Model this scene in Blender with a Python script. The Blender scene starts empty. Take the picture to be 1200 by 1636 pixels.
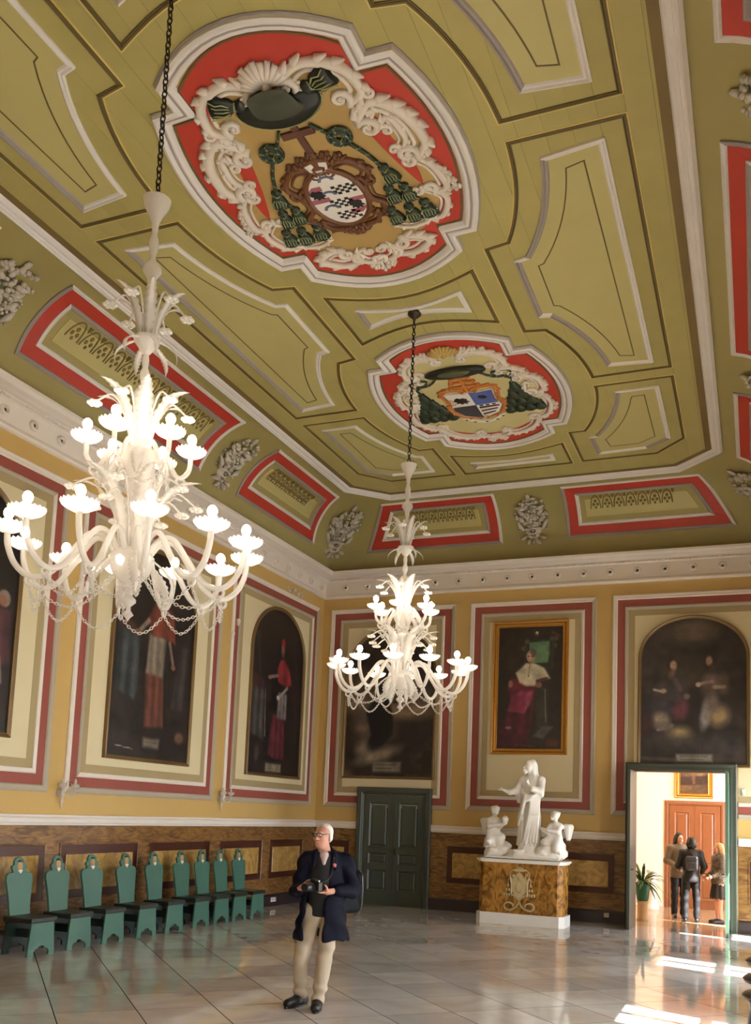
import bpy, math, random
import numpy as np
from mathutils import Matrix, Vector

random.seed(7)
scene = bpy.context.scene
COL = scene.collection
PI = math.pi

# ------------------------------------------------------------------ camera
CAM_H = 1.9
F_PX, PP_X, PP_Y = 1481.17, 603.9, 1134.73
yaw, pitch, roll = -0.38923, 0.11149, 0.03962
fwd = Vector((math.sin(yaw) * math.cos(pitch), math.cos(yaw) * math.cos(pitch), math.sin(pitch)))
rgt0 = Vector((math.cos(yaw), -math.sin(yaw), 0))
up0 = rgt0.cross(fwd)
rgt = math.cos(roll) * rgt0 + math.sin(roll) * up0
upv = -math.sin(roll) * rgt0 + math.cos(roll) * up0
cd = bpy.data.cameras.new('camera')
cam = bpy.data.objects.new('camera', cd)
COL.objects.link(cam)
m = Matrix.Identity(4)
for i in range(3):
    m[i][0], m[i][1], m[i][2] = rgt[i], upv[i], -fwd[i]
m[0][3], m[1][3], m[2][3] = 0, 0, CAM_H
cam.matrix_world = m
cd.sensor_fit = 'HORIZONTAL'
cd.sensor_width = 36
cd.lens = 36 * F_PX / 1200
cd.shift_x = (600 - PP_X) / 1200
cd.shift_y = (PP_Y - 818) / 1200
cd.clip_start = 0.05
scene.camera = cam

# ------------------------------------------------------------------ light, exposure
SUN_DIR = Vector((-1, 0.4, -1.33)).normalized()
SUN_E, SKY_E, BULB_E = 60.0, 118.0, 115.0
w = bpy.data.worlds.new('sky')
scene.world = w
w.use_nodes = True
wn = w.node_tree
wn.nodes.clear()
wo = wn.nodes.new('ShaderNodeOutputWorld')
wb = wn.nodes.new('ShaderNodeBackground')
ws = wn.nodes.new('ShaderNodeTexSky')
ws.sky_type = 'HOSEK_WILKIE'
ws.sun_direction = -SUN_DIR
ws.turbidity = 3.5
ws.ground_albedo = 0.5
wb.inputs['Strength'].default_value = SKY_E
wh = wn.nodes.new('ShaderNodeHueSaturation')
wh.inputs['Saturation'].default_value = 0.45
wn.links.new(ws.outputs[0], wh.inputs['Color'])
wn.links.new(wh.outputs[0], wb.inputs['Color'])
wn.links.new(wb.outputs[0], wo.inputs['Surface'])
sl = bpy.data.lights.new('sun', 'SUN')
sl.energy = SUN_E
sl.color = (1, 0.95, 0.86)
sl.angle = 0.01
so = bpy.data.objects.new('sun', sl)
COL.objects.link(so)
so.rotation_euler = SUN_DIR.to_track_quat('-Z', 'Y').to_euler()
so.location = (12, 6, 14)
vs = scene.view_settings
scene.display_settings.display_device = 'sRGB'
vs.view_transform = 'Standard'
vs.look = 'None'
vs.gamma = 1
vs.use_curve_mapping = False
vs.exposure = -0.25

# ------------------------------------------------------------------ helpers
def lin(c):
    return tuple(((v / 255) / 12.92 if v <= 10 else ((v / 255 + 0.055) / 1.055) ** 2.4) for v in c)

MATS = {}
def mat(name, rgb, rough=0.6, metal=0.0, var=0.0, vscale=3.0, rgb2=None, bump=0.0, bscale=60.0, spec=0.5,
        emit=0.0, trans=0.0, rand=0.0, stretch=None, kind='noise', coat=0.0, sub=0.0):
    """Procedural material: base colour mixed with a second one by noise, optional per-object variation and bump."""
    if name in MATS:
        return MATS[name]
    M = bpy.data.materials.new(name)
    M.use_nodes = True
    nt = M.node_tree
    b = nt.nodes['Principled BSDF']
    c = lin(rgb)
    b.inputs['Base Color'].default_value = (*c, 1)
    b.inputs['Roughness'].default_value = rough
    b.inputs['Metallic'].default_value = metal
    b.inputs['Specular IOR Level'].default_value = spec
    b.inputs['Coat Weight'].default_value = coat
    b.inputs['Transmission Weight'].default_value = trans
    if sub:
        b.inputs['Subsurface Weight'].default_value = sub
        b.inputs['Subsurface Radius'].default_value = (0.03, 0.02, 0.015)
    if emit:
        b.inputs['Emission Color'].default_value = (*c, 1)
        b.inputs['Emission Strength'].default_value = emit
    src = None
    tc = nt.nodes.new('ShaderNodeTexCoord')
    mp = nt.nodes.new('ShaderNodeMapping')
    nt.links.new(tc.outputs['Object'], mp.inputs[0])
    if stretch:
        mp.inputs['Scale'].default_value = stretch
    if var or rgb2:
        if kind == 'vein':
            n = nt.nodes.new('ShaderNodeTexNoise')
            n.inputs['Scale'].default_value = vscale
            n.inputs['Detail'].default_value = 9
            n.inputs['Distortion'].default_value = 1.6
            rp = nt.nodes.new('ShaderNodeValToRGB')
            e = rp.color_ramp.elements
            e[0].position, e[1].position = 0.36, 0.66
            e[0].color, e[1].color = (0, 0, 0, 1), (1, 1, 1, 1)
            nt.links.new(mp.outputs[0], n.inputs['Vector'])
            nt.links.new(n.outputs['Fac'], rp.inputs[0])
            fac = rp.outputs[0]
        else:
            n = nt.nodes.new('ShaderNodeTexNoise')
            n.inputs['Scale'].default_value = vscale
            n.inputs['Detail'].default_value = 6
            nt.links.new(mp.outputs[0], n.inputs['Vector'])
            fac = n.outputs['Fac']
        mx = nt.nodes.new('ShaderNodeMix')
        mx.data_type = 'RGBA'
        c2 = lin(rgb2) if rgb2 else tuple(v * (1 - var) for v in c)
        c1 = c if rgb2 else tuple(v * (1 + var) for v in c)
        mx.inputs[6].default_value = (*c1, 1)
        mx.inputs[7].default_value = (*c2, 1)
        nt.links.new(fac, mx.inputs[0])
        src = mx.outputs[2]
    if rand:
        oi = nt.nodes.new('ShaderNodeObjectInfo')
        mr = nt.nodes.new('ShaderNodeMapRange')
        mr.inputs[3].default_value, mr.inputs[4].default_value = 1 - rand, 1 + rand
        nt.links.new(oi.outputs['Random'], mr.inputs[0])
        hs = nt.nodes.new('ShaderNodeHueSaturation')
        hs.inputs['Color'].default_value = (*c, 1)
        if src:
            nt.links.new(src, hs.inputs['Color'])
        nt.links.new(mr.outputs[0], hs.inputs['Value'])
        src = hs.outputs[0]
    if src:
        nt.links.new(src, b.inputs['Base Color'])
    if bump:
        n2 = nt.nodes.new('ShaderNodeTexNoise')
        n2.inputs['Scale'].default_value = bscale
        n2.inputs['Detail'].default_value = 3
        bp = nt.nodes.new('ShaderNodeBump')
        bp.inputs['Strength'].default_value = bump
        bp.inputs['Distance'].default_value = 0.01
        nt.links.new(mp.outputs[0], n2.inputs['Vector'])
        nt.links.new(n2.outputs['Fac'], bp.inputs['Height'])
        nt.links.new(bp.outputs[0], b.inputs['Normal'])
    MATS[name] = M
    return M

def paint_mat():
    if 'oil_paint' in MATS:
        return MATS['oil_paint']
    M = mat('oil_paint', (40, 35, 30), 0.42, bump=0.15, bscale=90)
    nt = M.node_tree
    a = nt.nodes.new('ShaderNodeVertexColor')
    a.layer_name = 'Col'
    nt.links.new(a.outputs[0], nt.nodes['Principled BSDF'].inputs['Base Color'])
    return M

def new_obj(name, me, parent=None, loc=None, rot=None):
    o = bpy.data.objects.new(name, me)
    COL.objects.link(o)
    if parent is not None:
        o.parent = parent
    if loc is not None:
        o.location = loc
    if rot is not None:
        o.rotation_euler = rot
    return o

def thing(name, label, cat, loc=(0, 0, 0), rz=0.0, group=None):
    o = new_obj(name, None, None, loc, (0, 0, rz))
    o.empty_display_size = 0.1
    return tag(o, label, cat, group)

def tag(o, label, cat, group=None):
    o['label'] = label
    o['category'] = cat
    if group:
        o['group'] = group
    return o

def struct(o):
    o['kind'] = 'structure'
    return o

def copy_tree(o, parent=None):
    c = o.copy()
    COL.objects.link(c)
    if parent is not None:
        c.parent = parent
    for ch in list(o.children):
        copy_tree(ch, c)
    return c

def norm(v):
    v = np.asarray(v, float)
    return v / (np.linalg.norm(v) + 1e-12)

class MB:
    """Mesh builder: collects shapes, builds ONE mesh object. xf maps local (u,v,w) to space."""
    def __init__(s, xf=None):
        s.v, s.f, s.mi, s.xf, s.m = [], [], [], xf, 0
    def add(s, vs_, fs):
        k = len(s.v)
        if s.xf:
            vs_ = [s.xf(*p) for p in vs_]
        s.v.extend(tuple(map(float, p)) for p in vs_)
        for f in fs:
            s.f.append(tuple(i + k for i in f))
            s.mi.append(s.m)
        return s
    def box(s, x0, x1, y0, y1, z0, z1):
        return s.add([(x0, y0, z0), (x1, y0, z0), (x1, y1, z0), (x0, y1, z0), (x0, y0, z1), (x1, y0, z1), (x1, y1, z1), (x0, y1, z1)],
                     [(0, 3, 2, 1), (4, 5, 6, 7), (0, 1, 5, 4), (1, 2, 6, 5), (2, 3, 7, 6), (3, 0, 4, 7)])
    def bbox(s, x0, x1, y0, y1, z0, z1, b=0.006):
        """bevelled box"""
        vs_ = []
        for (z, i) in ((z0, b), (z0 + b, 0), (z1 - b, 0), (z1, b)):
            vs_ += [(x0 + i, y0 + i, z), (x1 - i, y0 + i, z), (x1 - i, y1 - i, z), (x0 + i, y1 - i, z)]
        fs = [(3, 2, 1, 0), (12, 13, 14, 15)]
        for r in range(3):
            for k in range(4):
                a, c = r * 4 + k, r * 4 + (k + 1) % 4
                fs.append((a, c, c + 4, a + 4))
        return s.add(vs_, fs)
    def prism(s, poly, w0, w1, inset=0.0):
        """polygon in (u,v) extruded along w, optional bevelled top"""
        n = len(poly)
        top = poly if not inset else offset(poly, inset, True)
        vs_ = [(p[0], p[1], w0) for p in poly] + [(p[0], p[1], w1) for p in top]
        fs = [tuple(range(n))[::-1], tuple(range(n, 2 * n))]
        fs += [(i, (i + 1) % n, n + (i + 1) % n, n + i) for i in range(n)]
        return s.add(vs_, fs)
    def plate(s, poly, w):
        return s.add([(p[0], p[1], w) for p in poly], [tuple(range(len(poly)))])
    def sweep(s, path, prof, closed=True, segm=None, dn=None):
        """profile [(inset, height)] swept along a 2-D path with mitred corners; positive inset = left of travel"""
        P = len(prof)
        rings = [offset(path, d, closed) for d, _ in prof]
        if dn:
            rings = [dn(r) for r in rings]
        n = len(rings[0])
        vs_ = [(rings[j][i][0], rings[j][i][1], prof[j][1]) for i in range(n) for j in range(P)]
        k = len(s.v)
        s.add(vs_, [])
        for i in range(n if closed else n - 1):
            a, b = i * P, ((i + 1) % n) * P
            for j in range(P - 1):
                s.f.append((k + a + j, k + b + j, k + b + j + 1, k + a + j + 1))
                s.mi.append(segm[i % len(segm)] if segm else s.m)
        if not closed:
            s.f.append(tuple(k + j for j in range(P)))
            s.f.append(tuple(k + (n - 1) * P + j for j in range(P))[::-1])
            s.mi += [0, 0]
        return s
    def lathe(s, prof, n=16, c=(0, 0, 0), axis='z', phase=0.0, sq=1.0):
        """prof [(r,z)] around an axis"""
        vs_, fs = [], []
        for r, z in prof:
            for k in range(n):
                a = 2 * PI * k / n + phase
                x, y = r * math.cos(a), r * math.sin(a) * sq
                p = (x, y, z) if axis == 'z' else ((x, z, y) if axis == 'y' else (z, x, y))
                vs_.append((c[0] + p[0], c[1] + p[1], c[2] + p[2]))
        for i in range(len(prof) - 1):
            for k in range(n):
                a, b = i * n + k, i * n + (k + 1) % n
                fs.append((a, b, b + n, a + n))
        if prof[0][0] > 1e-4:
            fs.append(tuple(range(n))[::-1])
        if prof[-1][0] > 1e-4:
            fs.append(tuple(range((len(prof) - 1) * n, len(prof) * n)))
        return s.add(vs_, fs)
    def tube(s, pts, r, n=8, caps=True, flat=1.0, nrm=None):
        """round tube through points; r number or list; flat squashes along nrm"""
        pts = [np.asarray(p, float) for p in pts]
        m_ = len(pts)
        rs = r if isinstance(r, (list, tuple, np.ndarray)) else [r] * m_
        t0 = norm(pts[1] - pts[0])
        ref = np.array([0, 0, 1.0]) if nrm is None else np.asarray(nrm, float)
        if abs(t0 @ ref) > 0.95:
            ref = np.array([1.0, 0, 0])
        a = norm(ref - (ref @ t0) * t0)
        vs_, fs = [], []
        for i in range(m_):
            t = norm(pts[min(i + 1, m_ - 1)] - pts[max(i - 1, 0)])
            a = norm(a - (a @ t) * t)
            b = np.cross(t, a)
            for k in range(n):
                th = 2 * PI * k / n
                vs_.append(pts[i] + rs[i] * (math.cos(th) * a * flat + math.sin(th) * b))
        for i in range(m_ - 1):
            for k in range(n):
                p, q = i * n + k, i * n + (k + 1) % n
                fs.append((p, q, q + n, p + n))
        if caps:
            fs.append(tuple(range(n))[::-1])
            fs.append(tuple(range((m_ - 1) * n, m_ * n)))
        return s.add(vs_, fs)
    def ball(s, c, r, n=10, m_=6):
        rx, ry, rz = (r, r, r) if not isinstance(r, (tuple, list)) else r
        vs_, fs = [], []
        for i in range(m_ + 1):
            ph = PI * i / m_
            for k in range(n):
                a = 2 * PI * k / n
                vs_.append((c[0] + rx * math.sin(ph) * math.cos(a), c[1] + ry * math.sin(ph) * math.sin(a), c[2] + rz * math.cos(ph)))
        for i in range(m_):
            for k in range(n):
                p, q = i * n + k, i * n + (k + 1) % n
                fs.append((p, p + n, q + n, q))
        return s.add(vs_, fs)
    def torus(s, c, R, r, ax=(0, 0, 1), n=12, k_=6, sx=1.0):
        ax = norm(ax)
        e = np.array([1.0, 0, 0]) if abs(ax[0]) < 0.9 else np.array([0, 1.0, 0])
        a = norm(np.cross(ax, e)); b = np.cross(ax, a)
        vs_, fs = [], []
        for i in range(n):
            th = 2 * PI * i / n
            d = math.cos(th) * a * sx + math.sin(th) * b
            for j in range(k_):
                ph = 2 * PI * j / k_
                vs_.append(np.asarray(c) + d * R + r * (math.cos(ph) * norm(d) + math.sin(ph) * ax))
        for i in range(n):
            for j in range(k_):
                fs.append((i * k_ + j, ((i + 1) % n) * k_ + j, ((i + 1) % n) * k_ + (j + 1) % k_, i * k_ + (j + 1) % k_))
        return s.add(vs_, fs)
    def mesh(s, name, mats, smooth=False):
        me = bpy.data.meshes.new(name)
        me.from_pydata(s.v, [], s.f)
        for mm in (mats if isinstance(mats, (list, tuple)) else [mats]):
            me.materials.append(mm)
        if any(s.mi):
            me.polygons.foreach_set('material_index', s.mi)
        if smooth:
            me.polygons.foreach_set('use_smooth', [True] * len(s.f))
            if smooth != 'all':
                try:
                    me.set_sharp_from_angle(angle=math.radians(50))
                except Exception:
                    pass
        me.update()
        return me
    def build(s, name, mats, parent=None, smooth=False, loc=None, rot=None):
        return new_obj(name, s.mesh(name, mats, smooth), parent, loc, rot)

def offset(path, d, closed=True):
    """shift a 2-D polyline to its left by d with mitres"""
    if abs(d) < 1e-9:
        return [tuple(p[:2]) for p in path]
    n = len(path)
    out = []
    for i in range(n):
        p = np.array(path[i][:2], float)
        if closed or i > 0:
            a = norm(p - np.array(path[i - 1][:2], float))
        else:
            a = None
        if closed or i < n - 1:
            b = norm(np.array(path[(i + 1) % n][:2], float) - p)
        else:
            b = None
        if a is None: a = b
        if b is None: b = a
        na, nb = np.array([-a[1], a[0]]), np.array([-b[1], b[0]])
        mm = na + nb
        l2 = mm @ mm
        k = 2 * d / max(l2, 0.35)
        out.append(tuple(p + mm * k))
    return out

def arc(cx, cy, rx, ry, a0, a1, n):
    return [(cx + rx * math.cos(math.radians(a0 + (a1 - a0) * i / n)), cy + ry * math.sin(math.radians(a0 + (a1 - a0) * i / n))) for i in range(n + 1)]

def rect(u0, u1, v0, v1):
    return [(u0, v0), (u1, v0), (u1, v1), (u0, v1)]

def spline(pts, n=6):
    """Catmull-Rom through points"""
    P = [np.asarray(p, float) for p in pts]
    P = [2 * P[0] - P[1]] + P + [2 * P[-1] - P[-2]]
    out = []
    for i in range(1, len(P) - 2):
        for k in range(n):
            t = k / n
            out.append(0.5 * ((2 * P[i]) + (P[i + 1] - P[i - 1]) * t + (2 * P[i - 1] - 5 * P[i] + 4 * P[i + 1] - P[i + 2]) * t * t
                              + (3 * P[i] - P[i - 1] - 3 * P[i + 1] + P[i + 2]) * t ** 3))
    out.append(P[-2])
    return out

def clip_poly(poly, x0, x1, y0, y1):
    for ax, lim, sg in ((0, x0, 1), (0, x1, -1), (1, y0, 1), (1, y1, -1)):
        out = []
        for i in range(len(poly)):
            p, q = poly[i], poly[(i + 1) % len(poly)]
            ip, iq = sg * (p[ax] - lim) >= 0, sg * (q[ax] - lim) >= 0
            if ip:
                out.append(p)
            if ip != iq:
                t = (lim - p[ax]) / (q[ax] - p[ax])
                out.append((p[0] + t * (q[0] - p[0]), p[1] + t * (q[1] - p[1])))
        poly = out
        if len(poly) < 3:
            return []
    return poly

# ---- organic bodies: signed distance field + surface nets
class SDF:
    def __init__(s, lo, hi, h):
        s.lo, s.h = np.array(lo, float), h
        n = np.ceil((np.array(hi) - s.lo) / h).astype(int) + 1
        s.ax = [s.lo[i] + h * np.arange(n[i]) for i in range(3)]
        s.D = np.full(n, 1.0, np.float32)
    def _blk(s, lo, hi):
        sl_ = []
        for i in range(3):
            a = int(np.clip((lo[i] - s.lo[i]) / s.h, 0, s.D.shape[i] - 1))
            b = int(np.clip((hi[i] - s.lo[i]) / s.h + 2, a + 1, s.D.shape[i]))
            sl_.append(slice(a, b))
        sl_ = tuple(sl_)
        g = np.meshgrid(*[s.ax[i][sl_[i]] for i in range(3)], indexing='ij')
        return sl_, g
    def _mix(s, sl_, d, k, sub=False):
        D = s.D[sl_]
        if sub:
            d = -d
            h_ = np.clip(0.5 - 0.5 * (D - d) / k, 0, 1)
            s.D[sl_] = D * (1 - h_) + d * h_ + k * h_ * (1 - h_)
        else:
            h_ = np.clip(0.5 + 0.5 * (d - D) / k, 0, 1)
            s.D[sl_] = d * (1 - h_) + D * h_ - k * h_ * (1 - h_)
    def cone(s, a, b, r1, r2, k=0.03, sub=False, flat=None):
        """tapered capsule; flat=(fx,fy,fz) stretches distances"""
        a, b = np.array(a, float), np.array(b, float)
        m_ = max(r1, r2) * 1.8 + k + 0.02
        sl_, (X, Y, Z) = s._blk(np.minimum(a, b) - m_, np.maximum(a, b) + m_)
        f = np.array(flat if flat else (1, 1, 1), float)
        d = (b - a) * f
        L2 = max(d @ d, 1e-9)
        px, py, pz = (X - a[0]) * f[0], (Y - a[1]) * f[1], (Z - a[2]) * f[2]
        t = np.clip((px * d[0] + py * d[1] + pz * d[2]) / L2, 0, 1)
        q = np.sqrt((px - t * d[0]) ** 2 + (py - t * d[1]) ** 2 + (pz - t * d[2]) ** 2)
        s._mix(sl_, q - (r1 + (r2 - r1) * t), k, sub)
        return s
    def chain(s, pts, rs, k=0.03):
        for i in range(len(pts) - 1):
            s.cone(pts[i], pts[i + 1], rs[i], rs[i + 1], k)
        return s
    def ell(s, c, r, k=0.03, sub=False, R=None):
        c, r = np.array(c, float), np.array(r, float)
        m_ = r.max() + k + 0.02
        sl_, (X, Y, Z) = s._blk(c - m_, c + m_)
        p = [X - c[0], Y - c[1], Z - c[2]]
        if R is not None:
            R = np.array(R)
            p = [R[0, i] * p[0] + R[1, i] * p[1] + R[2, i] * p[2] for i in range(3)]
        k0 = np.sqrt((p[0] / r[0]) ** 2 + (p[1] / r[1]) ** 2 + (p[2] / r[2]) ** 2)
        k1 = np.sqrt((p[0] / r[0] ** 2) ** 2 + (p[1] / r[1] ** 2) ** 2 + (p[2] / r[2] ** 2) ** 2)
        s._mix(sl_, np.where(k1 > 1e-6, k0 * (k0 - 1) / np.maximum(k1, 1e-6), -r.min()), k, sub)
        return s
    def box(s, c, r, e=0.01, k=0.01, sub=False, R=None):
        c, r = np.array(c, float), np.array(r, float)
        m_ = np.linalg.norm(r) + k + e + 0.02
        sl_, (X, Y, Z) = s._blk(c - m_, c + m_)
        p = [X - c[0], Y - c[1], Z - c[2]]
        if R is not None:
            R = np.array(R)
            p = [R[0, i] * p[0] + R[1, i] * p[1] + R[2, i] * p[2] for i in range(3)]
        q = [np.abs(p[i]) - (r[i] - e) for i in range(3)]
        d = np.sqrt(sum(np.maximum(t, 0) ** 2 for t in q)) + np.minimum(np.maximum(np.maximum(q[0], q[1]), q[2]), 0) - e
        s._mix(sl_, d, k, sub)
        return s
    def warp(s, fn):
        """add fn(X,Y,Z) to the field (folds, wrinkles)"""
        X, Y, Z = np.meshgrid(*s.ax, indexing='ij')
        s.D = s.D + fn(X, Y, Z).astype(np.float32)
        return s
    def mesh(s, name, m_):
        D = s.D.copy()
        for i in range(3):
            sl_ = [slice(None)] * 3
            for q in (0, -1):
                sl_[i] = q
                D[tuple(sl_)] = np.maximum(D[tuple(sl_)], 0.01)
        S = D < 0
        nx, ny, nz = D.shape
        cnt = np.zeros((nx - 1, ny - 1, nz - 1), np.int32)
        acc = np.zeros((nx - 1, ny - 1, nz - 1, 3))
        cor = [(i, j, k) for i in (0, 1) for j in (0, 1) for k in (0, 1)]
        for a in cor:
            for ax in range(3):
                if a[ax]:
                    continue
                b = list(a); b[ax] = 1
                A = D[a[0]:nx - 1 + a[0], a[1]:ny - 1 + a[1], a[2]:nz - 1 + a[2]]
                B = D[b[0]:nx - 1 + b[0], b[1]:ny - 1 + b[1], b[2]:nz - 1 + b[2]]
                mk = (A < 0) != (B < 0)
                t = np.where(mk, A / np.where(mk, A - B, 1), 0)
                cnt += mk
                for c in range(3):
                    acc[..., c] += np.where(mk, (a[c] + t) if c == ax else a[c], 0)
        act = cnt > 0
        idx = np.full(act.shape, -1, np.int64)
        idx[act] = np.arange(act.sum())
        ii = np.argwhere(act)
        V = s.lo + s.h * (ii + acc[act] / cnt[act][:, None])
        F = []
        for ax in range(3):
            o = [(1, 2), (2, 0), (0, 1)][ax]
            sl0 = [slice(1, -1)] * 3; sl1 = [slice(1, -1)] * 3
            sl0[ax] = slice(0, -1); sl1[ax] = slice(1, None)
            A, B = S[tuple(sl0)], S[tuple(sl1)]
            for e, flip in ((A & ~B, False), (~A & B, True)):
                p = np.argwhere(e)
                if not len(p):
                    continue
                off = np.ones(3, int); off[ax] = 0
                p = p + off
                q = []
                for du, dv in ((-1, -1), (0, -1), (0, 0), (-1, 0)):
                    r = p.copy(); r[:, o[0]] += du; r[:, o[1]] += dv
                    q.append(idx[r[:, 0], r[:, 1], r[:, 2]])
                q = np.stack(q, 1)
                F.append(q[:, ::-1] if flip else q)
        F = np.concatenate(F)
        # one light smoothing pass
        for lam in (0.5, 0.4):
            nb = np.zeros_like(V); ct = np.zeros(len(V))
            for k in range(4):
                a, b = F[:, k], F[:, (k + 1) % 4]
                np.add.at(nb, a, V[b]); np.add.at(nb, b, V[a])
                np.add.at(ct, a, 1); np.add.at(ct, b, 1)
            V = V * (1 - lam) + lam * nb / ct[:, None]
        me = bpy.data.meshes.new(name)
        me.from_pydata(V.tolist(), [], F.tolist())
        me.polygons.foreach_set('use_smooth', [True] * len(F))
        me.materials.append(m_)
        me.update()
        return me
    def build(s, name, m_, parent=None, loc=None, rot=None):
        return new_obj(name, s.mesh(name, m_), parent, loc, rot)

# ------------------------------------------------------------------ room constants and materials
LW, RW, BW, FW, CH, CX = -8.96, 0.76, 18.45, -2.65, 8.4, -4.08
def P_left(u, v, w): return (LW + w, u, v)
def P_back(u, v, w): return (u, BW - w, v)
def P_right(u, v, w): return (RW - w, u, v)
def P_ceil(u, v, w): return (CX + u, v, CH - w)
def cove_oz(v, w=0.0):
    th = v / 1.21
    no, nz = math.cos(th), -math.sin(th)
    return 0.1 + 1.22 * (1 - math.cos(th)) + w * no, 7.2 + 1.2 * math.sin(th) + w * nz
def V_left(u, v, w):
    o, z = cove_oz(v, w); return (LW + o, u, z)
def V_right(u, v, w):
    o, z = cove_oz(v, w); return (RW - o, u, z)
def V_back(u, v, w):
    o, z = cove_oz(v, w); return (u, BW - o, z)
def chamf(v): return 0.7 * v / 1.9
def V_corner(sx):
    """left-back (sx=1) / right-back (sx=-1) corner facet: u runs along the chamfer"""
    def f(u, v, w):
        o, z = cove_oz(v, 0)
        th = v / 1.21
        c = chamf(v)
        x, y = o + c / 2, o + c / 2
        x += u * 0.7071; y -= u * 0.7071
        x += w * math.cos(th) * 0.7071; y += w * math.cos(th) * 0.7071
        z -= w * math.sin(th)
        return ((LW + x) if sx > 0 else (RW - x), BW - y, z)
    return f

m_mustard = mat('mustard_paint', (198, 164, 98), 0.62, var=0.06, vscale=1.2, bump=0.05)
m_cream = mat('cream_paint', (220, 206, 168), 0.65, var=0.04, vscale=2)
m_wred = mat('dull_red_paint', (148, 74, 62), 0.6, var=0.08, vscale=3)
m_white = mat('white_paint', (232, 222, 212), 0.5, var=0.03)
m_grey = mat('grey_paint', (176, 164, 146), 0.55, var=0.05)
m_taupe = mat('taupe_paint', (168, 149, 108), 0.62, var=0.05)
m_olive = mat('olive_paint', (166, 154, 92), 0.62, var=0.10, vscale=2.5, rand=0.05)
m_olive2 = mat('light_olive_paint', (182, 171, 112), 0.5, var=0.06, vscale=2.5)
m_cove = mat('cove_paint', (155, 142, 86), 0.62, var=0.10, vscale=2.0)
m_dark = mat('dark_olive_line', (96, 80, 38), 0.6)
m_gold_line = mat('pale_gold_line', (206, 184, 108), 0.5)
m_cred = mat('bright_red_paint', (178, 54, 38), 0.55, var=0.08, vscale=3)
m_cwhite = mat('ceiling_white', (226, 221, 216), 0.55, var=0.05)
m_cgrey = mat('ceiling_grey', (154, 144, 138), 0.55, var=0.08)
m_marble = mat('brown_marble', (150, 110, 62), 0.3, rgb2=(92, 60, 32), vscale=3.2, kind='vein', stretch=(1, 1, 4), spec=0.5)
m_tan = mat('tan_marble', (196, 160, 92), 0.3, rgb2=(150, 112, 56), vscale=5, kind='vein')
m_rbrown = mat('red_brown_marble', (84, 44, 32), 0.3, rgb2=(58, 30, 24), vscale=8)
m_base = mat('dark_plum_baseboard', (52, 40, 44), 0.3, var=0.15)
m_tile = mat('floor_marble', (232, 228, 221), 0.07, rgb2=(214, 207, 197), vscale=1.3, kind='vein', rand=0.15, spec=0.6, coat=0.6)
m_grout = mat('grout', (58, 50, 44), 0.85, spec=0.0)
m_pink = mat('next_room_paint', (242, 226, 204), 0.6, var=0.02)

# ------------------------------------------------------------------ floor
fb = MB().box(LW - 0.3, RW + 0.3, FW - 0.3, 23.3, -0.3, -0.0006)
floor = struct(fb.build('floor', m_grout))
S2 = math.sqrt(2)
SP = 1.035
rest = MB()
ntile = 0
cand = []
for i in range(-14, 24):
    for j in range(-1, 33):
        # x+y in [i,i+1]*SP ; y-x in [.. j]*SP + 12.8 offset
        a0, a1 = i * SP, (i + 1) * SP
        b0, b1 = 12.8 + (j - 14) * SP, 12.8 + (j - 13) * SP
        g = 0.0075
        pts = [((a - b) / 2, (a + b) / 2) for a, b in ((a0 + g, b0 + g), (a1 - g, b0 + g), (a1 - g, b1 - g), (a0 + g, b1 - g))]
        pts = clip_poly(pts[::-1], LW + 0.001, RW - 0.001, FW + 0.001, BW - 0.001)
        if len(pts) >= 3:
            yc = sum(p[1] for p in pts) / len(pts)
            cand.append((yc, pts))
for yc, pts in cand:
    if yc > 6.2 and ntile < 295:
        o = MB().prism(pts, -0.0006, 0.0).build('tile', m_tile, floor)
        ntile += 1
    else:
        rest.prism(pts, -0.0006, 0.0)
ro = rest.build('tile_field', m_tile, floor)
ro['kind'] = 'stuff'
nf = MB().box(-4.2, 2.2, BW + 0.0, 23.2, -0.0006, 0.0).build('stone_slab', mat('hall_floor', (196, 170, 140), 0.12, rgb2=(170, 140, 108), vscale=2, kind='vein'), floor)

# ------------------------------------------------------------------ walls
WT = 7.25
wl = struct(MB().box(LW - 0.3, LW, FW - 0.3, BW + 0.3, 0, WT).build('wall_left', m_mustard))
D2 = (-2.17, -0.47, 2.93)
b = MB()
b.box(LW, D2[0], BW, BW + 0.3, 0, WT)
b.box(D2[1], RW + 0.3, BW, BW + 0.3, 0, WT)
b.box(D2[0], D2[1], BW, BW + 0.3, D2[2], WT)
wb_ = struct(b.build('wall_back', m_mustard))
wf = struct(MB().box(LW, RW + 0.3, FW - 0.3, FW, 0, WT).build('wall_front', m_mustard))
WIN = [0.8, 4.9, 9.0, 13.1, 17.2]
WZ0, WZ1, WHW = 0.12, 3.3, 0.56
b = MB()
ys = [FW]
for c in WIN:
    ys += [c - WHW, c + WHW]
ys.append(BW + 0.3)
for i in range(0, len(ys), 2):
    b.box(RW, RW + 0.45, ys[i], ys[i + 1], 0, WT)
for c in WIN:
    b.box(RW, RW + 0.45, c - WHW, c + WHW, 0, WZ0)
    b.box(RW, RW + 0.45, c - WHW, c + WHW, WZ1, WT)
wr = struct(b.build('wall_right', m_mustard))
m_wood_w = mat('window_frame_paint', (210, 205, 195), 0.45)
gm = bpy.data.materials.new('window_glass')
gm.use_nodes = True
nt = gm.node_tree
nt.nodes.clear()
o_ = nt.nodes.new('ShaderNodeOutputMaterial'); mx = nt.nodes.new('ShaderNodeMixShader')
tr = nt.nodes.new('ShaderNodeBsdfTransparent'); gl = nt.nodes.new('ShaderNodeBsdfGlossy')
gl.inputs['Roughness'].default_value = 0.03
mx.inputs[0].default_value = 0.07
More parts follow.
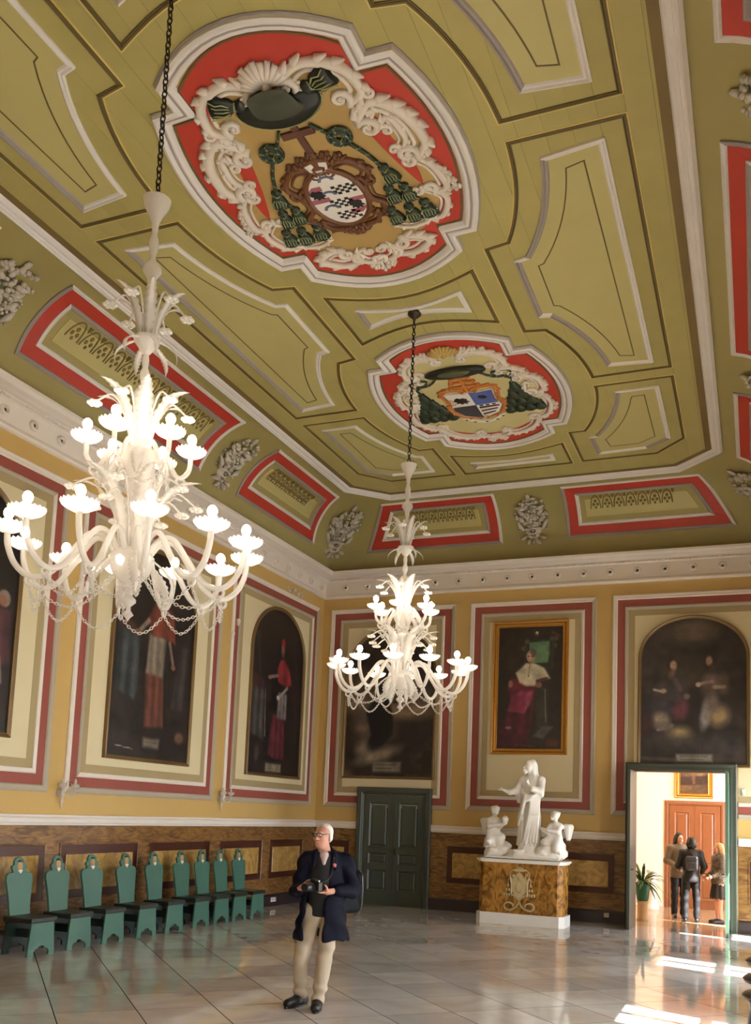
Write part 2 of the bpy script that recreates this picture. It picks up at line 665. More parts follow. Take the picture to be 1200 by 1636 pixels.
nt.links.new(tr.outputs[0], mx.inputs[1]); nt.links.new(gl.outputs[0], mx.inputs[2]); nt.links.new(mx.outputs[0], o_.inputs[0])
for k, c in enumerate(WIN):
    X = RW + 0.3
    b = MB()
    for u in (c - WHW, c + WHW - 0.07):
        b.box(X, X + 0.06, u, u + 0.07, WZ0, WZ1)
    for z in (WZ0, WZ1 - 0.08):
        b.box(X, X + 0.06, c - WHW + 0.07, c + WHW - 0.07, z, z + 0.08)
    fr = struct(b.build('window_%d' % (k + 1), m_wood_w))
    MB().box(X - 0.01, X + 0.07, c - 0.045, c + 0.045, WZ0 + 0.08, WZ1 - 0.08).build('mullion', m_wood_w, fr)
    for sgn in (-1, 1):
        u0, u1 = sorted((c + sgn * 0.045, c + sgn * (WHW - 0.07)))
        MB().box(X, X + 0.06, u0, u1, 2.02, 2.12).build('transom', m_wood_w, fr)
        for z0, z1 in ((WZ0 + 0.08, 2.02), (2.12, WZ1 - 0.08)):
            MB().add([(X + 0.03, u0, z0), (X + 0.03, u1, z0), (X + 0.03, u1, z1), (X + 0.03, u0, z1)], [(0, 1, 2, 3)]).build('pane', gm, fr)

# ------------------------------------------------------------------ cornice, dado rail, baseboards
room = [(LW, FW), (RW, FW), (RW, BW), (LW, BW)]          # counter-clockwise: inset = into the room
corn = [(0, 6.64), (0.05, 6.65), (0.07, 6.68), (0.05, 6.72), (0.03, 6.74), (0.035, 7.02), (0.06, 7.03), (0.09, 7.05), (0.10, 7.08), (0.16, 7.085),
        (0.20, 7.10), (0.28, 7.115), (0.33, 7.15), (0.34, 7.19), (0.30, 7.20), (0.0, 7.205)]
t1 = struct(MB().sweep(room, corn).build('trim_1', m_white))
def rosette(xf):
    b = MB(xf)
    b.lathe([(0.072, 0.0), (0.075, 0.014), (0.064, 0.04), (0.046, 0.05), (0.03, 0.03), (0.022, 0.012)], 16)
    b.m = 1
    b.lathe([(0.024, 0.008), (0.02, 0.026), (0.0, 0.034)], 10)
    return b
m_ros = [m_white, mat('rosette_eye', (60, 48, 42), 0.5)]
u = -8.44
while u < 0.6:
    rosette(lambda a, b_, c, u=u: P_back(u + a, 6.875 + b_, 0.033 + c)).build('rosette', m_ros, t1, True)
    u += 0.525
u = 6.6
while u < 18.3:
    rosette(lambda a, b_, c, u=u: P_left(u + a, 6.875 + b_, 0.033 + c)).build('rosette', m_ros, t1, True)
    u += 0.525
bd = MB()
for k in range(236):
    bd.ball((LW + 0.12 + k * 0.04, BW - 0.10, 7.045), 0.02, 6, 4)
for k in range(290):
    bd.ball((LW + 0.10, 6.9 + k * 0.04, 7.045), 0.02, 6, 4)
bo = bd.build('bead_string', m_white, t1, True); bo['kind'] = 'stuff'

rail = [(0, 1.57), (0.035, 1.575), (0.04, 1.60), (0.055, 1.61), (0.06, 1.66), (0.05, 1.675), (0.07, 1.69), (0.07, 1.715), (0, 1.72)]
DC1 = (-7.93, -6.26)                                     # closed door casing
t2 = MB()
t2.sweep([(RW, FW), (LW, FW)], [(-a, z) for a, z in rail], False)
t2.sweep([(LW, FW), (LW, BW), (DC1[0], BW)], [(-a, z) for a, z in rail], False)
t2.sweep([(DC1[1], BW), (-2.3, BW)], [(-a, z) for a, z in rail], False)
t2.sweep([(-0.30, BW), (RW, BW)], [(-a, z) for a, z in rail], False)
struct(t2.build('trim_2', m_white))
bb = [(0, 0), (0.035, 0), (0.035, 0.2), (0.02, 0.235), (0, 0.24)]
struct(MB().sweep([(LW, FW), (LW, BW)], [(-a, z) for a, z in bb], False).build('baseboard_left', m_base))
b = MB()
b.sweep([(LW + 0.035, BW), (DC1[0], BW)], [(-a, z) for a, z in bb], False)
b.sweep([(DC1[1], BW), (-2.3, BW)], [(-a, z) for a, z in bb], False)
b.sweep([(-0.30, BW), (RW, BW)], [(-a, z) for a, z in bb], False)
struct(b.build('baseboard_back', m_base))

# marble dado: slab, dark framed panels
def dado(xf, parent, u0, u1, panels):
    MB(xf).box(u0, u1, 0.24, 1.57, 0, 0.012).build('dado_slab', m_marble, parent)
    for a, c in panels:
        o = MB(xf).prism(rect(a, c, 0.55, 1.31), 0.012, 0.024, 0.006).build('dado_panel', m_rbrown, parent)
        MB(xf).sweep(rect(a, c, 0.55, 1.31), [(-0.02, 0.012), (-0.015, 0.03), (0.0, 0.03), (0.01, 0.022)]).build('panel_moulding', m_marble, o)
        MB(xf).prism(rect(a + 0.12, c - 0.12, 0.67, 1.17), 0.024, 0.034, 0.012).build('panel_field', m_tan, o)
dado(P_left, wl, FW, BW, [(4.05, 5.7), (6.1, 7.9), (8.2, 10.1), (10.4, 12.15), (12.45, 14.22), (14.55, 16.1), (16.42, 17.85)])
dado(P_back, wb_, LW, DC1[0], [(-8.7, -8.1)])
dado(P_back, wb_, DC1[1], -2.3, [(-5.9, -2.52)])
dado(P_back, wb_, -0.30, RW, [(-0.12, 0.6)])

# ------------------------------------------------------------------ framed wall panels
OUT = [(-0.0, 0.0), (0.0, 0.02), (0.02, 0.035), (0.05, 0.028), (0.08, 0.03), (0.095, 0.016), (0.1, 0.0)]
INN = [(0.0, 0.0), (0.0, 0.012), (0.02, 0.026), (0.045, 0.02), (0.065, 0.012), (0.07, 0.0)]
def wall_panel(xf, parent, u0, u1, v0, v1, gap=None):
    """outer moulding, red band, inner moulding, taupe band, cream field; gap=(ua,ub) leaves the bottom edge open"""
    pth = rect(u0, u1, v0, v1)
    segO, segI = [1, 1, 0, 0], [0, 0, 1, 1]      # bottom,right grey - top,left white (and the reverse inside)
    closed = True
    if gap:
        pth = [(gap[1], v0), (u1, v0), (u1, v1), (u0, v1), (u0, v0), (gap[0], v0)]
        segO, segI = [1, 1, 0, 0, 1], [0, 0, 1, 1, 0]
        closed = False
    fld = MB(xf)
    if gap:
        for a, c, p, q in ((u0, gap[0], v0, v1), (gap[1], u1, v0, v1), (gap[0], gap[1], gap[2], v1)):
            fld.prism(rect(a + (0.05 if a == u0 else 0), c - (0.05 if c == u1 else 0), p + 0.05, q - 0.05), 0, 0.003)
    else:
        fld.prism(rect(u0 + 0.05, u1 - 0.05, v0 + 0.05, v1 - 0.05), 0, 0.003)
    o = fld.build('wall_panel', m_cream, parent)
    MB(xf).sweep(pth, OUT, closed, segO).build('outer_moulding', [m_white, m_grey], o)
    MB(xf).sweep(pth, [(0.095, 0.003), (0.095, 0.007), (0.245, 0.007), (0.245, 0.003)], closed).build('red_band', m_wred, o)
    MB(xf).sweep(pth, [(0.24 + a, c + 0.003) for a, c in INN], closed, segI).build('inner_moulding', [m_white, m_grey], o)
    MB(xf).sweep(pth, [(0.31, 0.003), (0.31, 0.006), (0.425, 0.006), (0.43, 0.003)], closed).build('taupe_band', m_taupe, o)
    return o
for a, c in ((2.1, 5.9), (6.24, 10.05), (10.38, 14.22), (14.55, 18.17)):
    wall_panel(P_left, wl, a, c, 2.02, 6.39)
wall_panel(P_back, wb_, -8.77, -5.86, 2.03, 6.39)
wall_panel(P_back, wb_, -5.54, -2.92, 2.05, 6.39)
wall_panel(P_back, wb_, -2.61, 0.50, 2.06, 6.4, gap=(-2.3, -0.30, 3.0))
# flaked plaster on the left wall
m_flake = mat('bare_plaster', (226, 214, 200), 0.8, var=0.06, vscale=8)
rr = random.Random(4)
for (u, v, n, sx, sy) in ((14.66, 5.2, 6, 0.12, 0.20), (17.0, 6.45, 8, 0.3, 0.08), (16.6, 6.62, 4, 0.10, 0.18)):
    for k in range(n):
        cu, cv = u + rr.uniform(-sx, sx), v + rr.uniform(-sy, sy)
        r0 = rr.uniform(0.025, 0.06)
        pl = [(cu + r0 * rr.uniform(0.5, 1.3) * math.cos(t * PI / 4), cv + r0 * rr.uniform(0.5, 1.3) * math.sin(t * PI / 4)) for t in range(8)]
        MB(P_left).prism(pl, 0, 0.037).build('plaster_flake', m_flake, wl)

# ------------------------------------------------------------------ ceiling, cove
cm = MB()
rings = []
NV = 16
for k in range(NV + 1):
    v = 1.9 * k / NV
    o, z = cove_oz(v)
    c = chamf(v)
    x0, x1, y0, y1 = LW + o, RW - o, FW + o, BW - o
    rings.append([(x0 + c, y0, z), (x1 - c, y0, z), (x1, y0 + c, z), (x1, y1 - c, z), (x1 - c, y1, z), (x0 + c, y1, z), (x0, y1 - c, z), (x0, y0 + c, z)])
for r in rings:
    cm.add(r, [])
for k in range(NV):
    for i in range(8):
        cm.f.append((k * 8 + i, k * 8 + (i + 1) % 8, k * 8 + 8 + (i + 1) % 8, k * 8 + 8 + i)); cm.mi.append(0)
octo = [(p[0], p[1]) for p in rings[-1]]
ceiling = struct(MB().box(LW - 0.3, RW + 0.45, FW - 0.3, BW + 0.3, CH + 0.02, CH + 0.3).build('ceiling', m_grout))
cov = struct(cm.build('vault_cove', m_cove, None, 'all'))  # the cove itself: curved vault between walls and flat ceiling
MB().box(LW - 0.3, LW - 0.02, FW - 0.3, BW + 0.3, WT, CH + 0.02).box(RW + 0.02, RW + 0.45, FW - 0.3, BW + 0.3, WT, CH + 0.02).box(LW, RW, BW + 0.02, BW + 0.3, WT, CH + 0.02).box(LW, RW, FW - 0.3, FW - 0.02, WT, CH + 0.02).build('attic_wall', m_grout, cov)
x = octo[7][0]
def octo_clip(xa, xb):
    pl = clip_poly(octo, xa, xb, FW, BW)
    return pl
NPL = 28
x0, x1 = LW + 1.32, RW - 1.32
wd = (x1 - x0) / NPL
for k in range(NPL):
    pl = octo_clip(x0 + k * wd + 0.0012, x0 + (k + 1) * wd - 0.0012)
    if len(pl) >= 3:
        MB(lambda u, v, w: (u, v, CH - w)).prism(pl, -0.02, 0.0).build('plank', m_olive, ceiling)
# big white moulding round the flat ceiling
bm = MB(lambda u, v, w: (u, v, CH - w))
bm.sweep(octo, [(-0.06, 0.0), (-0.06, 0.05), (-0.02, 0.075), (0.0, 0.06), (0.02, 0.06), (0.03, 0.035), (0.07, 0.045), (0.10, 0.03), (0.12, 0.0)])
bm.build('cornice_moulding', m_cwhite, ceiling)
MB(lambda u, v, w: (u, v, CH - w)).sweep(octo, [(0.12, 0.0), (0.12, 0.004), (0.22, 0.004), (0.22, 0.0)]).build('dark_band', mat('dark_olive_band', (112, 92, 46), 0.6, var=0.1), ceiling)

def ell_arc(vc, a, b_, v0, v1, n, s=1):
    return [(s * a * math.sqrt(max(0, 1 - ((v - vc) / b_) ** 2)), v) for v in [v0 + (v1 - v0) * i / n for i in range(n + 1)]]
def ccw(p):
    A = sum(p[i][0] * p[(i + 1) % len(p)][1] - p[(i + 1) % len(p)][0] * p[i][1] for i in range(len(p)))
    return p if A > 0 else p[::-1]
LINE_D = [(-0.026, 0.0), (-0.026, 0.012), (-0.006, 0.014), (0.0, 0.004), (0.006, 0.012), (0.016, 0.012), (0.016, 0.0)]
LINE_G = [(-0.046, 0.0), (-0.042, 0.008), (-0.03, 0.008), (-0.026, 0.0)]
MOULD = [(-0.04, 0.0), (-0.04, 0.022), (-0.018, 0.03), (-0.008, 0.012), (0.004, 0.02), (0.02, 0.018), (0.03, 0.008), (0.038, 0.0)]
def ceiling_panel(outer, white, thin, shade):
    """painted coffer: dark border line, white/grey moulding, fine inner line. shade(du,dv)->0 white 1 grey"""
    outer, white = ccw(outer), ccw(white)
    o = MB(P_ceil).prism(white, 0, 0.003).build('ceiling_panel', m_olive2, ceiling)
    MB(P_ceil).sweep(outer, LINE_D).build('border_line', m_dark, o)
    MB(P_ceil).sweep(outer, LINE_G).build('border_highlight', m_gold_line, o)
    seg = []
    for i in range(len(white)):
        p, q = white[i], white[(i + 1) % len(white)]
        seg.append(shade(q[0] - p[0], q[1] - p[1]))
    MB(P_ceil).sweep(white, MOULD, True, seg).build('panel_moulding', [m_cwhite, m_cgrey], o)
    if thin:
        MB(P_ceil).sweep(ccw(thin), [(-0.008, 0.002), (-0.008, 0.006), (0.008, 0.006), (0.008, 0.002)]).build('thin_line', m_dark, o)
    return o
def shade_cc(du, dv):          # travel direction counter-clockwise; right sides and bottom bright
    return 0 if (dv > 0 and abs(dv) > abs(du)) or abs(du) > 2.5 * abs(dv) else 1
for vc in (10.6, 5.25):
    for s in (1, -1):
        h = []
        def half(dx, v1, ustep, ustr, vstep, n):
            return None
        outer = [(2.98, -2.52), (2.98, 2.52), (1.9, 2.52)]
        up = [(1.9 * math.sqrt(1 - ((dv - 2.65) / 2.75) ** 2), dv) for dv in [2.4 - 1.4 * i / 10 for i in range(11)]]
        outer += up + [(1.25, 0.95), (1.25, -0.95)] + [(a, -b_) for a, b_ in up[::-1]] + [(1.9, -2.52)]
        upw = [(2.2 * math.sqrt(1 - ((dv - 2.65) / 3.06) ** 2), dv) for dv in [2.2 - 1.55 * i / 10 for i in range(11)]]
        white = [(2.74, -2.27), (2.74, 2.27)] + upw + [(1.53, 0.62), (1.53, -0.62)] + [(a, -b_) for a, b_ in upw[::-1]]
        upt = [(2.4 * math.sqrt(1 - ((dv - 2.65) / 3.3) ** 2), dv) for dv in [2.0 - 1.52 * i / 10 for i in range(11)]]
        thin = [(2.54, -2.05), (2.54, 2.05)] + upt + [(1.74, 0.45), (1.74, -0.45)] + [(a, -b_) for a, b_ in upt[::-1]]
        T = lambda L: [(s * a, vc + b_) for a, b_ in L]
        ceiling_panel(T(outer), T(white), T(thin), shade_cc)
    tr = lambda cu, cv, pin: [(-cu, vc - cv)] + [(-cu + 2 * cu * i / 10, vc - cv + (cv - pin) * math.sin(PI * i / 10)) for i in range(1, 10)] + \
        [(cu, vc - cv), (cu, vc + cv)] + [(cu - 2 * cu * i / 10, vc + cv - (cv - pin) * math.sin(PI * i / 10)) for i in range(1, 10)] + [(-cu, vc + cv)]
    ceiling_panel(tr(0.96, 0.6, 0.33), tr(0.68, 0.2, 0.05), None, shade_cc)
v2 = 13.25
for s in (1, -1):
    T = lambda L: [(s * a, v2 + b_) for a, b_ in L]
    ar = lambda a, bq, v0, v1: [(a * math.sqrt(max(0, 1 - (dv / bq) ** 2)), dv) for dv in [v0 + (v1 - v0) * i / 10 for i in range(11)]]
    outer = [(1.89, 0.18), (2.98, 0.18), (2.98, 2.5), (2.5, 3.04), (1.22, 3.04), (1.22, 1.74)] + ar(1.9, 2.75, 1.74, 0.25)
    white = [(2.17, 0.46), (2.74, 0.46), (2.74, 2.42), (2.36, 2.72), (1.56, 2.75), (1.53, 2.04)] + ar(2.2, 3.0, 2.0, 0.5)
    thin = [(2.36, 0.68), (2.54, 0.68), (2.54, 2.3), (2.25, 2.52), (1.78, 2.52), (1.74, 2.2)] + ar(2.4, 3.2, 2.15, 0.75)
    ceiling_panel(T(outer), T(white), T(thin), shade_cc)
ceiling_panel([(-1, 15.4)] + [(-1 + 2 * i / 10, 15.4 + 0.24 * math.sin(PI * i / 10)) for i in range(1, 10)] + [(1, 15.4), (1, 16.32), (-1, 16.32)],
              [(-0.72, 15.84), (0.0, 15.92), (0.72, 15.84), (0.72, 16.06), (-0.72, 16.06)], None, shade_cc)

# ---- red framed cove panels
CO = [(0.0, 0.0), (0.0, 0.02), (0.015, 0.03), (0.03, 0.022), (0.045, 0.026), (0.06, 0.014), (0.07, 0.0)]
def dens(p, n=8):
    out = []
    for i in range(len(p)):
        a, c = p[i], p[(i + 1) % len(p)]
        k = n if i % 2 else 1
        for j in range(k):
            out.append((a[0] + (c[0] - a[0]) * j / k, a[1] + (c[1] - a[1]) * j / k))
    return out
def cove_panel(xf, ua, ub, uat, ubt, narch, arch_up=True):
    """ua..ub bottom, uat..ubt top (slanted beside the corners)"""
    V0, V1 = 0.40, 1.62
    quad = [(ua, V0), (ub, V0), (ubt, V1), (uat, V1)]
    nv = 9
    def grid(q, w):
        # bilinear sheet following the vault
        b = MB(xf)
        c0, c1, tr_, tl = q
        vs_, fs = [], []
        for j in range(nv + 1):
            t = j / nv
            v = c0[1] + (tl[1] - c0[1]) * t
            vs_ += [(c0[0] + (tl[0] - c0[0]) * t, v, w), (c1[0] + (tr_[0] - c1[0]) * t, v, w)]
        for j in range(nv):
            fs.append((2 * j, 2 * j + 1, 2 * j + 3, 2 * j + 2))
        return b.add(vs_, fs)
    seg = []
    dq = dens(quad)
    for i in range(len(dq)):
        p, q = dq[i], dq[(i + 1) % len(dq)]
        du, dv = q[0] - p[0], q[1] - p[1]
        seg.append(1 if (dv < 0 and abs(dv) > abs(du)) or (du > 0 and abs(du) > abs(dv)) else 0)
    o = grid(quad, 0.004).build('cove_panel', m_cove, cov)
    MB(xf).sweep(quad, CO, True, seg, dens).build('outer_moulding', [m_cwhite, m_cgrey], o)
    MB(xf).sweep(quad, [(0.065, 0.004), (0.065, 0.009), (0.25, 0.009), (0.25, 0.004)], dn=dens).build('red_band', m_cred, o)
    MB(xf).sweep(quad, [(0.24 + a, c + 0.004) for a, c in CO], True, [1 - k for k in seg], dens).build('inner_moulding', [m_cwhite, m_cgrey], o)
    grid(offset(quad, 0.43), 0.010).build('ornament_field', m_olive2, o)
    MB(xf).sweep(offset(quad, 0.43), [(-0.012, 0.004), (-0.012, 0.014), (0.0, 0.014), (0.004, 0.004)], dn=dens).build('gold_line', m_gold_line, o)
    # trefoil arcade
    a0 = max(ua, uat) + 0.50; a1 = min(ub, ubt) - 0.50
    st = (a1 - a0) / narch
    vb, H = 0.98, 0.30
    for k in range(narch):
        uc = a0 + (k + 0.5) * st
        b = MB(xf)
        hw = st * 0.42
        pts = [(uc - hw, vb, 0.014)] + [(uc - hw * math.cos(t * PI / 2 / 6), vb + H * math.sin(t * PI / 2 / 6), 0.014) for t in range(1, 7)]
        pts += [(2 * uc - p[0], p[1], p[2]) for p in pts[-2::-1]]
        b.tube(pts, 0.012, 5)
        for du, dv, r in ((0, 0.17, 0.036), (-0.05, 0.09, 0.032), (0.05, 0.09, 0.032), (0, 0.02, 0.026)):
            b.ball((uc + du * st / 0.3, vb + dv, 0.012), (r * 0.9, r * 1.2, 0.014), 8, 4)
        b.tube([(uc + hw, vb + H, 0.014), (uc + st / 2, vb + H - 0.09, 0.014), (uc + st - hw, vb + H, 0.014)], 0.014, 5)
        b.build('arch_ornament', mat('ornament_olive', (120, 100, 48), 0.6), o)
    return o
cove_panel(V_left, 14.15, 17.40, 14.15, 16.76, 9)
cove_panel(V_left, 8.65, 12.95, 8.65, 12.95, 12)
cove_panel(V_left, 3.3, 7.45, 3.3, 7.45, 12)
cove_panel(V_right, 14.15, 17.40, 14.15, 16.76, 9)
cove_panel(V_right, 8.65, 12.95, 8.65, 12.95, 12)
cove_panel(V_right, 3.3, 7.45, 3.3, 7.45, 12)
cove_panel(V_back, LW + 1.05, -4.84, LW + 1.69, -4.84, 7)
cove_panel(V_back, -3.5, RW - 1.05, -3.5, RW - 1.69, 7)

# ------------------------------------------------------------------ chandeliers
m_glass = bpy.data.materials.new('milky_glass')
m_glass.use_nodes = True
nt = m_glass.node_tree
pb = nt.nodes['Principled BSDF']
pb.inputs['Base Color'].default_value = (0.93, 0.90, 0.86, 1)
pb.inputs['Roughness'].default_value = 0.15
pb.inputs['Coat Weight'].default_value = 0.4
pb.inputs['Coat Roughness'].default_value = 0.05
tl = nt.nodes.new('ShaderNodeBsdfTranslucent'); tl.inputs['Color'].default_value = (0.95, 0.92, 0.88, 1)
ts = nt.nodes.new('ShaderNodeBsdfTransparent')
mx = nt.nodes.new('ShaderNodeMixShader'); mx.inputs[0].default_value = 0.45
mx2 = nt.nodes.new('ShaderNodeMixShader'); mx2.inputs[0].default_value = 0.34
nt.links.new(pb.outputs[0], mx.inputs[1]); nt.links.new(tl.outputs[0], mx.inputs[2])
nt.links.new(mx.outputs[0], mx2.inputs[1]); nt.links.new(ts.outputs[0], mx2.inputs[2])
nt.links.new(mx2.outputs[0], nt.nodes['Material Output'].inputs['Surface'])
m_bulb = mat('lit_bulb', (255, 240, 218), 0.3, emit=BULB_E)
m_iron = mat('dark_bronze', (58, 46, 36), 0.4, metal=0.7)
ZB = 3.17
def Zc(L): return [(r, z - ZB) for r, z in L]

def leaf_mb(L, wd, curl, serr=9, th=0.006):
    """serrated glass leaf rising from the origin along +x/+z"""
    b = MB()
    n = serr * 2
    vs_, fs = [], []
    for i in range(n + 1):
        t = i / n
        x = L * (0.25 * t + curl * t ** 2.4)
        z = L * (math.sin(min(1.0, t * 1.0) * PI / 2) * 0.95 - 0.35 * max(0, curl - 0.3) * t ** 3)
        wv = wd * math.sin(PI * min(1, 0.08 + t * 0.92)) ** 0.7 * (1.0 if i % 2 else 0.72)
        if i == n: wv = 0.002
        vs_ += [(x, -wv, z), (x + th * 1.5, 0, z), (x, wv, z), (x - th, 0, z)]
    for i in range(n):
        a = i * 4
        for k in range(4):
            fs.append((a + k, a + (k + 1) % 4, a + 4 + (k + 1) % 4, a + 4 + k))
    return b.add(vs_, fs)

def scallop_cup(R, H, n=24):
    b = MB()
    prof = [(0.018, 0), (R * 0.45, H * 0.12), (R * 0.78, H * 0.45), (R * 0.95, H * 0.8), (R, H), (R * 0.93, H * 0.97), (R * 0.74, H * 0.5), (R * 0.42, H * 0.2), (0.0, H * 0.12)]
    vs_, fs = [], []
    for j, (r, z) in enumerate(prof):
        for k in range(n):
            a = 2 * PI * k / n
            up = 1.0 if k % 2 else 0.0
            rr_ = r * (1 + (0.05 if k % 2 else -0.02) * (z / H))
            vs_.append((rr_ * math.cos(a), rr_ * math.sin(a), z + (0.5 / n * up if j in (4, 5) else 0)))
    for j in range(len(prof) - 1):
        for k in range(n):
            a, c = j * n + k, j * n + (k + 1) % n
            fs.append((a, c, c + n, a + n))
    return b.add(vs_, fs)

def flower_mb(c, r=0.035):
    b = MB()
    for k in range(6):
        a = 2 * PI * k / 6
        b.ball((c[0] + r * 0.8 * math.cos(a), c[1] + r * 0.8 * math.sin(a), c[2]), (r * 0.55, r * 0.55, r * 0.4), 7, 4)
    b.ball((c[0], c[1], c[2] + 0.008), r * 0.5, 7, 4)
    return b

def chain_mb(pts, link=0.022, r=0.0042, wire=6):
    """links alternately turned along a path"""
    b = MB()
    P = [np.asarray(p, float) for p in pts]
    seg = [np.linalg.norm(P[i + 1] - P[i]) for i in range(len(P) - 1)]
    tot = sum(seg)
    n = max(2, int(tot / (link * 1.45)))
    for k in range(n):
        s_ = (k + 0.5) / n * tot
        i = 0
        while i < len(seg) - 1 and s_ > seg[i]:
            s_ -= seg[i]; i += 1
        p = P[i] + (P[i + 1] - P[i]) * (s_ / seg[i])
        t = norm(P[i + 1] - P[i])
        e = np.array([0, 0, 1.0]) if abs(t[2]) < 0.9 else np.array([1.0, 0, 0])
        a = norm(np.cross(t, e)); c = np.cross(t, a)
        ax = a if k % 2 else c
        vs_, fs = [], []
        u_, v_ = t, np.cross(ax, t)
        N = 8
        for q in range(N):
            th = 2 * PI * q / N
            d = math.cos(th) * u_ * link * 0.98 + math.sin(th) * v_ * link * 0.6
            for w_ in range(4):
                ph = 2 * PI * w_ / 4
                vs_.append(p + d + r * (math.cos(ph) * norm(d) + math.sin(ph) * ax))
        for q in range(N):
            for w_ in range(4):
                fs.append((q * 4 + w_, ((q + 1) % N) * 4 + w_, ((q + 1) % N) * 4 + (w_ + 1) % 4, q * 4 + (w_ + 1) % 4))
        b.add(vs_, fs)
    return b

def make_chandelier(label):
    T = thing('chandelier', label, 'chandelier', (CX, 10.66, ZB), 0, 'white glass chandeliers')
    MB().lathe(Zc([(0.0, 8.40), (0.085, 8.40), (0.09, 8.37), (0.06, 8.34), (0.02, 8.31), (0.012, 8.27), (0.0, 8.26)][::-1]), 16).build('ceiling_rose', m_iron, T, True)
    chain_mb([(0, 0, 8.28 - ZB), (0, 0, 6.32 - ZB)], 0.034, 0.007).build('hanging_chain', m_iron, T, True)
    # stem: turned glass pieces
    for nm, pr in (('top_cup', [(0.02, 6.08), (0.028, 6.16), (0.05, 6.22), (0.09, 6.29), (0.105, 6.345), (0.09, 6.33), (0.06, 6.27), (0.0, 6.23)]),
                   ('stem_glass', [(0.016, 5.64), (0.028, 5.68), (0.03, 5.72), (0.07, 5.78), (0.068, 5.82), (0.03, 5.86), (0.02, 5.9), (0.034, 5.96), (0.036, 6.02), (0.018, 6.08), (0.016, 6.1)]),
                   ('stem_glass', [(0.02, 5.22), (0.02, 5.3), (0.018, 5.45), (0.03, 5.5), (0.04, 5.55), (0.03, 5.6), (0.018, 5.64)]),
                   ('leaf_dish', [(0.02, 5.14), (0.05, 5.18), (0.095, 5.24), (0.10, 5.265), (0.085, 5.26), (0.04, 5.23), (0.0, 5.22)]),
                   ('stem_glass', [(0.03, 4.88), (0.018, 4.92), (0.034, 4.96), (0.036, 5.0), (0.02, 5.04), (0.026, 5.1), (0.02, 5.14)]),
                   ('stem_glass', [(0.03, 4.72), (0.055, 4.74), (0.078, 4.79), (0.08, 4.82), (0.055, 4.87), (0.03, 4.89)]),
                   ('upper_bowl', [(0.03, 4.2), (0.07, 4.24), (0.10, 4.30), (0.13, 4.36), (0.135, 4.40), (0.09, 4.44), (0.05, 4.5), (0.03, 4.6), (0.03, 4.72)]),
                   ('stem_glass', [(0.03, 3.68), (0.04, 3.72), (0.045, 3.95), (0.05, 4.0), (0.045, 4.04), (0.07, 4.1), (0.085, 4.14), (0.07, 4.18), (0.03, 4.21)]),
                   ('lower_bowl', [(0.03, 3.44), (0.08, 3.46), (0.13, 3.52), (0.155, 3.58), (0.16, 3.63), (0.12, 3.68), (0.05, 3.71), (0.03, 3.72)]),
                   ('finial', [(0.0, 3.17), (0.018, 3.2), (0.04, 3.22), (0.018, 3.25), (0.016, 3.28), (0.05, 3.31), (0.05, 3.33), (0.02, 3.36), (0.055, 3.41), (0.03, 3.45)])):
        MB().lathe(Zc(pr), 16).build(nm, m_glass, T, True)
    # arms with cups and bulbs
    def tier(n, R, ph, pts, r, cupR, cupH, name):
        b = MB().tube(spline(pts, 5), r, 8)
        arm0 = b.mesh(name, m_glass, 'all')
        cupz = pts[-1][2]
        cup0 = scallop_cup(cupR, cupH, 40).mesh('candle_cup', m_glass, 'all')
        hold0 = MB().lathe([(0.022, 0.0), (0.018, 0.03), (0.016, 0.075), (0.013, 0.082), (0.0, 0.083)], 10).mesh('candle_socket', m_glass, 'all')
        bulb0 = MB().lathe([(0.012, 0.0), (0.024, 0.014), (0.033, 0.034), (0.034, 0.05), (0.026, 0.07), (0.013, 0.082), (0.0, 0.086)], 8).mesh('bulb', m_bulb, 'all')
        knob0 = MB().torus((0, 0, 0), 0.03, 0.011, (0, 1, 0), 10, 6).mesh('arm_ring', m_glass, 'all')
        low = min(pts, key=lambda p: p[2])
        for k in range(n):
            a = math.radians(ph) + 2 * PI * k / n
            A = new_obj(name, arm0, T, None, (0, 0, a))
            new_obj('candle_cup', cup0, A, (pts[-1][0], 0, cupz))
            new_obj('candle_socket', hold0, A, (pts[-1][0], 0, cupz + 0.015))
            new_obj('bulb', bulb0, A, (pts[-1][0], 0, cupz + 0.093))
            new_obj('arm_ring', knob0, A, (low[0], 0, low[2] - 0.03))
        return low
    z = lambda v: v - ZB
    lo = tier(12, 0.88, -46, [(0.12, 0, z(3.66)), (0.2, 0, z(3.76)), (0.3, 0, z(3.76)), (0.42, 0, z(3.60)), (0.54, 0, z(3.45)), (0.66, 0, z(3.41)), (0.76, 0, z(3.48)), (0.815, 0, z(3.60)), (0.825, 0, z(3.69))], 0.021, 0.118, 0.06, 'lower_arm')
    up = tier(6, 0.36, -20, [(0.10, 0, z(4.40)), (0.15, 0, z(4.45)), (0.2, 0, z(4.40)), (0.25, 0, z(4.29)), (0.30, 0, z(4.26)), (0.355, 0, z(4.32)), (0.365, 0, z(4.42))], 0.018, 0.108, 0.055, 'upper_arm')
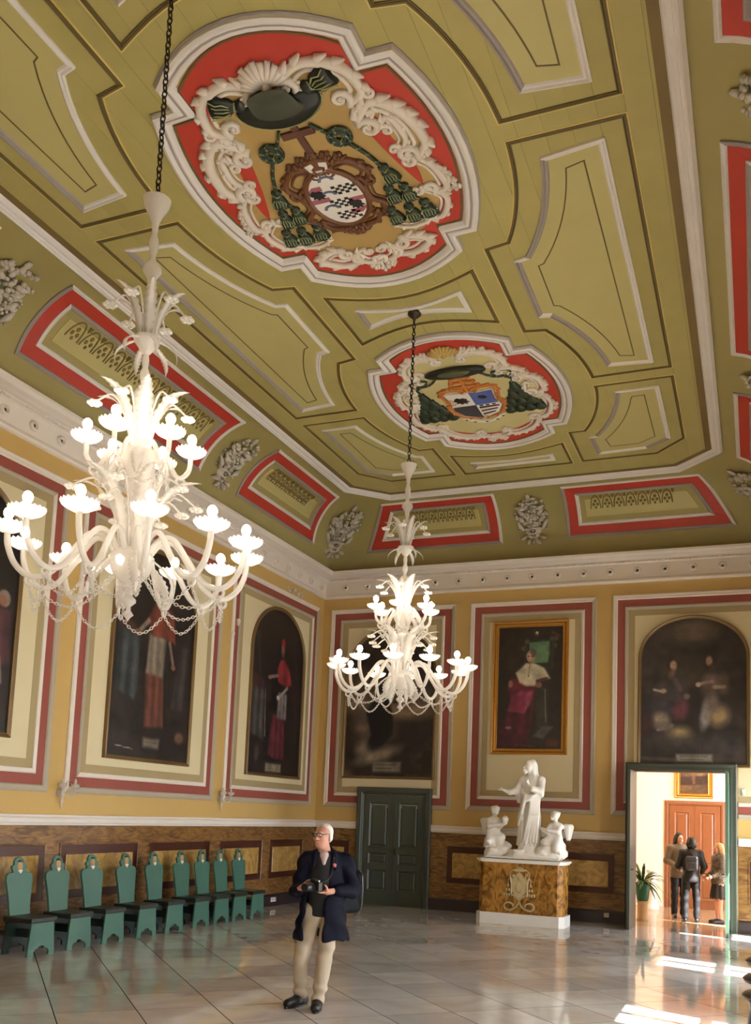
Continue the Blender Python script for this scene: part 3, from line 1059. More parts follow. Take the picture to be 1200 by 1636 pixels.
    # swag chains
    def swag(lowp, n, ph, drop, inner):
        ch = None
        for k in range(n):
            a0, a1 = math.radians(ph) + 2 * PI * k / n, math.radians(ph) + 2 * PI * (k + 1) / n
            p0 = np.array([lowp[0] * math.cos(a0), lowp[0] * math.sin(a0), lowp[2] - 0.05]); p1 = np.array([lowp[0] * math.cos(a1), lowp[0] * math.sin(a1), lowp[2] - 0.05])
            pts = [p0 + (p1 - p0) * t / 10 + np.array([0, 0, -drop * math.sin(PI * t / 10)]) for t in range(11)]
            chain_mb(pts, 0.017, 0.0036).build('swag_chain', m_glass, T, 'all')
            if inner and k % 2 == 0:
                p2 = np.array([0.12 * math.cos(a0), 0.12 * math.sin(a0), inner])
                pts = [p0 + (p2 - p0) * t / 10 + np.array([0, 0, -drop * 1.0 * math.sin(PI * t / 10)]) for t in range(11)]
                chain_mb(pts, 0.017, 0.0036).build('swag_chain', m_glass, T, 'all')
    swag(lo, 12, -46, 0.15, z(3.5))
    swag(up, 6, -20, 0.11, z(4.24))
    # leaves and flowers
    def ring(mesh, n, ph, zz, r0, name, tilt=0.0):
        for k in range(n):
            a = math.radians(ph) + 2 * PI * k / n
            new_obj(name, mesh, T, (r0 * math.cos(a), r0 * math.sin(a), zz), (0, tilt, a))
    def flow(L, R, droop):
        pts = spline([(0, 0, 0), (0.06 * R / 0.25, 0, L * 0.6), (R * 0.6, 0, L * 0.95), (R, 0, L * (1.0 - droop)), (R * 1.12, 0, L * (0.92 - droop))], 4)
        b = MB().tube(pts, 0.008, 6)
        f = flower_mb((R * 1.12, 0, L * (0.92 - droop)), 0.042)
        b.add(f.v, f.f)
        return b.mesh('glass_flower', m_glass, 'all')
    ring(leaf_mb(0.38, 0.05, 0.38).mesh('glass_leaf', m_glass, 'all'), 6, 10, z(5.24), 0.05, 'glass_leaf')
    ring(flow(0.34, 0.2, 0.25), 6, 40, z(5.24), 0.05, 'glass_flower')
    ring(leaf_mb(0.2, 0.03, 0.5).mesh('drooping_leaf', m_glass, 'all'), 6, 25, z(5.25), 0.07, 'drooping_leaf', math.radians(100))
    ring(leaf_mb(0.44, 0.065, 0.42, 11).mesh('glass_leaf', m_glass, 'all'), 6, 12, z(4.44), 0.06, 'glass_leaf')
    ring(flow(0.38, 0.24, 0.2), 6, 42, z(4.44), 0.06, 'glass_flower')
    ring(leaf_mb(0.24, 0.05, 0.5).mesh('drooping_leaf', m_glass, 'all'), 6, 5, z(4.42), 0.1, 'drooping_leaf', math.radians(115))
    ring(leaf_mb(0.56, 0.075, 0.44, 13).mesh('glass_leaf', m_glass, 'all'), 6, 20, z(3.68), 0.08, 'glass_leaf')
    ring(flow(0.5, 0.32, 0.15), 6, 50, z(3.68), 0.08, 'glass_flower')
    ring(flow(0.4, 0.22, 0.2), 6, 32, z(3.68), 0.08, 'glass_flower')
    ring(leaf_mb(0.3, 0.06, 0.5).mesh('drooping_leaf', m_glass, 'all'), 6, 15, z(3.62), 0.14, 'drooping_leaf', math.radians(115))
    return T
ch_far = make_chandelier('white blown-glass chandelier hanging in front of the back wall, the smaller-looking far one')
ch_near = copy_tree(ch_far)
ch_near['label'] = 'white blown-glass chandelier hanging nearest, in front of the left wall paintings'
ch_near.location = (CX, 5.25, ZB)

# ------------------------------------------------------------------ ceiling medallions
m_orn = mat('ornament_white', (222, 212, 198), 0.55, var=0.08, vscale=6)
m_orn_sh = mat('ornament_grey', (150, 138, 118), 0.6)
m_mfield = mat('medallion_ground', (172, 142, 84), 0.6, var=0.12, vscale=3)
m_mfield2 = mat('medallion_ground_light', (196, 184, 130), 0.6, var=0.08, vscale=3)
m_green = mat('dark_green_cord', (40, 54, 38), 0.5, var=0.3, vscale=25)
m_greenl = mat('pale_green_strand', (150, 160, 112), 0.5)
m_hat = mat('black_green_felt', (26, 30, 24), 0.45, var=0.4, vscale=5)
m_brown = mat('carved_brown', (104, 62, 34), 0.5, var=0.25, vscale=9)
m_bronze = mat('orange_gold', (190, 116, 52), 0.45, var=0.2, vscale=9)
m_black = mat('heraldic_black', (30, 26, 26), 0.5)
m_hwhite = mat('heraldic_white', (230, 226, 218), 0.5)
m_hblue = mat('heraldic_slate_blue', (92, 100, 128), 0.5)
m_hblue2 = mat('heraldic_blue', (78, 96, 160), 0.5, var=0.15, vscale=8)
m_hpink = mat('heraldic_mauve', (158, 92, 104), 0.5)

def med_loop(s):
    """quatrefoil outline with stepped corners, half sizes 1.49 x 2.0 at s=0; inset s"""
    A, B = 1.49 - s, 2.0 - s
    pts = []
    k1, k2 = 1.30 - s * 1.05, 1.22 - s * 0.7           # end of the side arc (v), its u
    nx, ey = 0.97 - s * 0.85, 1.60 - s * 0.8
    rt = []
    for i in range(13):
        v = -k1 + 2 * k1 * i / 12
        rt.append((k2 + (A - k2) * (1 - (v / k1) ** 2), v))
    top = []
    for i in range(1, 12):
        u = nx - 2 * nx * i / 12
        top.append((u, ey + (B - ey) * (1 - (u / nx) ** 2)))
    notch = [(nx, k1 + 0.01)]
    q = rt + notch + [(nx, ey)] + top + [(-nx, ey), (-nx, k1 + 0.01)]
    q += [(-a, -c) for a, c in rt] + [(-nx, -k1 - 0.01), (-nx, -ey)] + [(-a, -c) for a, c in top] + [(nx, -ey), (nx, -k1 - 0.01)]
    return q

def spiral(c, r0, r1, a0, turns, n=14):
    return [(c[0] + (r0 + (r1 - r0) * i / n) * math.cos(math.radians(a0) + 2 * PI * turns * i / n),
             c[1] + (r0 + (r1 - r0) * i / n) * math.sin(math.radians(a0) + 2 * PI * turns * i / n)) for i in range(n + 1)]

def acanthus(pts, w0, w1, curl=1, lobes=7, leafy=True):
    """C-scroll: a raised band along pts with volute at the end and lobes along the outside"""
    b = MB(lambda u, v, w: (u, v, -w))
    P = [np.array([p[0], p[1]]) for p in spline([(p[0], p[1], 0) for p in pts], 5)]
    n = len(P)
    tz = 0.035
    b.tube([(p[0], p[1], tz * 0.6) for p in P], [w0 + (w1 - w0) * abs(2 * i / (n - 1) - 1) for i in range(n)], 7)
    # inner parallel fillet
    off = offset([tuple(p) for p in P], -curl * w0 * 1.7, False)
    b.tube([(p[0], p[1], tz * 0.4) for p in off], w0 * 0.42, 5)
    # volutes
    for e, d in ((0, 1), (n - 1, -1)):
        t = P[1] - P[0] if e == 0 else P[-1] - P[-2]
        t = t / np.linalg.norm(t) * (-1 if e == 0 else 1)
        nn = np.array([-t[1], t[0]]) * curl * (1 if e else -1) * -1
        c = P[e] - nn * (-w0 * 1.9)
        a0 = math.degrees(math.atan2(P[e][1] - c[1], P[e][0] - c[0]))
        sp = spiral(c, w0 * 1.9, w0 * 0.4, a0, 1.15 * curl * (-1 if e else 1) * -1, 12)
        b.tube([(p[0], p[1], tz * 0.7) for p in sp], [w0 * (0.75 - 0.4 * i / 12) for i in range(13)], 6)
        b.ball((c[0], c[1], tz * 0.8), (w0 * 0.55, w0 * 0.55, w0 * 0.5), 7, 4)
    if leafy:
        for i in range(lobes):
            k = int((i + 0.8) * (n - 2) / (lobes + 0.6))
            t = P[k + 1] - P[k]; t = t / np.linalg.norm(t)
            nn = np.array([-t[1], t[0]]) * curl
            c = P[k] + nn * w0 * 0.85 + t * w0 * 0.5
            q = c + nn * w0 * 0.5 + t * w0 * 1.5
            b.tube([(P[k][0], P[k][1], tz * 0.5), (c[0], c[1], tz * 0.9), (q[0], q[1], tz * 0.35)], [w0 * 0.6, w0 * 0.8, w0 * 0.22], 6)
    return b

def flourish(T, pts, w0, w1=None, curl=1, lobes=7):
    w0 = w0 * 0.74
    pts = [(p[0] * 0.94, p[1] * 0.94) for p in pts]
    return acanthus(pts, w0, w1 or w0 * 0.6, curl, lobes).build('acanthus_scroll', m_orn, T, 'all')

def shell(T, c, r, a0=90, n=9, name='scallop_shell', m_=None):
    b = MB(lambda u, v, w: (u, v, -w))
    for k in range(n):
        a = math.radians(a0 - 75 + 150 * k / (n - 1))
        d = np.array([math.cos(a), math.sin(a)])
        q = np.array(c) + d * r * (1.0 if k % 2 else 0.93)
        b.tube([(c[0], c[1], 0.02), ((c[0] + q[0]) / 2, (c[1] + q[1]) / 2, 0.055), (q[0], q[1], 0.02)], [r * 0.06, r * 0.1, r * 0.12], 6)
    b.ball((c[0], c[1], 0.03), r * 0.2, 8, 5)
    return b.build(name, m_ or m_orn, T, 'all')

def blossoms(T, L, r, name='flower_cluster'):
    b = MB(lambda u, v, w: (u, v, -w))
    rr_ = random.Random(3)
    for (u, v) in L:
        for k in range(5):
            a = 2 * PI * k / 5 + rr_.random()
            b.ball((u + r * 0.6 * math.cos(a), v + r * 0.6 * math.sin(a), 0.02), (r * 0.48, r * 0.48, r * 0.5), 6, 4)
        b.ball((u, v, 0.035), r * 0.4, 6, 4)
    o = b.build(name, m_orn, T, 'all')
    o['kind'] = 'stuff'
    return o

def rope(T, pts, r, name='cord', mm=None):
    """two strands twisted round each other"""
    P = spline([(p[0], p[1], p[2] if len(p) > 2 else 0.03) for p in pts], 5)
    o = MB(lambda u, v, w: (u, v, -w)).tube(P, r, 6).build(name, mm or m_green, T, 'all')
    b = MB(lambda u, v, w: (u, v, -w))
    n = len(P)
    L = sum(np.linalg.norm(P[i + 1] - P[i]) for i in range(n - 1))
    k_ = max(6, int(L / (r * 1.5)))
    s = []
    for k in range(k_ + 1):
        f = k / k_ * (n - 1); i = min(int(f), n - 2); p = P[i] + (P[i + 1] - P[i]) * (f - i)
        t = norm(P[i + 1] - P[i]); a = norm(np.cross(t, (0, 0, 1.0))); c = np.cross(t, a)
        th = k * 2 * PI / 4
        s.append(p + r * 0.8 * (math.cos(th) * a + math.sin(th) * c))
    b.tube(s, r * 0.4, 5)
    b.build('cord_strand', m_greenl, o, 'all')
    return o

def tassel(T, u, v, L, ang=0.0, mm=None, lines=True, name='tassel'):
    ca, sa = math.cos(ang), math.sin(ang)
    xf = lambda a, b_, w: (u + a * ca - b_ * sa, v + a * sa + b_ * ca, -(w + 0.005))
    # local +b_ runs from knot to fringe
    b = MB(xf)
    vs_, fs = [], []
    prof = [(0.10, 0), (0.2, 0.05), (0.24, 0.16), (0.16, 0.26), (0.14, 0.3), (0.26, 0.42), (0.34, 0.7), (0.38, 0.96), (0.3, 1.0), (0.0, 0.98)]
    for r, t in prof:
        for k in range(10):
            a = 2 * PI * k / 10
            vs_.append((r * L * math.cos(a), t * L, max(0, 0.09 * L + r * L * 0.55 * math.sin(a))))
    for i in range(len(prof) - 1):
        for k in range(10):
            fs.append((i * 10 + k, i * 10 + (k + 1) % 10, i * 10 + 10 + (k + 1) % 10, i * 10 + 10 + k))
    b.add(vs_, fs)
    o = b.build(name, mm or m_green, T, 'all')
    if lines:
        b = MB(xf)
        for k in range(5):
            q = (k - 2) / 2
            b.tube([(q * 0.16 * L, 0.42 * L, 0.25 * L), (q * 0.28 * L + 0.02 * L, 0.6 * L, 0.27 * L), (q * 0.24 * L, 0.78 * L, 0.28 * L), (q * 0.33 * L, 0.97 * L, 0.24 * L)], 0.022 * L, 4)
        b.tube([(-0.16 * L, 0.28 * L, 0.1 * L), (0, 0.3 * L, 0.22 * L), (0.16 * L, 0.28 * L, 0.1 * L)], 0.03 * L, 4)
        b.build('fringe_strand', m_greenl, o, 'all')
    return o

def medallion_base(label, cy, ground):
    T = thing('ceiling_medallion', label, 'ceiling relief', (CX + 0.03, cy, CH), 0, 'coat of arms medallions on the ceiling')
    xf = lambda u, v, w: (u, v, -w)
    MB(xf).sweep(med_loop(0), [(0.0, 0.0), (0.0, 0.05), (0.03, 0.065), (0.06, 0.055), (0.075, 0.035), (0.11, 0.05), (0.13, 0.042), (0.15, 0.02), (0.165, 0.0)]).build('frame_moulding', m_cwhite, T)
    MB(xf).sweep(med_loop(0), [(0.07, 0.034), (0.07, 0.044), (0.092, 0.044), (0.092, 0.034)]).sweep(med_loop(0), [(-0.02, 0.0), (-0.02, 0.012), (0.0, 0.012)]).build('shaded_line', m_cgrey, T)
    MB(xf).sweep(med_loop(0.165), [(0.0, 0.0), (0.0, 0.014), (0.022, 0.012), (0.03, 0.0)]).build('gilt_fillet', m_dark, T)
    lp = med_loop(0.16)
    b = MB(xf)
    n = len(lp)
    b.add([(0, 0, 0.006)] + [(p[0], p[1], 0.006) for p in lp], [(0, 1 + i, 1 + (i + 1) % n) for i in range(n)])
    b.build('red_field', m_cred, T)
    return T

def poly_plate(T, pts, w, name, mm, th=0.004, sm=True):
    P = [(p[0], p[1]) for p in spline([(p[0], p[1], 0) for p in pts + pts[:1]], 4)[:-1]] if sm else pts
    P = ccw(P)
    c = (sum(p[0] for p in P) / len(P), sum(p[1] for p in P) / len(P))
    b = MB(lambda u, v, w_: (u, v, -w_))
    n = len(P)
    b.add([(c[0], c[1], w)] + [(p[0], p[1], w) for p in P] + [(p[0], p[1], w - th) for p in P],
          [(0, 1 + i, 1 + (i + 1) % n) for i in range(n)] + [(1 + i, 1 + (i + 1) % n, n + 1 + (i + 1) % n, n + 1 + i) for i in range(n)])
    return b.build(name, mm, T)

# local frame: u to the right, v towards the far wall; the crest's head points to -v
def mir(L): return [(-p[0],) + tuple(p[1:]) for p in L]

T1 = medallion_base('large oval ceiling medallion with black tasselled hat over a chequered shield', 7.92, m_mfield)
ring_ = [(0.0, -1.52), (0.45, -1.48), (0.72, -1.3), (0.86, -0.98), (1.05, -0.8), (1.18, -0.3), (1.18, 0.3), (1.06, 0.85), (0.92, 1.05), (0.70, 1.22), (0.4, 1.4), (0.0, 1.48)]
ring_ = [(p[0] * 0.92, p[1] * 0.92) for p in ring_]
poly_plate(T1, ring_ + [(-p[0], p[1]) for p in ring_[-2:0:-1]], 0.010, 'olive_ground', m_mfield)
for s in (1, -1):
    f = (lambda L: L) if s > 0 else mir
    poly_plate(T1, f([(0.62, -0.55), (0.78, -0.62), (0.83, -0.3), (0.92, 0.05), (0.9, 0.42), (0.78, 0.1), (0.7, -0.2)]), 0.015, 'red_cartouche_opening', m_cred)
    flourish(T1, f([(0.12, -1.36), (0.42, -1.5), (0.74, -1.36), (0.84, -1.02), (0.66, -0.88)]), 0.075, curl=-s, lobes=7)
    flourish(T1, f([(0.84, -1.0), (0.72, -0.78), (0.9, -0.72)]), 0.045, curl=s, lobes=3)
    flourish(T1, f([(0.62, -0.62), (0.86, -0.86), (1.12, -0.62), (1.2, -0.2), (1.06, 0.02)]), 0.085, curl=-s, lobes=8)
    flourish(T1, f([(0.82, -0.5), (0.96, -0.62), (1.02, -0.3), (0.92, -0.12)]), 0.05, curl=-s, lobes=4)
    flourish(T1, f([(1.0, -0.02), (1.16, 0.2), (1.2, 0.55), (1.02, 0.6)]), 0.06, curl=-s, lobes=6)
    flourish(T1, f([(0.92, 0.45), (1.14, 0.7), (1.02, 1.0), (0.8, 1.02)]), 0.055, curl=-s, lobes=5)
    flourish(T1, f([(0.4, 1.02), (0.62, 1.1), (0.86, 1.02), (0.98, 0.86)]), 0.035, curl=s, lobes=4)
    flourish(T1, f([(0.36, 1.24), (0.58, 1.26), (0.72, 1.38), (0.5, 1.56), (0.22, 1.55)]), 0.07, curl=-s, lobes=6)
    flourish(T1, f([(0.04, 1.62), (0.2, 1.56), (0.24, 1.38), (0.1, 1.3)]), 0.05, curl=s, lobes=4)
    blossoms(T1, f([(1.18, 0.36), (1.2, 0.46), (1.16, 0.28), (1.22, 0.56)]), 0.055)
    flourish(T1, f([(0.06, -1.2), (0.22, -1.14), (0.34, -1.22)]), 0.04, curl=s, lobes=3)
shell(T1, (0, -1.28), 0.28, -90, 11)
blossoms(T1, [(0, 1.5), (0.1, 1.58), (-0.1, 1.58), (0, 1.64)], 0.07)
# hat
hat = MB(lambda u, v, w: (u, v, -w))
def ell_dome(b, c, rings, n=20):
    vs_, fs = [], []
    for (ru, rv, dv, w) in rings:
        for k in range(n):
            a = 2 * PI * k / n
            vs_.append((c[0] + ru * math.cos(a), c[1] + dv + rv * math.sin(a), w))
    for i in range(len(rings) - 1):
        for k in range(n):
            fs.append((i * n + k, i * n + (k + 1) % n, i * n + n + (k + 1) % n, i * n + n + k))
    fs.append(tuple(range((len(rings) - 1) * n, len(rings) * n)))
    return b.add(vs_, fs)
BR = [(0.44 * math.cos(t), -1.08 + (0.3 if math.sin(t) > 0 else 0.10) * math.sin(t)) for t in [2 * PI * k / 28 for k in range(28)]]
MB(lambda u, v, w: (u, v, -w)).prism(BR, 0.012, 0.07, 0.03).build('hat_brim', m_hat, T1, 'all')
ell_dome(MB(lambda u, v, w: (u, v, -w)), (0.0, -1.02), [(0.25, 0.11, 0.03, 0.05), (0.235, 0.11, -0.08, 0.11), (0.215, 0.09, -0.22, 0.13), (0.20, 0.075, -0.25, 0.13), (0.16, 0.045, -0.25, 0.115)]).build('hat_crown', mat('hat_crown_felt', (66, 70, 56), 0.4, var=0.3, vscale=6), T1, 'all')
MB(lambda u, v, w: (u, v, -w)).tube([(0.44 * math.cos(a), -1.08 + 0.3 * math.sin(a), 0.045) for a in [PI * i / 14 for i in range(15)]], 0.008, 5).build('hat_piping', m_greenl, T1, 'all')
for s in (1, -1):
    tassel(T1, s * 0.30, -1.14, 0.34, s * -PI * 0.60, m_hat, True, 'hat_tassel')
    rope(T1, [(s * 0.16, -0.74), (s * 0.24, -0.62), (s * 0.30, -0.55)], 0.018)
    kn = MB(lambda u, v, w: (u, v, -w))
    kc = (s * 0.37, -0.5)
    for (R, ang, q) in ((0.115, 0, 1), (0.10, 0.9, 0.6), (0.10, -0.9, 0.6), (0.05, 0, 1)):
        pts = [(kc[0] + R * math.cos(t) * math.cos(ang) - R * q * math.sin(t) * math.sin(ang), kc[1] + R * math.cos(t) * math.sin(ang) + R * q * math.sin(t) * math.cos(ang), 0.035) for t in [2 * PI * i / 14 for i in range(15)]]
        o = rope(T1, pts, 0.018, 'knotted_cord')
    rope(T1, [(s * 0.42, -0.38), (s * 0.52, -0.2), (s * 0.6, 0.02)], 0.02)
    t1 = (s * 0.6, 0.0)
    tassel(T1, t1[0], t1[1], 0.26, 0.2 * -s)
    for du, dv in ((-0.06, 0.34), (0.10, 0.36)):
        rope(T1, [(t1[0] + s * du * 0.3, t1[1] + 0.18), (t1[0] + s * du, t1[1] + dv)], 0.014)
        tassel(T1, t1[0] + s * du, t1[1] + dv - 0.03, 0.25, 0.1 * -s)
    for du, dv in ((-0.16, 0.66), (0.04, 0.68), (0.22, 0.66)):
        rope(T1, [(t1[0] + s * (du * 0.6), t1[1] + 0.52), (t1[0] + s * du, t1[1] + dv)], 0.014)
        tassel(T1, t1[0] + s * du, t1[1] + dv - 0.03, 0.26, 0.08 * -s)
# cross
b = MB(lambda u, v, w: (u, v, -w))
b.box(-0.035, 0.035, -0.80, -0.2, 0.012, 0.035); b.box(-0.17, 0.17, -0.70, -0.62, 0.012, 0.038)
b.build('cross', mat('cross_brown', (92, 56, 44), 0.5), T1)
# shield and cartouche
def shield_oval(T, cu, cv, ru, rv, name='shield', mm=None):
    n = 28
    b = MB(lambda u, v, w: (u, v, -w))
    b.prism([(cu + ru * math.cos(2 * PI * k / n), cv + rv * math.sin(2 * PI * k / n)) for k in range(n)], 0.012, 0.04, 0.012)
    return b.build(name, mm or m_hwhite, T)
SH = (-0.02, 0.32)
sh1 = shield_oval(T1, SH[0], SH[1], 0.30, 0.42)
def in_oval(p, ru, rv): return (p[0] / ru) ** 2 + (p[1] / rv) ** 2
def oval_clip(poly, ru, rv):
    out = []
    for p in poly:
        e = math.sqrt(in_oval(p, ru, rv))
        out.append(p if e <= 1 else (p[0] / e, p[1] / e))
    return out
def sq(T, parts_, u0, u1, v0, v1, mm, w=0.043, name='shield_charge'):
    b = MB(lambda u, v, w_: (u, v, -w_))
    for (a, c, p, q) in parts_:
        pl = oval_clip([(a, p), ((a + c) / 2, p), (c, p), (c, (p + q) / 2), (c, q), ((a + c) / 2, q), (a, q), (a, (p + q) / 2)], 0.285, 0.405)
        b.prism([(SH[0] + x_, SH[1] + y_) for x_, y_ in pl], 0.036, w)
    return b.build(name, mm, T)
# head of the crest is towards -v; chequers and crescents alternate, corners mauve with black beasts
for q_ in [(-0.30, -0.10, -0.24, -0.17), (-0.30, -0.08, -0.06, 0.01), (0.10, 0.3, 0.02, 0.08), (0.06, 0.3, 0.2, 0.27)]:
    sq(sh1, [q_], 0, 0, 0, 0, m_hpink, name='mauve_stripe')
chk = []
for (a0, b0) in ((0.0, -0.2), (-0.1, 0.0), (-0.1, 0.2)):
    for i in range(6):
        for j in range(4):
            if (i + j) % 2 == 0:
                chk.append((a0 + i * 0.042, a0 + (i + 1) * 0.042, b0 + j * 0.034, b0 + (j + 1) * 0.034))
sq(sh1, chk, 0, 0, 0, 0, m_black, name='black_chequer')
for (a, c) in ((0.0, -0.3), (-0.06, -0.08), (-0.12, 0.13)):
    b = MB(lambda u, v, w: (u, v, -w))
    o1 = [(SH[0] + a + 0.09 * math.cos(t), SH[1] + c + 0.07 * math.sin(t)) for t in [PI + PI * i / 10 for i in range(11)]]
    o2 = [(SH[0] + a + 0.055 * math.cos(t), SH[1] + c + 0.045 * math.sin(t)) for t in [2 * PI - PI * i / 10 for i in range(11)]]
    b.prism(o1 + o2, 0.038, 0.046)
    b.build('crescent', m_hblue, sh1)
def beast(T, c, s, w=0.044):
    b = MB(lambda u, v, w_: (u, v, -w_))
    P = [(-0.06, -0.05), (-0.03, -0.075), (0.0, -0.05), (0.03, -0.06), (0.07, -0.03), (0.06, 0.0), (0.085, 0.03), (0.05, 0.035), (0.055, 0.07), (0.02, 0.05), (-0.01, 0.075), (-0.025, 0.04), (-0.065, 0.05), (-0.05, 0.01), (-0.08, -0.01)]
    b.prism([(c[0] + p[0] * s, c[1] + p[1] * s) for p in P], w - 0.006, w + 0.004)
    return b.build('black_beast', m_black, T)
beast(sh1, (SH[0] - 0.18, SH[1] - 0.12), 1.0); beast(sh1, (SH[0] + 0.16, SH[1] + 0.13), 1.0)
for s in (1, -1):
    f = (lambda L: [(p[0] + SH[0], p[1] + SH[1]) for p in L]) if s > 0 else (lambda L: [(-p[0] + SH[0], p[1] + SH[1]) for p in L])
    acanthus(f([(0.05, -0.46), (0.3, -0.5), (0.46, -0.3), (0.36, -0.12)]), 0.04, 0.025, -s, 5).build('carved_scroll', m_brown, T1, 'all')
    acanthus(f([(0.36, -0.16), (0.34, 0.1), (0.46, 0.24), (0.36, 0.36)]), 0.035, 0.022, s, 4).build('carved_scroll', m_brown, T1, 'all')
    acanthus(f([(0.34, 0.3), (0.28, 0.46), (0.1, 0.52), (0.1, 0.58)]), 0.035, 0.022, -s, 4).build('carved_scroll', m_brown, T1, 'all')
MB(lambda u, v, w: (u, v, -w)).sweep([(SH[0] + 0.315 * math.cos(2 * PI * k / 28), SH[1] + 0.435 * math.sin(2 * PI * k / 28)) for k in range(28)], [(-0.03, 0.01), (-0.03, 0.04), (0.0, 0.055), (0.03, 0.04)]).build('shield_rim', m_brown, T1)
mk = shield_oval(T1, SH[0], SH[1] - 0.5, 0.17, 0.13, 'mask_panel', m_brown)
b = MB(lambda u, v, w: (u, v, -w))
for (pts) in ([(-0.12, -0.06), (-0.04, -0.08), (-0.03, -0.03), (-0.07, 0.0), (-0.06, 0.07), (-0.1, 0.02)], [(0.12, -0.06), (0.04, -0.08), (0.03, -0.03), (0.08, 0.0), (0.05, 0.07), (0.1, 0.03)], [(-0.04, 0.03), (0.04, 0.03), (0.02, 0.08), (-0.03, 0.08)]):
    b.prism([(SH[0] + p[0], SH[1] - 0.5 + p[1]) for p in pts], 0.03, 0.05)
b.build('mask_highlight', m_hwhite, mk)
blossoms(T1, [(SH[0], SH[1] + 0.55), (SH[0] - 0.1, SH[1] + 0.53), (SH[0] + 0.1, SH[1] + 0.53)], 0.07, 'carved_leaf_base').data.materials[0] = m_brown
blossoms(T1, [(SH[0] - 0.14, SH[1] - 0.62), (SH[0], SH[1] - 0.66), (SH[0] + 0.14, SH[1] - 0.62), (SH[0] - 0.26, SH[1] - 0.56), (SH[0] + 0.26, SH[1] - 0.56)], 0.065, 'carved_crest').data.materials[0] = m_brown

# ---- second medallion
T2 = medallion_base('smaller far ceiling medallion with green hat over a blue and white quartered shield', 13.24, m_mfield2)
poly_plate(T2, ring_ + [(-p[0], p[1]) for p in ring_[-2:0:-1]], 0.010, 'pale_ground', m_mfield2)
for s in (1, -1):
    f = (lambda L: L) if s > 0 else mir
    flourish(T2, f([(0.15, -1.45), (0.45, -1.52), (0.72, -1.34), (0.8, -1.02), (0.6, -0.92)]), 0.07, curl=-s, lobes=8)
    flourish(T2, f([(0.62, -0.86), (0.84, -0.86), (1.0, -0.72), (0.86, -0.6)]), 0.055, curl=-s, lobes=6)
    flourish(T2, f([(0.9, -0.6), (1.15, -0.45), (1.2, -0.05), (1.02, 0.1)]), 0.07, curl=-s, lobes=7)
    flourish(T2, f([(0.95, -0.35), (0.9, -0.05), (1.02, 0.22)]), 0.045, curl=s, lobes=4)
    flourish(T2, f([(1.12, 0.1), (1.2, 0.5), (1.08, 0.9), (0.86, 1.0)]), 0.06, curl=-s, lobes=8)
    flourish(T2, f([(0.9, 0.96), (0.76, 1.3), (0.5, 1.5), (0.2, 1.5)]), 0.065, curl=-s, lobes=8)
    flourish(T2, f([(0.05, 1.6), (0.28, 1.5), (0.3, 1.3)]), 0.045, curl=s, lobes=4)
    poly_plate(T2, f([(1.04, -0.15), (1.1, -0.2), (1.12, 0.2), (1.06, 0.3)]), 0.015, 'red_cartouche_opening', m_cred)
    blossoms(T2, f([(1.17, 0.55), (1.14, 0.68), (0.3, -1.52), (0.42, -1.5), (0.55, -1.44)]), 0.06)
    # cords and tassels
    rope(T2, [(s * 0.3, -0.84), (s * 0.5, -0.62), (s * 0.75, -0.62), (s * 0.74, -0.78), (s * 0.5, -0.74), (s * 0.74, -0.5)], 0.018)
    rope(T2, [(s * 0.74, -0.5), (s * 0.72, -0.36)], 0.018)
    for row in range(4):
        for k in range(row + 1):
            uu = s * (0.72 + (k - row / 2) * 0.16)
            tassel(T2, uu, -0.38 + row * 0.24, 0.25, 0.0, m_green, False)
shell(T2, (0.0, -1.44), 0.24, -90, 11, 'golden_shell', mat('shell_gold', (190, 160, 90), 0.5))
blossoms(T2, [(0, 1.5), (0.1, 1.58), (-0.1, 1.58)], 0.08)
ell_dome(MB(lambda u, v, w: (u, v, -w)), (0.0, -0.92), [(0.44, 0.13, 0.0, 0.01), (0.47, 0.15, 0.0, 0.05), (0.44, 0.13, -0.01, 0.07), (0.24, 0.09, -0.03, 0.08)]).build('hat_brim', m_hat, T2, 'all')
ell_dome(MB(lambda u, v, w: (u, v, -w)), (0.0, -0.98), [(0.25, 0.09, 0.02, 0.05), (0.24, 0.09, -0.02, 0.1), (0.2, 0.07, -0.05, 0.12), (0.1, 0.04, -0.06, 0.125)]).build('hat_crown', mat('green_hat_felt', (78, 86, 56), 0.5, var=0.3, vscale=6), T2, 'all')
b = MB(lambda u, v, w: (u, v, -w))
b.box(-0.025, 0.025, -0.84, -0.25, 0.012, 0.04)
for v, hw in ((-0.72, 0.13), (-0.58, 0.17), (-0.44, 0.21)):
    b.box(-hw, hw, v - 0.025, v + 0.025, 0.012, 0.042)
    for sx in (-hw, hw):
        b.ball((sx, v, 0.03), 0.045, 7, 4)
b.ball((0, -0.84, 0.03), 0.05, 7, 4)
b.build('patriarchal_cross', m_bronze, T2)
SC = [(-0.40, -0.30), (-0.1, -0.26), (0, -0.3), (0.1, -0.26), (0.40, -0.30), (0.37, 0.0), (0.40, 0.3), (0.3, 0.55), (0.0, 0.72), (-0.3, 0.55), (-0.40, 0.3), (-0.37, 0.0)]
SC = [(p[0] * 0.97, p[1] * 0.94 + 0.02) for p in SC]
sh2 = MB(lambda u, v, w: (u, v, -w)).prism(SC, 0.012, 0.04).build('shield', m_hwhite, T2)
def quarter(pts, mm, name, w=0.045): return MB(lambda u, v, w_: (u, v, -w_)).prism(pts, 0.038, w).build(name, mm, sh2)
quarter([(0.0, -0.25), (0.1, -0.21), (0.37, -0.24), (0.35, 0.02), (0.37, 0.18), (0.0, 0.2)], m_hblue2, 'blue_quarter')
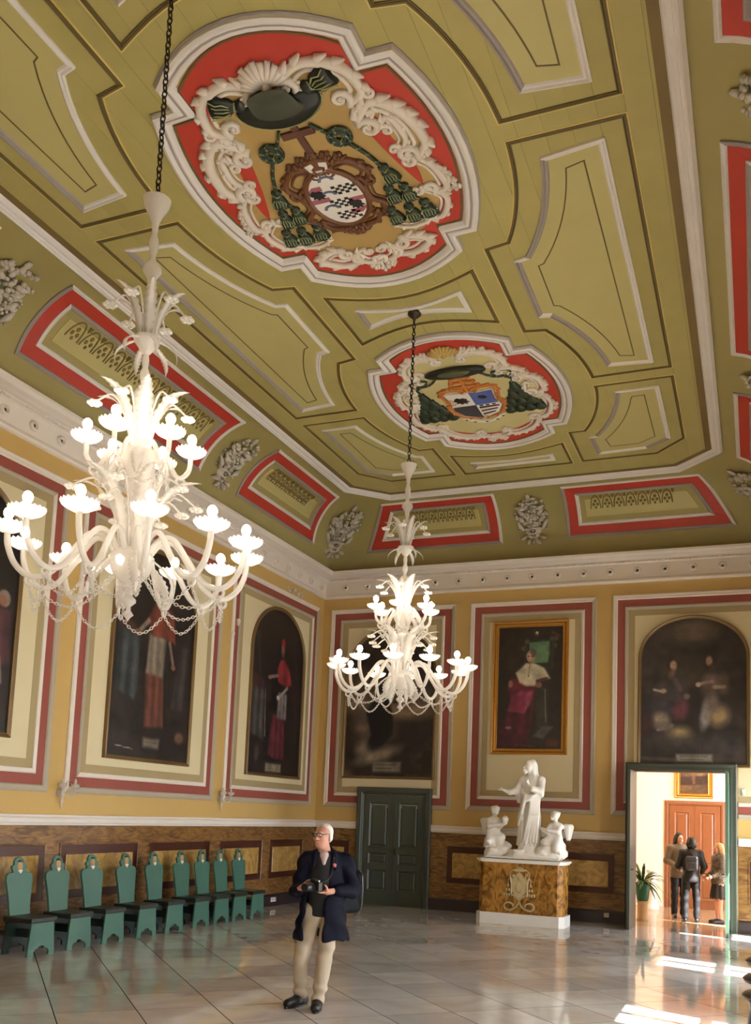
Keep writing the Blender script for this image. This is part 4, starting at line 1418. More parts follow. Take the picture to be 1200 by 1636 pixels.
quarter([(-0.37, 0.2), (0.0, 0.2), (0.0, 0.68), (-0.28, 0.52), (-0.38, 0.3)], mat('heraldic_charcoal', (58, 58, 66), 0.5, var=0.4, vscale=10), 'dark_quarter')
for k in range(3):
    quarter([(0.03, 0.28 + k * 0.12), (0.36 - k * 0.05, 0.27 + k * 0.10), (0.35 - k * 0.06, 0.31 + k * 0.10), (0.03, 0.33 + k * 0.12)], m_black if k != 1 else m_brown, 'dark_bar')
beast(sh2, (-0.18, -0.0), 1.5); beast(sh2, (0.17, -0.06), 0.9)
for k in range(3):
    quarter([(0.05 + k * 0.1, 0.215), (0.11 + k * 0.1, 0.215), (0.11 + k * 0.1, 0.25), (0.05 + k * 0.1, 0.25)], m_black, 'dark_billet')
for s in (1, -1):
    f = (lambda L: L) if s > 0 else mir
    acanthus(f([(0.05, -0.32), (0.3, -0.38), (0.44, -0.28), (0.42, 0.0)]), 0.035, 0.022, -s, 4).build('gilt_scroll', m_bronze, T2, 'all')
    acanthus(f([(0.4, 0.05), (0.44, 0.3), (0.32, 0.56), (0.05, 0.72)]), 0.035, 0.022, -s, 5).build('gilt_scroll', m_bronze, T2, 'all')
pe = [(-0.36 + 0.72 * i / 8, 0.66 + 0.24 * math.sin(PI * i / 8)) for i in range(9)]
pin_ = [(0.28 - 0.56 * i / 8, 0.66 + 0.17 * math.sin(PI * i / 8)) for i in range(9)]
pal = MB(lambda u, v, w: (u, v, -w)).prism(pe + pin_, 0.012, 0.03).build('white_band', m_hwhite, T2)
for k in range(5):
    a = PI * (k + 0.5) / 5
    MB(lambda u, v, w: (u, v, -w)).box(-0.32 * math.cos(a) - 0.02, -0.32 * math.cos(a) + 0.02, 0.66 + 0.2 * math.sin(a) - 0.015, 0.66 + 0.2 * math.sin(a) + 0.015, 0.028, 0.034).build('band_cross', m_black, pal)

# ------------------------------------------------------------------ fruit and vase cartouches on the vault
m_cart = mat('cartouche_grey', (214, 206, 192), 0.55, rgb2=(166, 154, 136), vscale=9)
def cartouche_mesh(xf, seed):
    rr_ = random.Random(seed)
    b1, b2, b3 = MB(xf), [], MB(xf)
    # vase body, lower part
    def dome(b, cu, cv, ru, rv, h_, n=12):
        vs_ = [(cu, cv, h_)]; fs = []
        for j in range(1, 4):
            for k in range(n):
                a = 2 * PI * k / n; q = j / 3
                vs_.append((cu + ru * q * math.cos(a), cv + rv * q * math.sin(a), h_ * math.sqrt(max(0, 1 - q * q)) ))
        fs += [(0, 1 + k, 1 + (k + 1) % n) for k in range(n)]
        for j in range(2):
            for k in range(n):
                fs.append((1 + j * n + k, 1 + j * n + (k + 1) % n, 1 + (j + 1) * n + (k + 1) % n, 1 + (j + 1) * n + k))
        b.add(vs_, fs)
    dome(b1, 0, 0.62, 0.17, 0.11, 0.07); dome(b1, 0, 0.52, 0.14, 0.07, 0.05); dome(b1, 0, 0.44, 0.05, 0.05, 0.05)
    b1.tube([(-0.19, 0.66, 0.03), (0, 0.69, 0.075), (0.19, 0.66, 0.03)], 0.022, 6)
    dome(b1, 0, 0.84, 0.10, 0.15, 0.09); dome(b1, 0.09, 0.78, 0.04, 0.05, 0.06); dome(b1, -0.09, 0.78, 0.04, 0.05, 0.06)
    # leaves
    for s in (1, -1):
        for (u, v, a, L) in ((0.19, 0.64, 62, 0.24), (0.15, 0.8, 55, 0.2), (0.1, 0.98, 40, 0.2), (0.08, 1.12, 15, 0.2), (0.12, 0.5, -20, 0.14), (0.06, 0.44, -55, 0.12)):
            a = math.radians(a)
            d = (math.cos(a) * s, math.sin(a))
            b2.append(MB(xf)); b2[-1].tube([(s * u, v, 0.03), (s * u + d[0] * L * 0.5, v + d[1] * L * 0.5, 0.075), (s * u + d[0] * L * 0.85, v + d[1] * L * 0.85, 0.05), (s * u + d[0] * L * 1.05 + s * 0.02, v + d[1] * L, 0.02)], [0.02, 0.05, 0.035, 0.008], 6)
        sp = spiral((s * 0.17, 1.0), 0.07, 0.02, 90, -s * 1.2, 10)
        b2.append(MB(xf)); b2[-1].tube([(p[0], p[1], 0.04) for p in sp], 0.016, 5)
    # fruit and flowers
    for k in range(120):
        t = rr_.random(); v = 0.72 + 0.68 * t
        hw = 0.33 * math.sqrt(max(0.02, 1 - ((v - 1.08) / 0.38) ** 2))
        u = rr_.uniform(-hw, hw)
        r = rr_.uniform(0.022, 0.046)
        b3.ball((u, v, 0.035 + rr_.random() * 0.05), (r, r, r * 0.8), 6, 4)
    for s in (1, -1):
        for k in range(8):
            b3.ball((s * (0.33 - 0.006 * k), 0.98 - k * 0.048, 0.02), 0.021, 6, 4)
    b3.ball((0, 1.44, 0.03), (0.045, 0.08, 0.03), 8, 5)
    b3.ball((0, 0.37, 0.03), (0.03, 0.05, 0.025), 8, 5)
    return b1, b2, b3
def cartouche(xf, label, loc, seed):
    T = thing('cartouche', label, 'ceiling ornament', loc, 0, 'vase and fruit cartouches on the vault')
    L = Vector(loc)
    g = lambda u, v, w: tuple(Vector(xf(u, v, w)) - L)
    a, c, d = cartouche_mesh(g, seed)
    a.build('vase', m_cart, T, 'all'); d.build('fruit_cluster', m_cart, T, 'all')['kind'] = 'stuff'
    for lf in c:
        lf.build('acanthus_leaf', m_cart, T, 'all')
for k, (fn, u0, lb) in enumerate(((V_left, 13.55, 'grey fruit and vase cartouche on the left vault, right of the near chandelier'),
                                  (V_left, 8.05, 'grey fruit cartouche cut by the left edge of the photo'),
                                  (V_back, -4.18, 'grey vase cartouche between the two red panels above the back wall'),
                                  (V_right, 8.0, 'grey cartouche on the dark right vault, nearest the top'),
                                  (V_right, 13.55, 'small grey cartouche on the right vault between red panels'))):
    cartouche(lambda u, v, w, fn=fn, u0=u0: fn(u0 + u, v, w), lb, fn(u0, 0.9, 0), 10 + k)
cartouche(V_corner(1), 'grey vase cartouche in the left back corner of the vault', V_corner(1)(0, 0.9, 0), 21)
cartouche(V_corner(-1), 'grey vase cartouche in the right back corner of the vault', V_corner(-1)(0, 0.9, 0), 22)

# ------------------------------------------------------------------ paintings
class Canvas:
    def __init__(s, W, H, bg, px=0.016, seed=1):
        s.W, s.H = W, H
        s.nx, s.ny = int(W / px) + 1, int(H / px) + 1
        s.X, s.Y = np.meshgrid(np.linspace(0, 1, s.nx), np.linspace(0, 1, s.ny))
        s.C = np.ones((s.ny, s.nx, 3)) * np.array(bg, float)
        s.r = np.random.RandomState(seed)
    def noise(s, n, m_):
        g = s.r.rand(m_ + 2, n + 2)
        fx, fy = s.X * n, s.Y * m_
        i, j = fx.astype(int), fy.astype(int)
        a, b = fx - i, fy - j
        a, b = a * a * (3 - 2 * a), b * b * (3 - 2 * b)
        return g[j, i] * (1 - a) * (1 - b) + g[j, i + 1] * a * (1 - b) + g[j + 1, i] * (1 - a) * b + g[j + 1, i + 1] * a * b
    def blend(s, A, col):
        A = np.clip(A, 0, 1)[..., None]
        s.C = s.C * (1 - A) + np.array(col, float) * A
    def ell(s, cx, cy, rx, ry, col, soft=0.15, al=1.0, ang=0):
        dx, dy = (s.X - cx) * s.W, (s.Y - cy) * s.H
        a = math.radians(ang)
        u, v = dx * math.cos(a) + dy * math.sin(a), -dx * math.sin(a) + dy * math.cos(a)
        d = np.sqrt((u / (rx * s.W)) ** 2 + (v / (ry * s.H)) ** 2)
        s.blend(al * np.clip((1 - d) / soft + 0.5, 0, 1), col)
    def poly(s, pts, col, soft=0.02, al=1.0, fold=None):
        """soft edged polygon; fold=(n, strength) vertical drapery stripes"""
        ins = np.zeros(s.X.shape, bool)
        dmin = np.full(s.X.shape, 9.0)
        n = len(pts)
        x, y = s.X * s.W, s.Y * s.H
        for i in range(n):
            x0, y0 = pts[i][0] * s.W, pts[i][1] * s.H
            x1, y1 = pts[(i + 1) % n][0] * s.W, pts[(i + 1) % n][1] * s.H
            if y0 != y1:
                c = ((y0 > y) != (y1 > y)) & (x < (x1 - x0) * (y - y0) / (y1 - y0) + x0)
                ins ^= c
            L = (x1 - x0) ** 2 + (y1 - y0) ** 2 + 1e-9
            t = np.clip(((x - x0) * (x1 - x0) + (y - y0) * (y1 - y0)) / L, 0, 1)
            dmin = np.minimum(dmin, np.hypot(x - x0 - t * (x1 - x0), y - y0 - t * (y1 - y0)))
        sd = np.where(ins, dmin, -dmin) / (soft * s.H)
        col_ = np.array(col, float)
        A = np.clip(sd + 0.5, 0, 1) * al
        if fold:
            f = 1 + fold[1] * np.sin(s.X * fold[0] * 2 * PI + 2.5 * s.noise(4, 6))
            s.C = s.C * (1 - A[..., None]) + (col_[None, None] * f[..., None]) * A[..., None]
        else:
            s.blend(A, col)
    def line(s, p, q, w_, col, al=1.0):
        x, y = s.X * s.W, s.Y * s.H
        x0, y0, x1, y1 = p[0] * s.W, p[1] * s.H, q[0] * s.W, q[1] * s.H
        L = (x1 - x0) ** 2 + (y1 - y0) ** 2 + 1e-9
        t = np.clip(((x - x0) * (x1 - x0) + (y - y0) * (y1 - y0)) / L, 0, 1)
        d = np.hypot(x - x0 - t * (x1 - x0), y - y0 - t * (y1 - y0))
        s.blend(al * np.clip((w_ - d) / (w_ * 0.6), 0, 1), col)
    def clouds(s, col, n, m_, al, thr=0.5):
        q = s.noise(n, m_) * 0.65 + s.noise(n * 3, m_ * 3) * 0.35
        s.blend(np.clip((q - thr) * 3, 0, 1) * al, col)
    def finish(s, inside):
        C = np.clip(s.C * 0.92 * (0.82 + 0.3 * s.noise(14, 22) + 0.12 * s.noise(60, 90) - 0.06)[..., None], 0, 255) / 255
        L = np.where(C <= 0.04045, C / 12.92, ((C + 0.055) / 1.055) ** 2.4)
        return L
def canvas_obj(cv, spring, T, w=0.02):
    """grid mesh with the painted colours, cut to the arch"""
    W, H = cv.W, cv.H
    L = cv.finish(None)
    nx, ny = cv.nx, cv.ny
    U, V = (cv.X - 0.5) * W, (1 - cv.Y) * H
    ins = np.ones((ny, nx), bool)
    if spring is not None:
        ry = H - spring
        a = np.clip(V - spring, 0, None)
        lim = (W / 2) * np.sqrt(np.clip(1 - (a / ry) ** 2, 0, 1))
        U = np.clip(U, -lim, lim)
        U = np.where(V > spring, (cv.X - 0.5) * 2 * lim, U)
    verts = np.stack([U, np.full(U.shape, -w), V], -1).reshape(-1, 3)
    k = np.arange(nx * ny).reshape(ny, nx)
    F = np.stack([k[:-1, :-1], k[1:, :-1], k[1:, 1:], k[:-1, 1:]], -1).reshape(-1, 4)
    me = bpy.data.meshes.new('canvas')
    me.from_pydata(verts.tolist(), [], F.tolist())
    at = me.color_attributes.new('Col', 'FLOAT_COLOR', 'POINT')
    if spring is not None:
        # keep the picture undistorted in the arch: resample each vertex at its true position
        xi = np.clip(((U / W + 0.5) * (nx - 1)).round().astype(int), 0, nx - 1)
        L = L[np.arange(ny)[:, None], xi]
    at.data.foreach_set('color', np.concatenate([L, np.ones((ny, nx, 1))], -1).astype(np.float32).ravel())
    me.materials.append(paint_mat())
    return new_obj('canvas', me, T)
m_gilt = mat('gilt_frame', (196, 140, 62), 0.35, metal=0.6, var=0.2, vscale=20)
m_gilt_dk = mat('gilt_dark', (120, 78, 32), 0.4, metal=0.5, var=0.2, vscale=20)  # darker gilt for the beaded edge
m_frame_br = mat('brown_gilt_strip', (122, 96, 60), 0.4, metal=0.3, var=0.15)
def painting(label, loc, rz, cv, spring, wide=False, plaque=None):
    T = thing('painting', label, 'painting', loc, rz)
    W, H = cv.W, cv.H
    xf = lambda u, v, w: (u, -w, v)
    if spring is None:
        pth = rect(-W / 2, W / 2, 0, H)
    else:
        pth = [(-W / 2, 0), (W / 2, 0)] + arc(0, spring, W / 2, H - spring, 0, 180, 28)
    if wide:
        pr = [(-0.12, 0.0), (-0.12, 0.05), (-0.105, 0.075), (-0.085, 0.07), (-0.07, 0.055), (-0.05, 0.06), (-0.03, 0.05), (-0.012, 0.055), (0.004, 0.03), (0.004, 0.0)]
        o = MB(xf).sweep(pth, pr).build('frame', m_gilt, T)
        MB(xf).sweep(pth, [(-0.066, 0.058), (-0.06, 0.066), (-0.054, 0.058)]).build('beaded_edge', m_gilt_dk, o)
    else:
        pr = [(-0.05, 0.0), (-0.05, 0.06), (-0.035, 0.07), (-0.02, 0.06), (-0.008, 0.05), (0.008, 0.045), (0.008, 0.0)]
        MB(xf).sweep(pth, pr).build('frame', m_frame_br, T)
    canvas_obj(cv, spring, T)
    return T
HALF = PI / 2
SKIN = (150, 104, 84)
# -- left wall, third: prelate with red cap
def prelate(cv, cx, head_y, cape, rochet, skirt, cap, lean=0.0):
    pass
c = Canvas(2.14, 3.34, (36, 29, 29), seed=3)
c.clouds((58, 46, 46), 5, 8, 0.5)
c.poly([(0.02, 0.48), (0.24, 0.46), (0.28, 0.8), (0.05, 0.78)], (74, 70, 70), fold=(9, 0.21))
c.line((0.27, 0.5), (0.3, 0.78), 0.02, (120, 112, 108))
c.poly([(0.02, 0.42), (0.2, 0.44), (0.24, 0.5), (0.02, 0.5)], (70, 44, 42))
c.ell(0.1, 0.2, 0.05, 0.03, (66, 60, 56), 0.5, 0.8); c.line((0.1, 0.22), (0.16, 0.42), 0.03, (92, 76, 66), 0.7)
c.poly([(0.4, 0.42), (0.72, 0.42), (0.76, 0.6), (0.36, 0.62)], (26, 20, 24))
c.poly([(0.42, 0.64), (0.66, 0.63), (0.7, 0.9), (0.5, 0.91), (0.38, 0.88)], (104, 44, 56), fold=(11, 0.13))
c.poly([(0.52, 0.5), (0.7, 0.5), (0.7, 0.66), (0.5, 0.66)], (116, 108, 108), fold=(15, 0.12))
c.poly([(0.54, 0.3), (0.62, 0.29), (0.74, 0.36), (0.78, 0.44), (0.66, 0.46), (0.5, 0.44), (0.48, 0.36)], (142, 44, 54), fold=(4, 0.12))
c.line((0.5, 0.4), (0.36, 0.42), 0.05, (150, 130, 122)); c.line((0.7, 0.46), (0.54, 0.53), 0.05, (150, 140, 136))
c.ell(0.34, 0.425, 0.03, 0.012, SKIN); c.ell(0.52, 0.535, 0.03, 0.014, (190, 176, 168))
c.ell(0.575, 0.235, 0.035, 0.034, (172, 120, 100)); c.ell(0.575, 0.265, 0.028, 0.016, (110, 78, 64))
c.poly([(0.54, 0.21), (0.56, 0.165), (0.6, 0.165), (0.62, 0.21)], (176, 36, 46))
c.ell(0.16, 0.88, 0.04, 0.05, (92, 78, 66), 0.6, 0.7); c.line((0.86, 0.5), (0.9, 0.78), 0.05, (70, 56, 54), 0.6); c.line((0.8, 0.2), (0.92, 0.44), 0.05, (60, 50, 50), 0.7)
c.poly([(0.34, 0.935), (0.64, 0.935), (0.64, 0.985), (0.34, 0.985)], (150, 138, 116)); c.line((0.37, 0.95), (0.61, 0.95), 0.008, (80, 70, 58)); c.line((0.37, 0.968), (0.58, 0.968), 0.008, (80, 70, 58))
painting('arched portrait of a standing prelate in red cape and red cap, nearest the room corner', (LW, 16.41, 2.6), HALF, c, 2.42)
c = Canvas(2.12, 3.34, (38, 31, 30), seed=5)
c.clouds((60, 48, 44), 5, 8, 0.5)
c.poly([(0.06, 0.4), (0.32, 0.42), (0.32, 0.68), (0.28, 0.73), (0.06, 0.7)], (62, 68, 72), fold=(8, 0.23))
c.poly([(0.05, 0.33), (0.26, 0.38), (0.26, 0.42), (0.05, 0.4)], (78, 54, 46)); c.ell(0.12, 0.3, 0.08, 0.05, (86, 66, 56), 0.6, 0.7)
c.poly([(0.4, 0.58), (0.62, 0.58), (0.66, 0.84), (0.42, 0.85)], (112, 66, 54), fold=(11, 0.13))
c.poly([(0.42, 0.4), (0.64, 0.4), (0.62, 0.6), (0.4, 0.59)], (136, 124, 110), fold=(12, 0.10))
c.poly([(0.46, 0.25), (0.58, 0.22), (0.72, 0.27), (0.76, 0.42), (0.6, 0.4), (0.46, 0.41), (0.38, 0.34)], (124, 62, 48), fold=(4, 0.13))
c.line((0.4, 0.34), (0.3, 0.4), 0.06, (160, 140, 124)); c.ell(0.28, 0.41, 0.04, 0.014, SKIN)
c.line((0.68, 0.42), (0.74, 0.52), 0.05, (150, 130, 116)); c.ell(0.745, 0.535, 0.03, 0.014, SKIN)
c.ell(0.565, 0.185, 0.038, 0.035, (164, 112, 88)); c.ell(0.565, 0.15, 0.042, 0.02, (60, 44, 36))
c.poly([(0.84, 0.42), (0.94, 0.42), (0.9, 0.74), (0.74, 0.74)], (66, 60, 60), fold=(8, 0.18)); c.ell(0.88, 0.88, 0.06, 0.03, (112, 84, 66), 0.6)
c.poly([(0.42, 0.9), (0.62, 0.9), (0.62, 0.945), (0.42, 0.945)], (122, 110, 96)); c.line((0.1, 0.95), (0.3, 0.96), 0.01, (170, 160, 140)); c.line((0.45, 0.92), (0.6, 0.92), 0.008, (70, 60, 52))
painting('arched portrait of a standing prelate in orange cape beside a draped table', (LW, 12.26, 2.62), HALF, c, 2.36)
c = Canvas(2.14, 3.2, (32, 26, 26), seed=8)
c.clouds((54, 44, 42), 5, 8, 0.5)
c.poly([(0.4, 0.3), (0.6, 0.28), (0.7, 0.5), (0.66, 0.9), (0.36, 0.9)], (96, 52, 48), fold=(7, 0.15)); c.ell(0.5, 0.24, 0.05, 0.045, SKIN)
c.ell(0.9, 0.46, 0.05, 0.035, (140, 128, 118)); c.ell(0.89, 0.47, 0.035, 0.025, SKIN); c.poly([(0.82, 0.5), (0.96, 0.5), (0.98, 0.72), (0.84, 0.74)], (86, 50, 54), fold=(8, 0.12)); c.line((0.9, 0.7), (0.92, 0.8), 0.03, (130, 110, 100))
c.poly([(0.4, 0.93), (0.6, 0.93), (0.6, 0.97), (0.4, 0.97)], (130, 118, 100))
painting('dark arched painting cut by the left edge of the photo', (LW, 8.14, 2.74), HALF, c, 2.3)
# -- back wall
c = Canvas(2.02, 3.2, (58, 46, 40), seed=11)
c.clouds((110, 90, 70), 4, 6, 0.8, 0.46); c.clouds((140, 116, 92), 3, 7, 0.5, 0.58)
c.ell(0.5, 0.12, 0.7, 0.2, (40, 30, 28), 0.5, 0.9); c.ell(0.6, 0.9, 0.6, 0.12, (34, 28, 28), 0.5, 0.9); c.ell(0.85, 0.75, 0.3, 0.14, (36, 30, 30), 0.6, 0.9)
c.ell(0.72, 0.55, 0.24, 0.06, (168, 140, 100), 1.2, 0.8); c.ell(0.7, 0.5, 0.3, 0.05, (120, 92, 80), 1.2, 0.7); c.ell(0.14, 0.5, 0.14, 0.07, (150, 122, 88), 1.2, 0.8); c.ell(0.2, 0.66, 0.1, 0.12, (122, 102, 92), 1.4, 0.7); c.clouds((150, 124, 94), 5, 9, 0.4, 0.55)
c.poly([(0.34, 0.44), (0.46, 0.44), (0.54, 0.58), (0.54, 0.72), (0.36, 0.84), (0.2, 0.86), (0.3, 0.72), (0.24, 0.58)], (22, 19, 22)); c.ell(0.4, 0.42, 0.05, 0.04, (34, 27, 26))
c.ell(0.38, 0.86, 0.22, 0.04, (176, 156, 128), 1.2, 0.9, -18); c.ell(0.2, 0.83, 0.08, 0.06, (150, 130, 112), 1.2, 0.8); c.line((0.55, 0.5), (0.74, 0.46), 0.04, (36, 28, 26))
c.poly([(0.33, 0.9), (0.65, 0.9), (0.65, 0.97), (0.33, 0.97)], (128, 118, 106)); c.line((0.36, 0.92), (0.6, 0.92), 0.01, (70, 62, 56)); c.line((0.36, 0.945), (0.55, 0.945), 0.01, (70, 62, 56))
painting('dark arched painting of a black robed figure in clouds, above the closed green door', (-7.29, BW, 2.70), 0, c, 2.16)
c = Canvas(1.32, 2.50, (44, 34, 29), 0.0105, seed=13)
c.clouds((62, 48, 38), 4, 6, 0.5)
c.poly([(0.45, 0.11), (0.8, 0.1), (0.84, 0.3), (0.78, 0.4), (0.42, 0.4), (0.43, 0.2)], (40, 40, 32))
c.poly([(0.48, 0.13), (0.8, 0.12), (0.78, 0.3), (0.5, 0.3)], (92, 128, 92), 0.01); c.ell(0.7, 0.2, 0.1, 0.08, (112, 146, 108), 0.8, 0.6)
for x_, y_ in ((0.6, 0.06), (0.45, 0.12), (0.83, 0.1), (0.9, 0.1), (0.4, 0.18), (0.88, 0.16)):
    c.ell(x_, y_, 0.035, 0.02, (92, 76, 60), 0.6)
c.ell(0.6, 0.05, 0.02, 0.012, (196, 186, 170)); c.line((0.84, 0.05), (0.95, 0.08), 0.03, (90, 68, 56)); c.line((0.42, 0.15), (0.42, 0.3), 0.03, (60, 50, 42)); c.line((0.86, 0.12), (0.84, 0.34), 0.035, (60, 50, 42))
c.poly([(0.2, 0.42), (0.4, 0.44), (0.6, 0.5), (0.56, 0.6), (0.2, 0.58), (0.16, 0.5)], (104, 32, 46))
c.poly([(0.22, 0.57), (0.36, 0.53), (0.54, 0.52), (0.56, 0.6), (0.42, 0.72), (0.16, 0.7)], (142, 48, 76), fold=(3, 0.11)); c.poly([(0.44, 0.55), (0.55, 0.53), (0.5, 0.64), (0.42, 0.72)], (170, 76, 104), 0.02)
c.poly([(0.18, 0.7), (0.42, 0.72), (0.56, 0.62), (0.54, 0.82), (0.46, 0.94), (0.02, 0.94), (0.04, 0.86)], (84, 28, 46), fold=(5, 0.15)); c.ell(0.18, 0.83, 0.05, 0.012, (150, 120, 110), 0.5)
c.ell(0.2, 0.93, 0.3, 0.06, (72, 26, 40), 0.6)
c.poly([(0.6, 0.5), (0.8, 0.5), (0.8, 0.84), (0.62, 0.84)], (54, 50, 44)); c.line((0.74, 0.52), (0.76, 0.78), 0.02, (120, 110, 92)); c.poly([(0.56, 0.9), (0.7, 0.82), (0.88, 0.82), (0.72, 0.92)], (84, 84, 80))
c.poly([(0.28, 0.38), (0.44, 0.3), (0.56, 0.3), (0.72, 0.34), (0.82, 0.43), (0.66, 0.44), (0.58, 0.49), (0.44, 0.49), (0.34, 0.46)], (212, 200, 170), fold=(4, 0.05))
c.ell(0.2, 0.47, 0.035, 0.03, SKIN); c.ell(0.64, 0.48, 0.05, 0.025, SKIN); c.line((0.62, 0.45), (0.76, 0.43), 0.05, (110, 46, 50))
c.ell(0.51, 0.245, 0.072, 0.05, (176, 136, 112)); c.ell(0.545, 0.22, 0.05, 0.035, (86, 72, 64), 0.5, 0.8); c.ell(0.49, 0.25, 0.04, 0.03, (200, 160, 134), 0.6)
for x_ in (0.475, 0.525): c.ell(x_, 0.243, 0.014, 0.006, (70, 48, 40))
c.line((0.5, 0.3), (0.48, 0.4), 0.008, (130, 106, 66)); c.ell(0.48, 0.405, 0.016, 0.012, (150, 120, 70)); c.ell(0.86, 0.95, 0.1, 0.04, (96, 44, 36), 0.7, 0.7); c.line((0.28, 0.97), (0.6, 0.98), 0.01, (110, 94, 74), 0.6)
painting('gilt framed portrait of a seated cleric in white cape, above the white statue', (-4.25, BW, 3.33), 0, c, None, True)
c = Canvas(1.92, 2.82, (42, 36, 36), 0.012, seed=17)
c.clouds((72, 60, 56), 4, 6, 0.8, 0.45); c.ell(0.5, 0.08, 0.22, 0.06, (98, 82, 66), 0.9, 0.7); c.ell(0.22, 0.1, 0.06, 0.05, (92, 76, 64), 0.8, 0.6); c.ell(0.4, 0.4, 0.2, 0.12, (74, 62, 50), 0.9, 0.8)
# left kneeling figure, turned right
c.ell(0.2, 0.6, 0.13, 0.16, (58, 54, 62), 0.8); c.ell(0.32, 0.52, 0.11, 0.12, (66, 60, 66), 0.7, 0.95, 20); c.ell(0.2, 0.5, 0.07, 0.06, (74, 62, 60), 0.8); c.ell(0.38, 0.63, 0.07, 0.07, (112, 56, 66), 0.9, 0.9, 15)
c.ell(0.30, 0.315, 0.05, 0.046, (54, 40, 36), 0.5); c.ell(0.315, 0.325, 0.033, 0.033, (190, 156, 130), 0.6); c.ell(0.30, 0.385, 0.03, 0.035, (128, 100, 84), 0.7, 0.9, 20)
c.line((0.13, 0.49), (0.21, 0.505), 0.035, (176, 160, 146)); c.ell(0.22, 0.5, 0.03, 0.016, (184, 158, 138), 0.6); c.line((0.33, 0.42), (0.38, 0.49), 0.06, (92, 78, 78))
c.ell(0.2, 0.7, 0.08, 0.05, (168, 150, 126), 0.9, 0.95, 30); c.line((0.17, 0.765), (0.3, 0.735), 0.045, (140, 132, 124)); c.ell(0.22, 0.74, 0.09, 0.03, (110, 100, 96), 0.9)
# right kneeling figure, turned left
c.ell(0.7, 0.54, 0.11, 0.13, (78, 66, 64), 0.7); c.ell(0.78, 0.62, 0.11, 0.14, (52, 46, 48), 0.8); c.ell(0.66, 0.45, 0.07, 0.07, (104, 86, 78), 0.8); c.ell(0.78, 0.45, 0.05, 0.07, (96, 78, 66), 0.8)
c.ell(0.67, 0.29, 0.05, 0.05, (48, 36, 34), 0.5); c.ell(0.652, 0.3, 0.03, 0.034, (176, 138, 116), 0.6); c.ell(0.68, 0.35, 0.035, 0.03, (70, 52, 48), 0.7)
c.line((0.56, 0.455), (0.68, 0.44), 0.045, (150, 126, 112)); c.line((0.7, 0.48), (0.79, 0.475), 0.05, (150, 128, 112)); c.ell(0.55, 0.46, 0.025, 0.016, (186, 154, 132), 0.6)
c.ell(0.62, 0.66, 0.05, 0.1, (150, 144, 146), 0.8, 0.95, 8); c.ell(0.74, 0.67, 0.09, 0.07, (168, 142, 100), 1.0, 0.9); c.ell(0.68, 0.58, 0.06, 0.06, (120, 104, 96), 0.9); c.ell(0.44, 0.54, 0.03, 0.02, (130, 112, 100), 0.8)
c.ell(0.38, 0.8, 0.1, 0.055, (190, 164, 116), 1.2, 0.9); c.ell(0.2, 0.14, 0.1, 0.1, (70, 58, 54), 1.0, 0.7); c.ell(0.5, 0.1, 0.2, 0.08, (116, 98, 80), 1.2, 0.7)
c.ell(0.5, 0.86, 0.5, 0.06, (62, 58, 60), 0.9, 0.7); c.ell(0.06, 0.72, 0.06, 0.08, (84, 42, 50), 0.9, 0.7)
c.poly([(0.34, 0.93), (0.68, 0.93), (0.68, 0.98), (0.34, 0.98)], (140, 134, 124)); c.line((0.38, 0.945), (0.64, 0.945), 0.01, (80, 74, 70)); c.line((0.38, 0.965), (0.6, 0.965), 0.01, (80, 74, 70)); c.line((0.02, 0.96), (0.34, 0.97), 0.05, (96, 90, 90), 0.6)
painting('dark arched painting of two kneeling figures, above the open doorway', (-1.10, BW, 3.06), 0, c, 2.06)

# ------------------------------------------------------------------ doors
m_gdoor = mat('dark_green_gloss_paint', (70, 75, 66), 0.35, var=0.06, spec=0.4)
m_gdoor_lit = mat('lit_green_gloss_paint', (84, 116, 98), 0.3, var=0.06, spec=0.6)  # lighter green paints the light falling on the right open leaf
m_brass = mat('dark_brass', (70, 56, 34), 0.35, metal=0.8)
def leaf_panels(name, parent, x0, x1, z1, th, mm, panels, xf=lambda u, v, w: (u, -w, v)):
    """door leaf board with recessed bevelled panels"""
    xs = [x0, x0 + 0.11, x1 - 0.11, x1]
    b = MB(xf)
    b.box(x0, x1, 0.004, z1, 0, th * 0.5)
    b.box(x0, xs[1], 0.004, z1, th * 0.5, th); b.box(xs[2], x1, 0.004, z1, th * 0.5, th)
    zs = [0.004] + [v for p in panels for v in p] + [z1]
    for i in range(0, len(zs), 2):
        b.box(xs[1], xs[2], zs[i], zs[i + 1], th * 0.5, th)
    o = b.build(name, mm, parent)
    for p0, p1 in panels:
        MB(xf).sweep(rect(xs[1], xs[2], p0, p1), [(0.0, th * 1.05), (0.012, th * 1.12), (0.03, th * 0.8), (0.045, th * 0.5)]).build('panel_bead', mm, o)
        MB(xf).prism(rect(xs[1] + 0.05, xs[2] - 0.05, p0 + 0.05, p1 - 0.05), th * 0.5, th * 0.8, 0.025).build('door_panel', mm, o)
    return o
# closed double door
d1 = new_obj('door_1', None, None, (-7.095, BW, 0)); d1['kind'] = 'structure'
xf = lambda u, v, w: (u, -w, v)
b = MB(xf)
pth = [(0.835, 0), (0.835, 2.47), (-0.835, 2.47), (-0.835, 0)]
b.sweep(pth, [(0.0, 0.0), (0.0, 0.10), (0.015, 0.115), (0.10, 0.11), (0.12, 0.095), (0.14, 0.09), (0.155, 0.07), (0.16, 0.0)], False)
b.build('door_casing', m_gdoor, d1)
PN = [(0.29, 0.75), (0.84, 1.10), (1.20, 2.16)]
l1 = leaf_panels('door_leaf', d1, -0.672, -0.004, 2.305, 0.05, m_gdoor, PN)
l2 = leaf_panels('door_leaf', d1, 0.004, 0.672, 2.305, 0.05, m_gdoor, PN)
MB(xf).box(-0.025, 0.025, 0.01, 2.3, 0.05, 0.068).build('astragal', m_gdoor, d1)
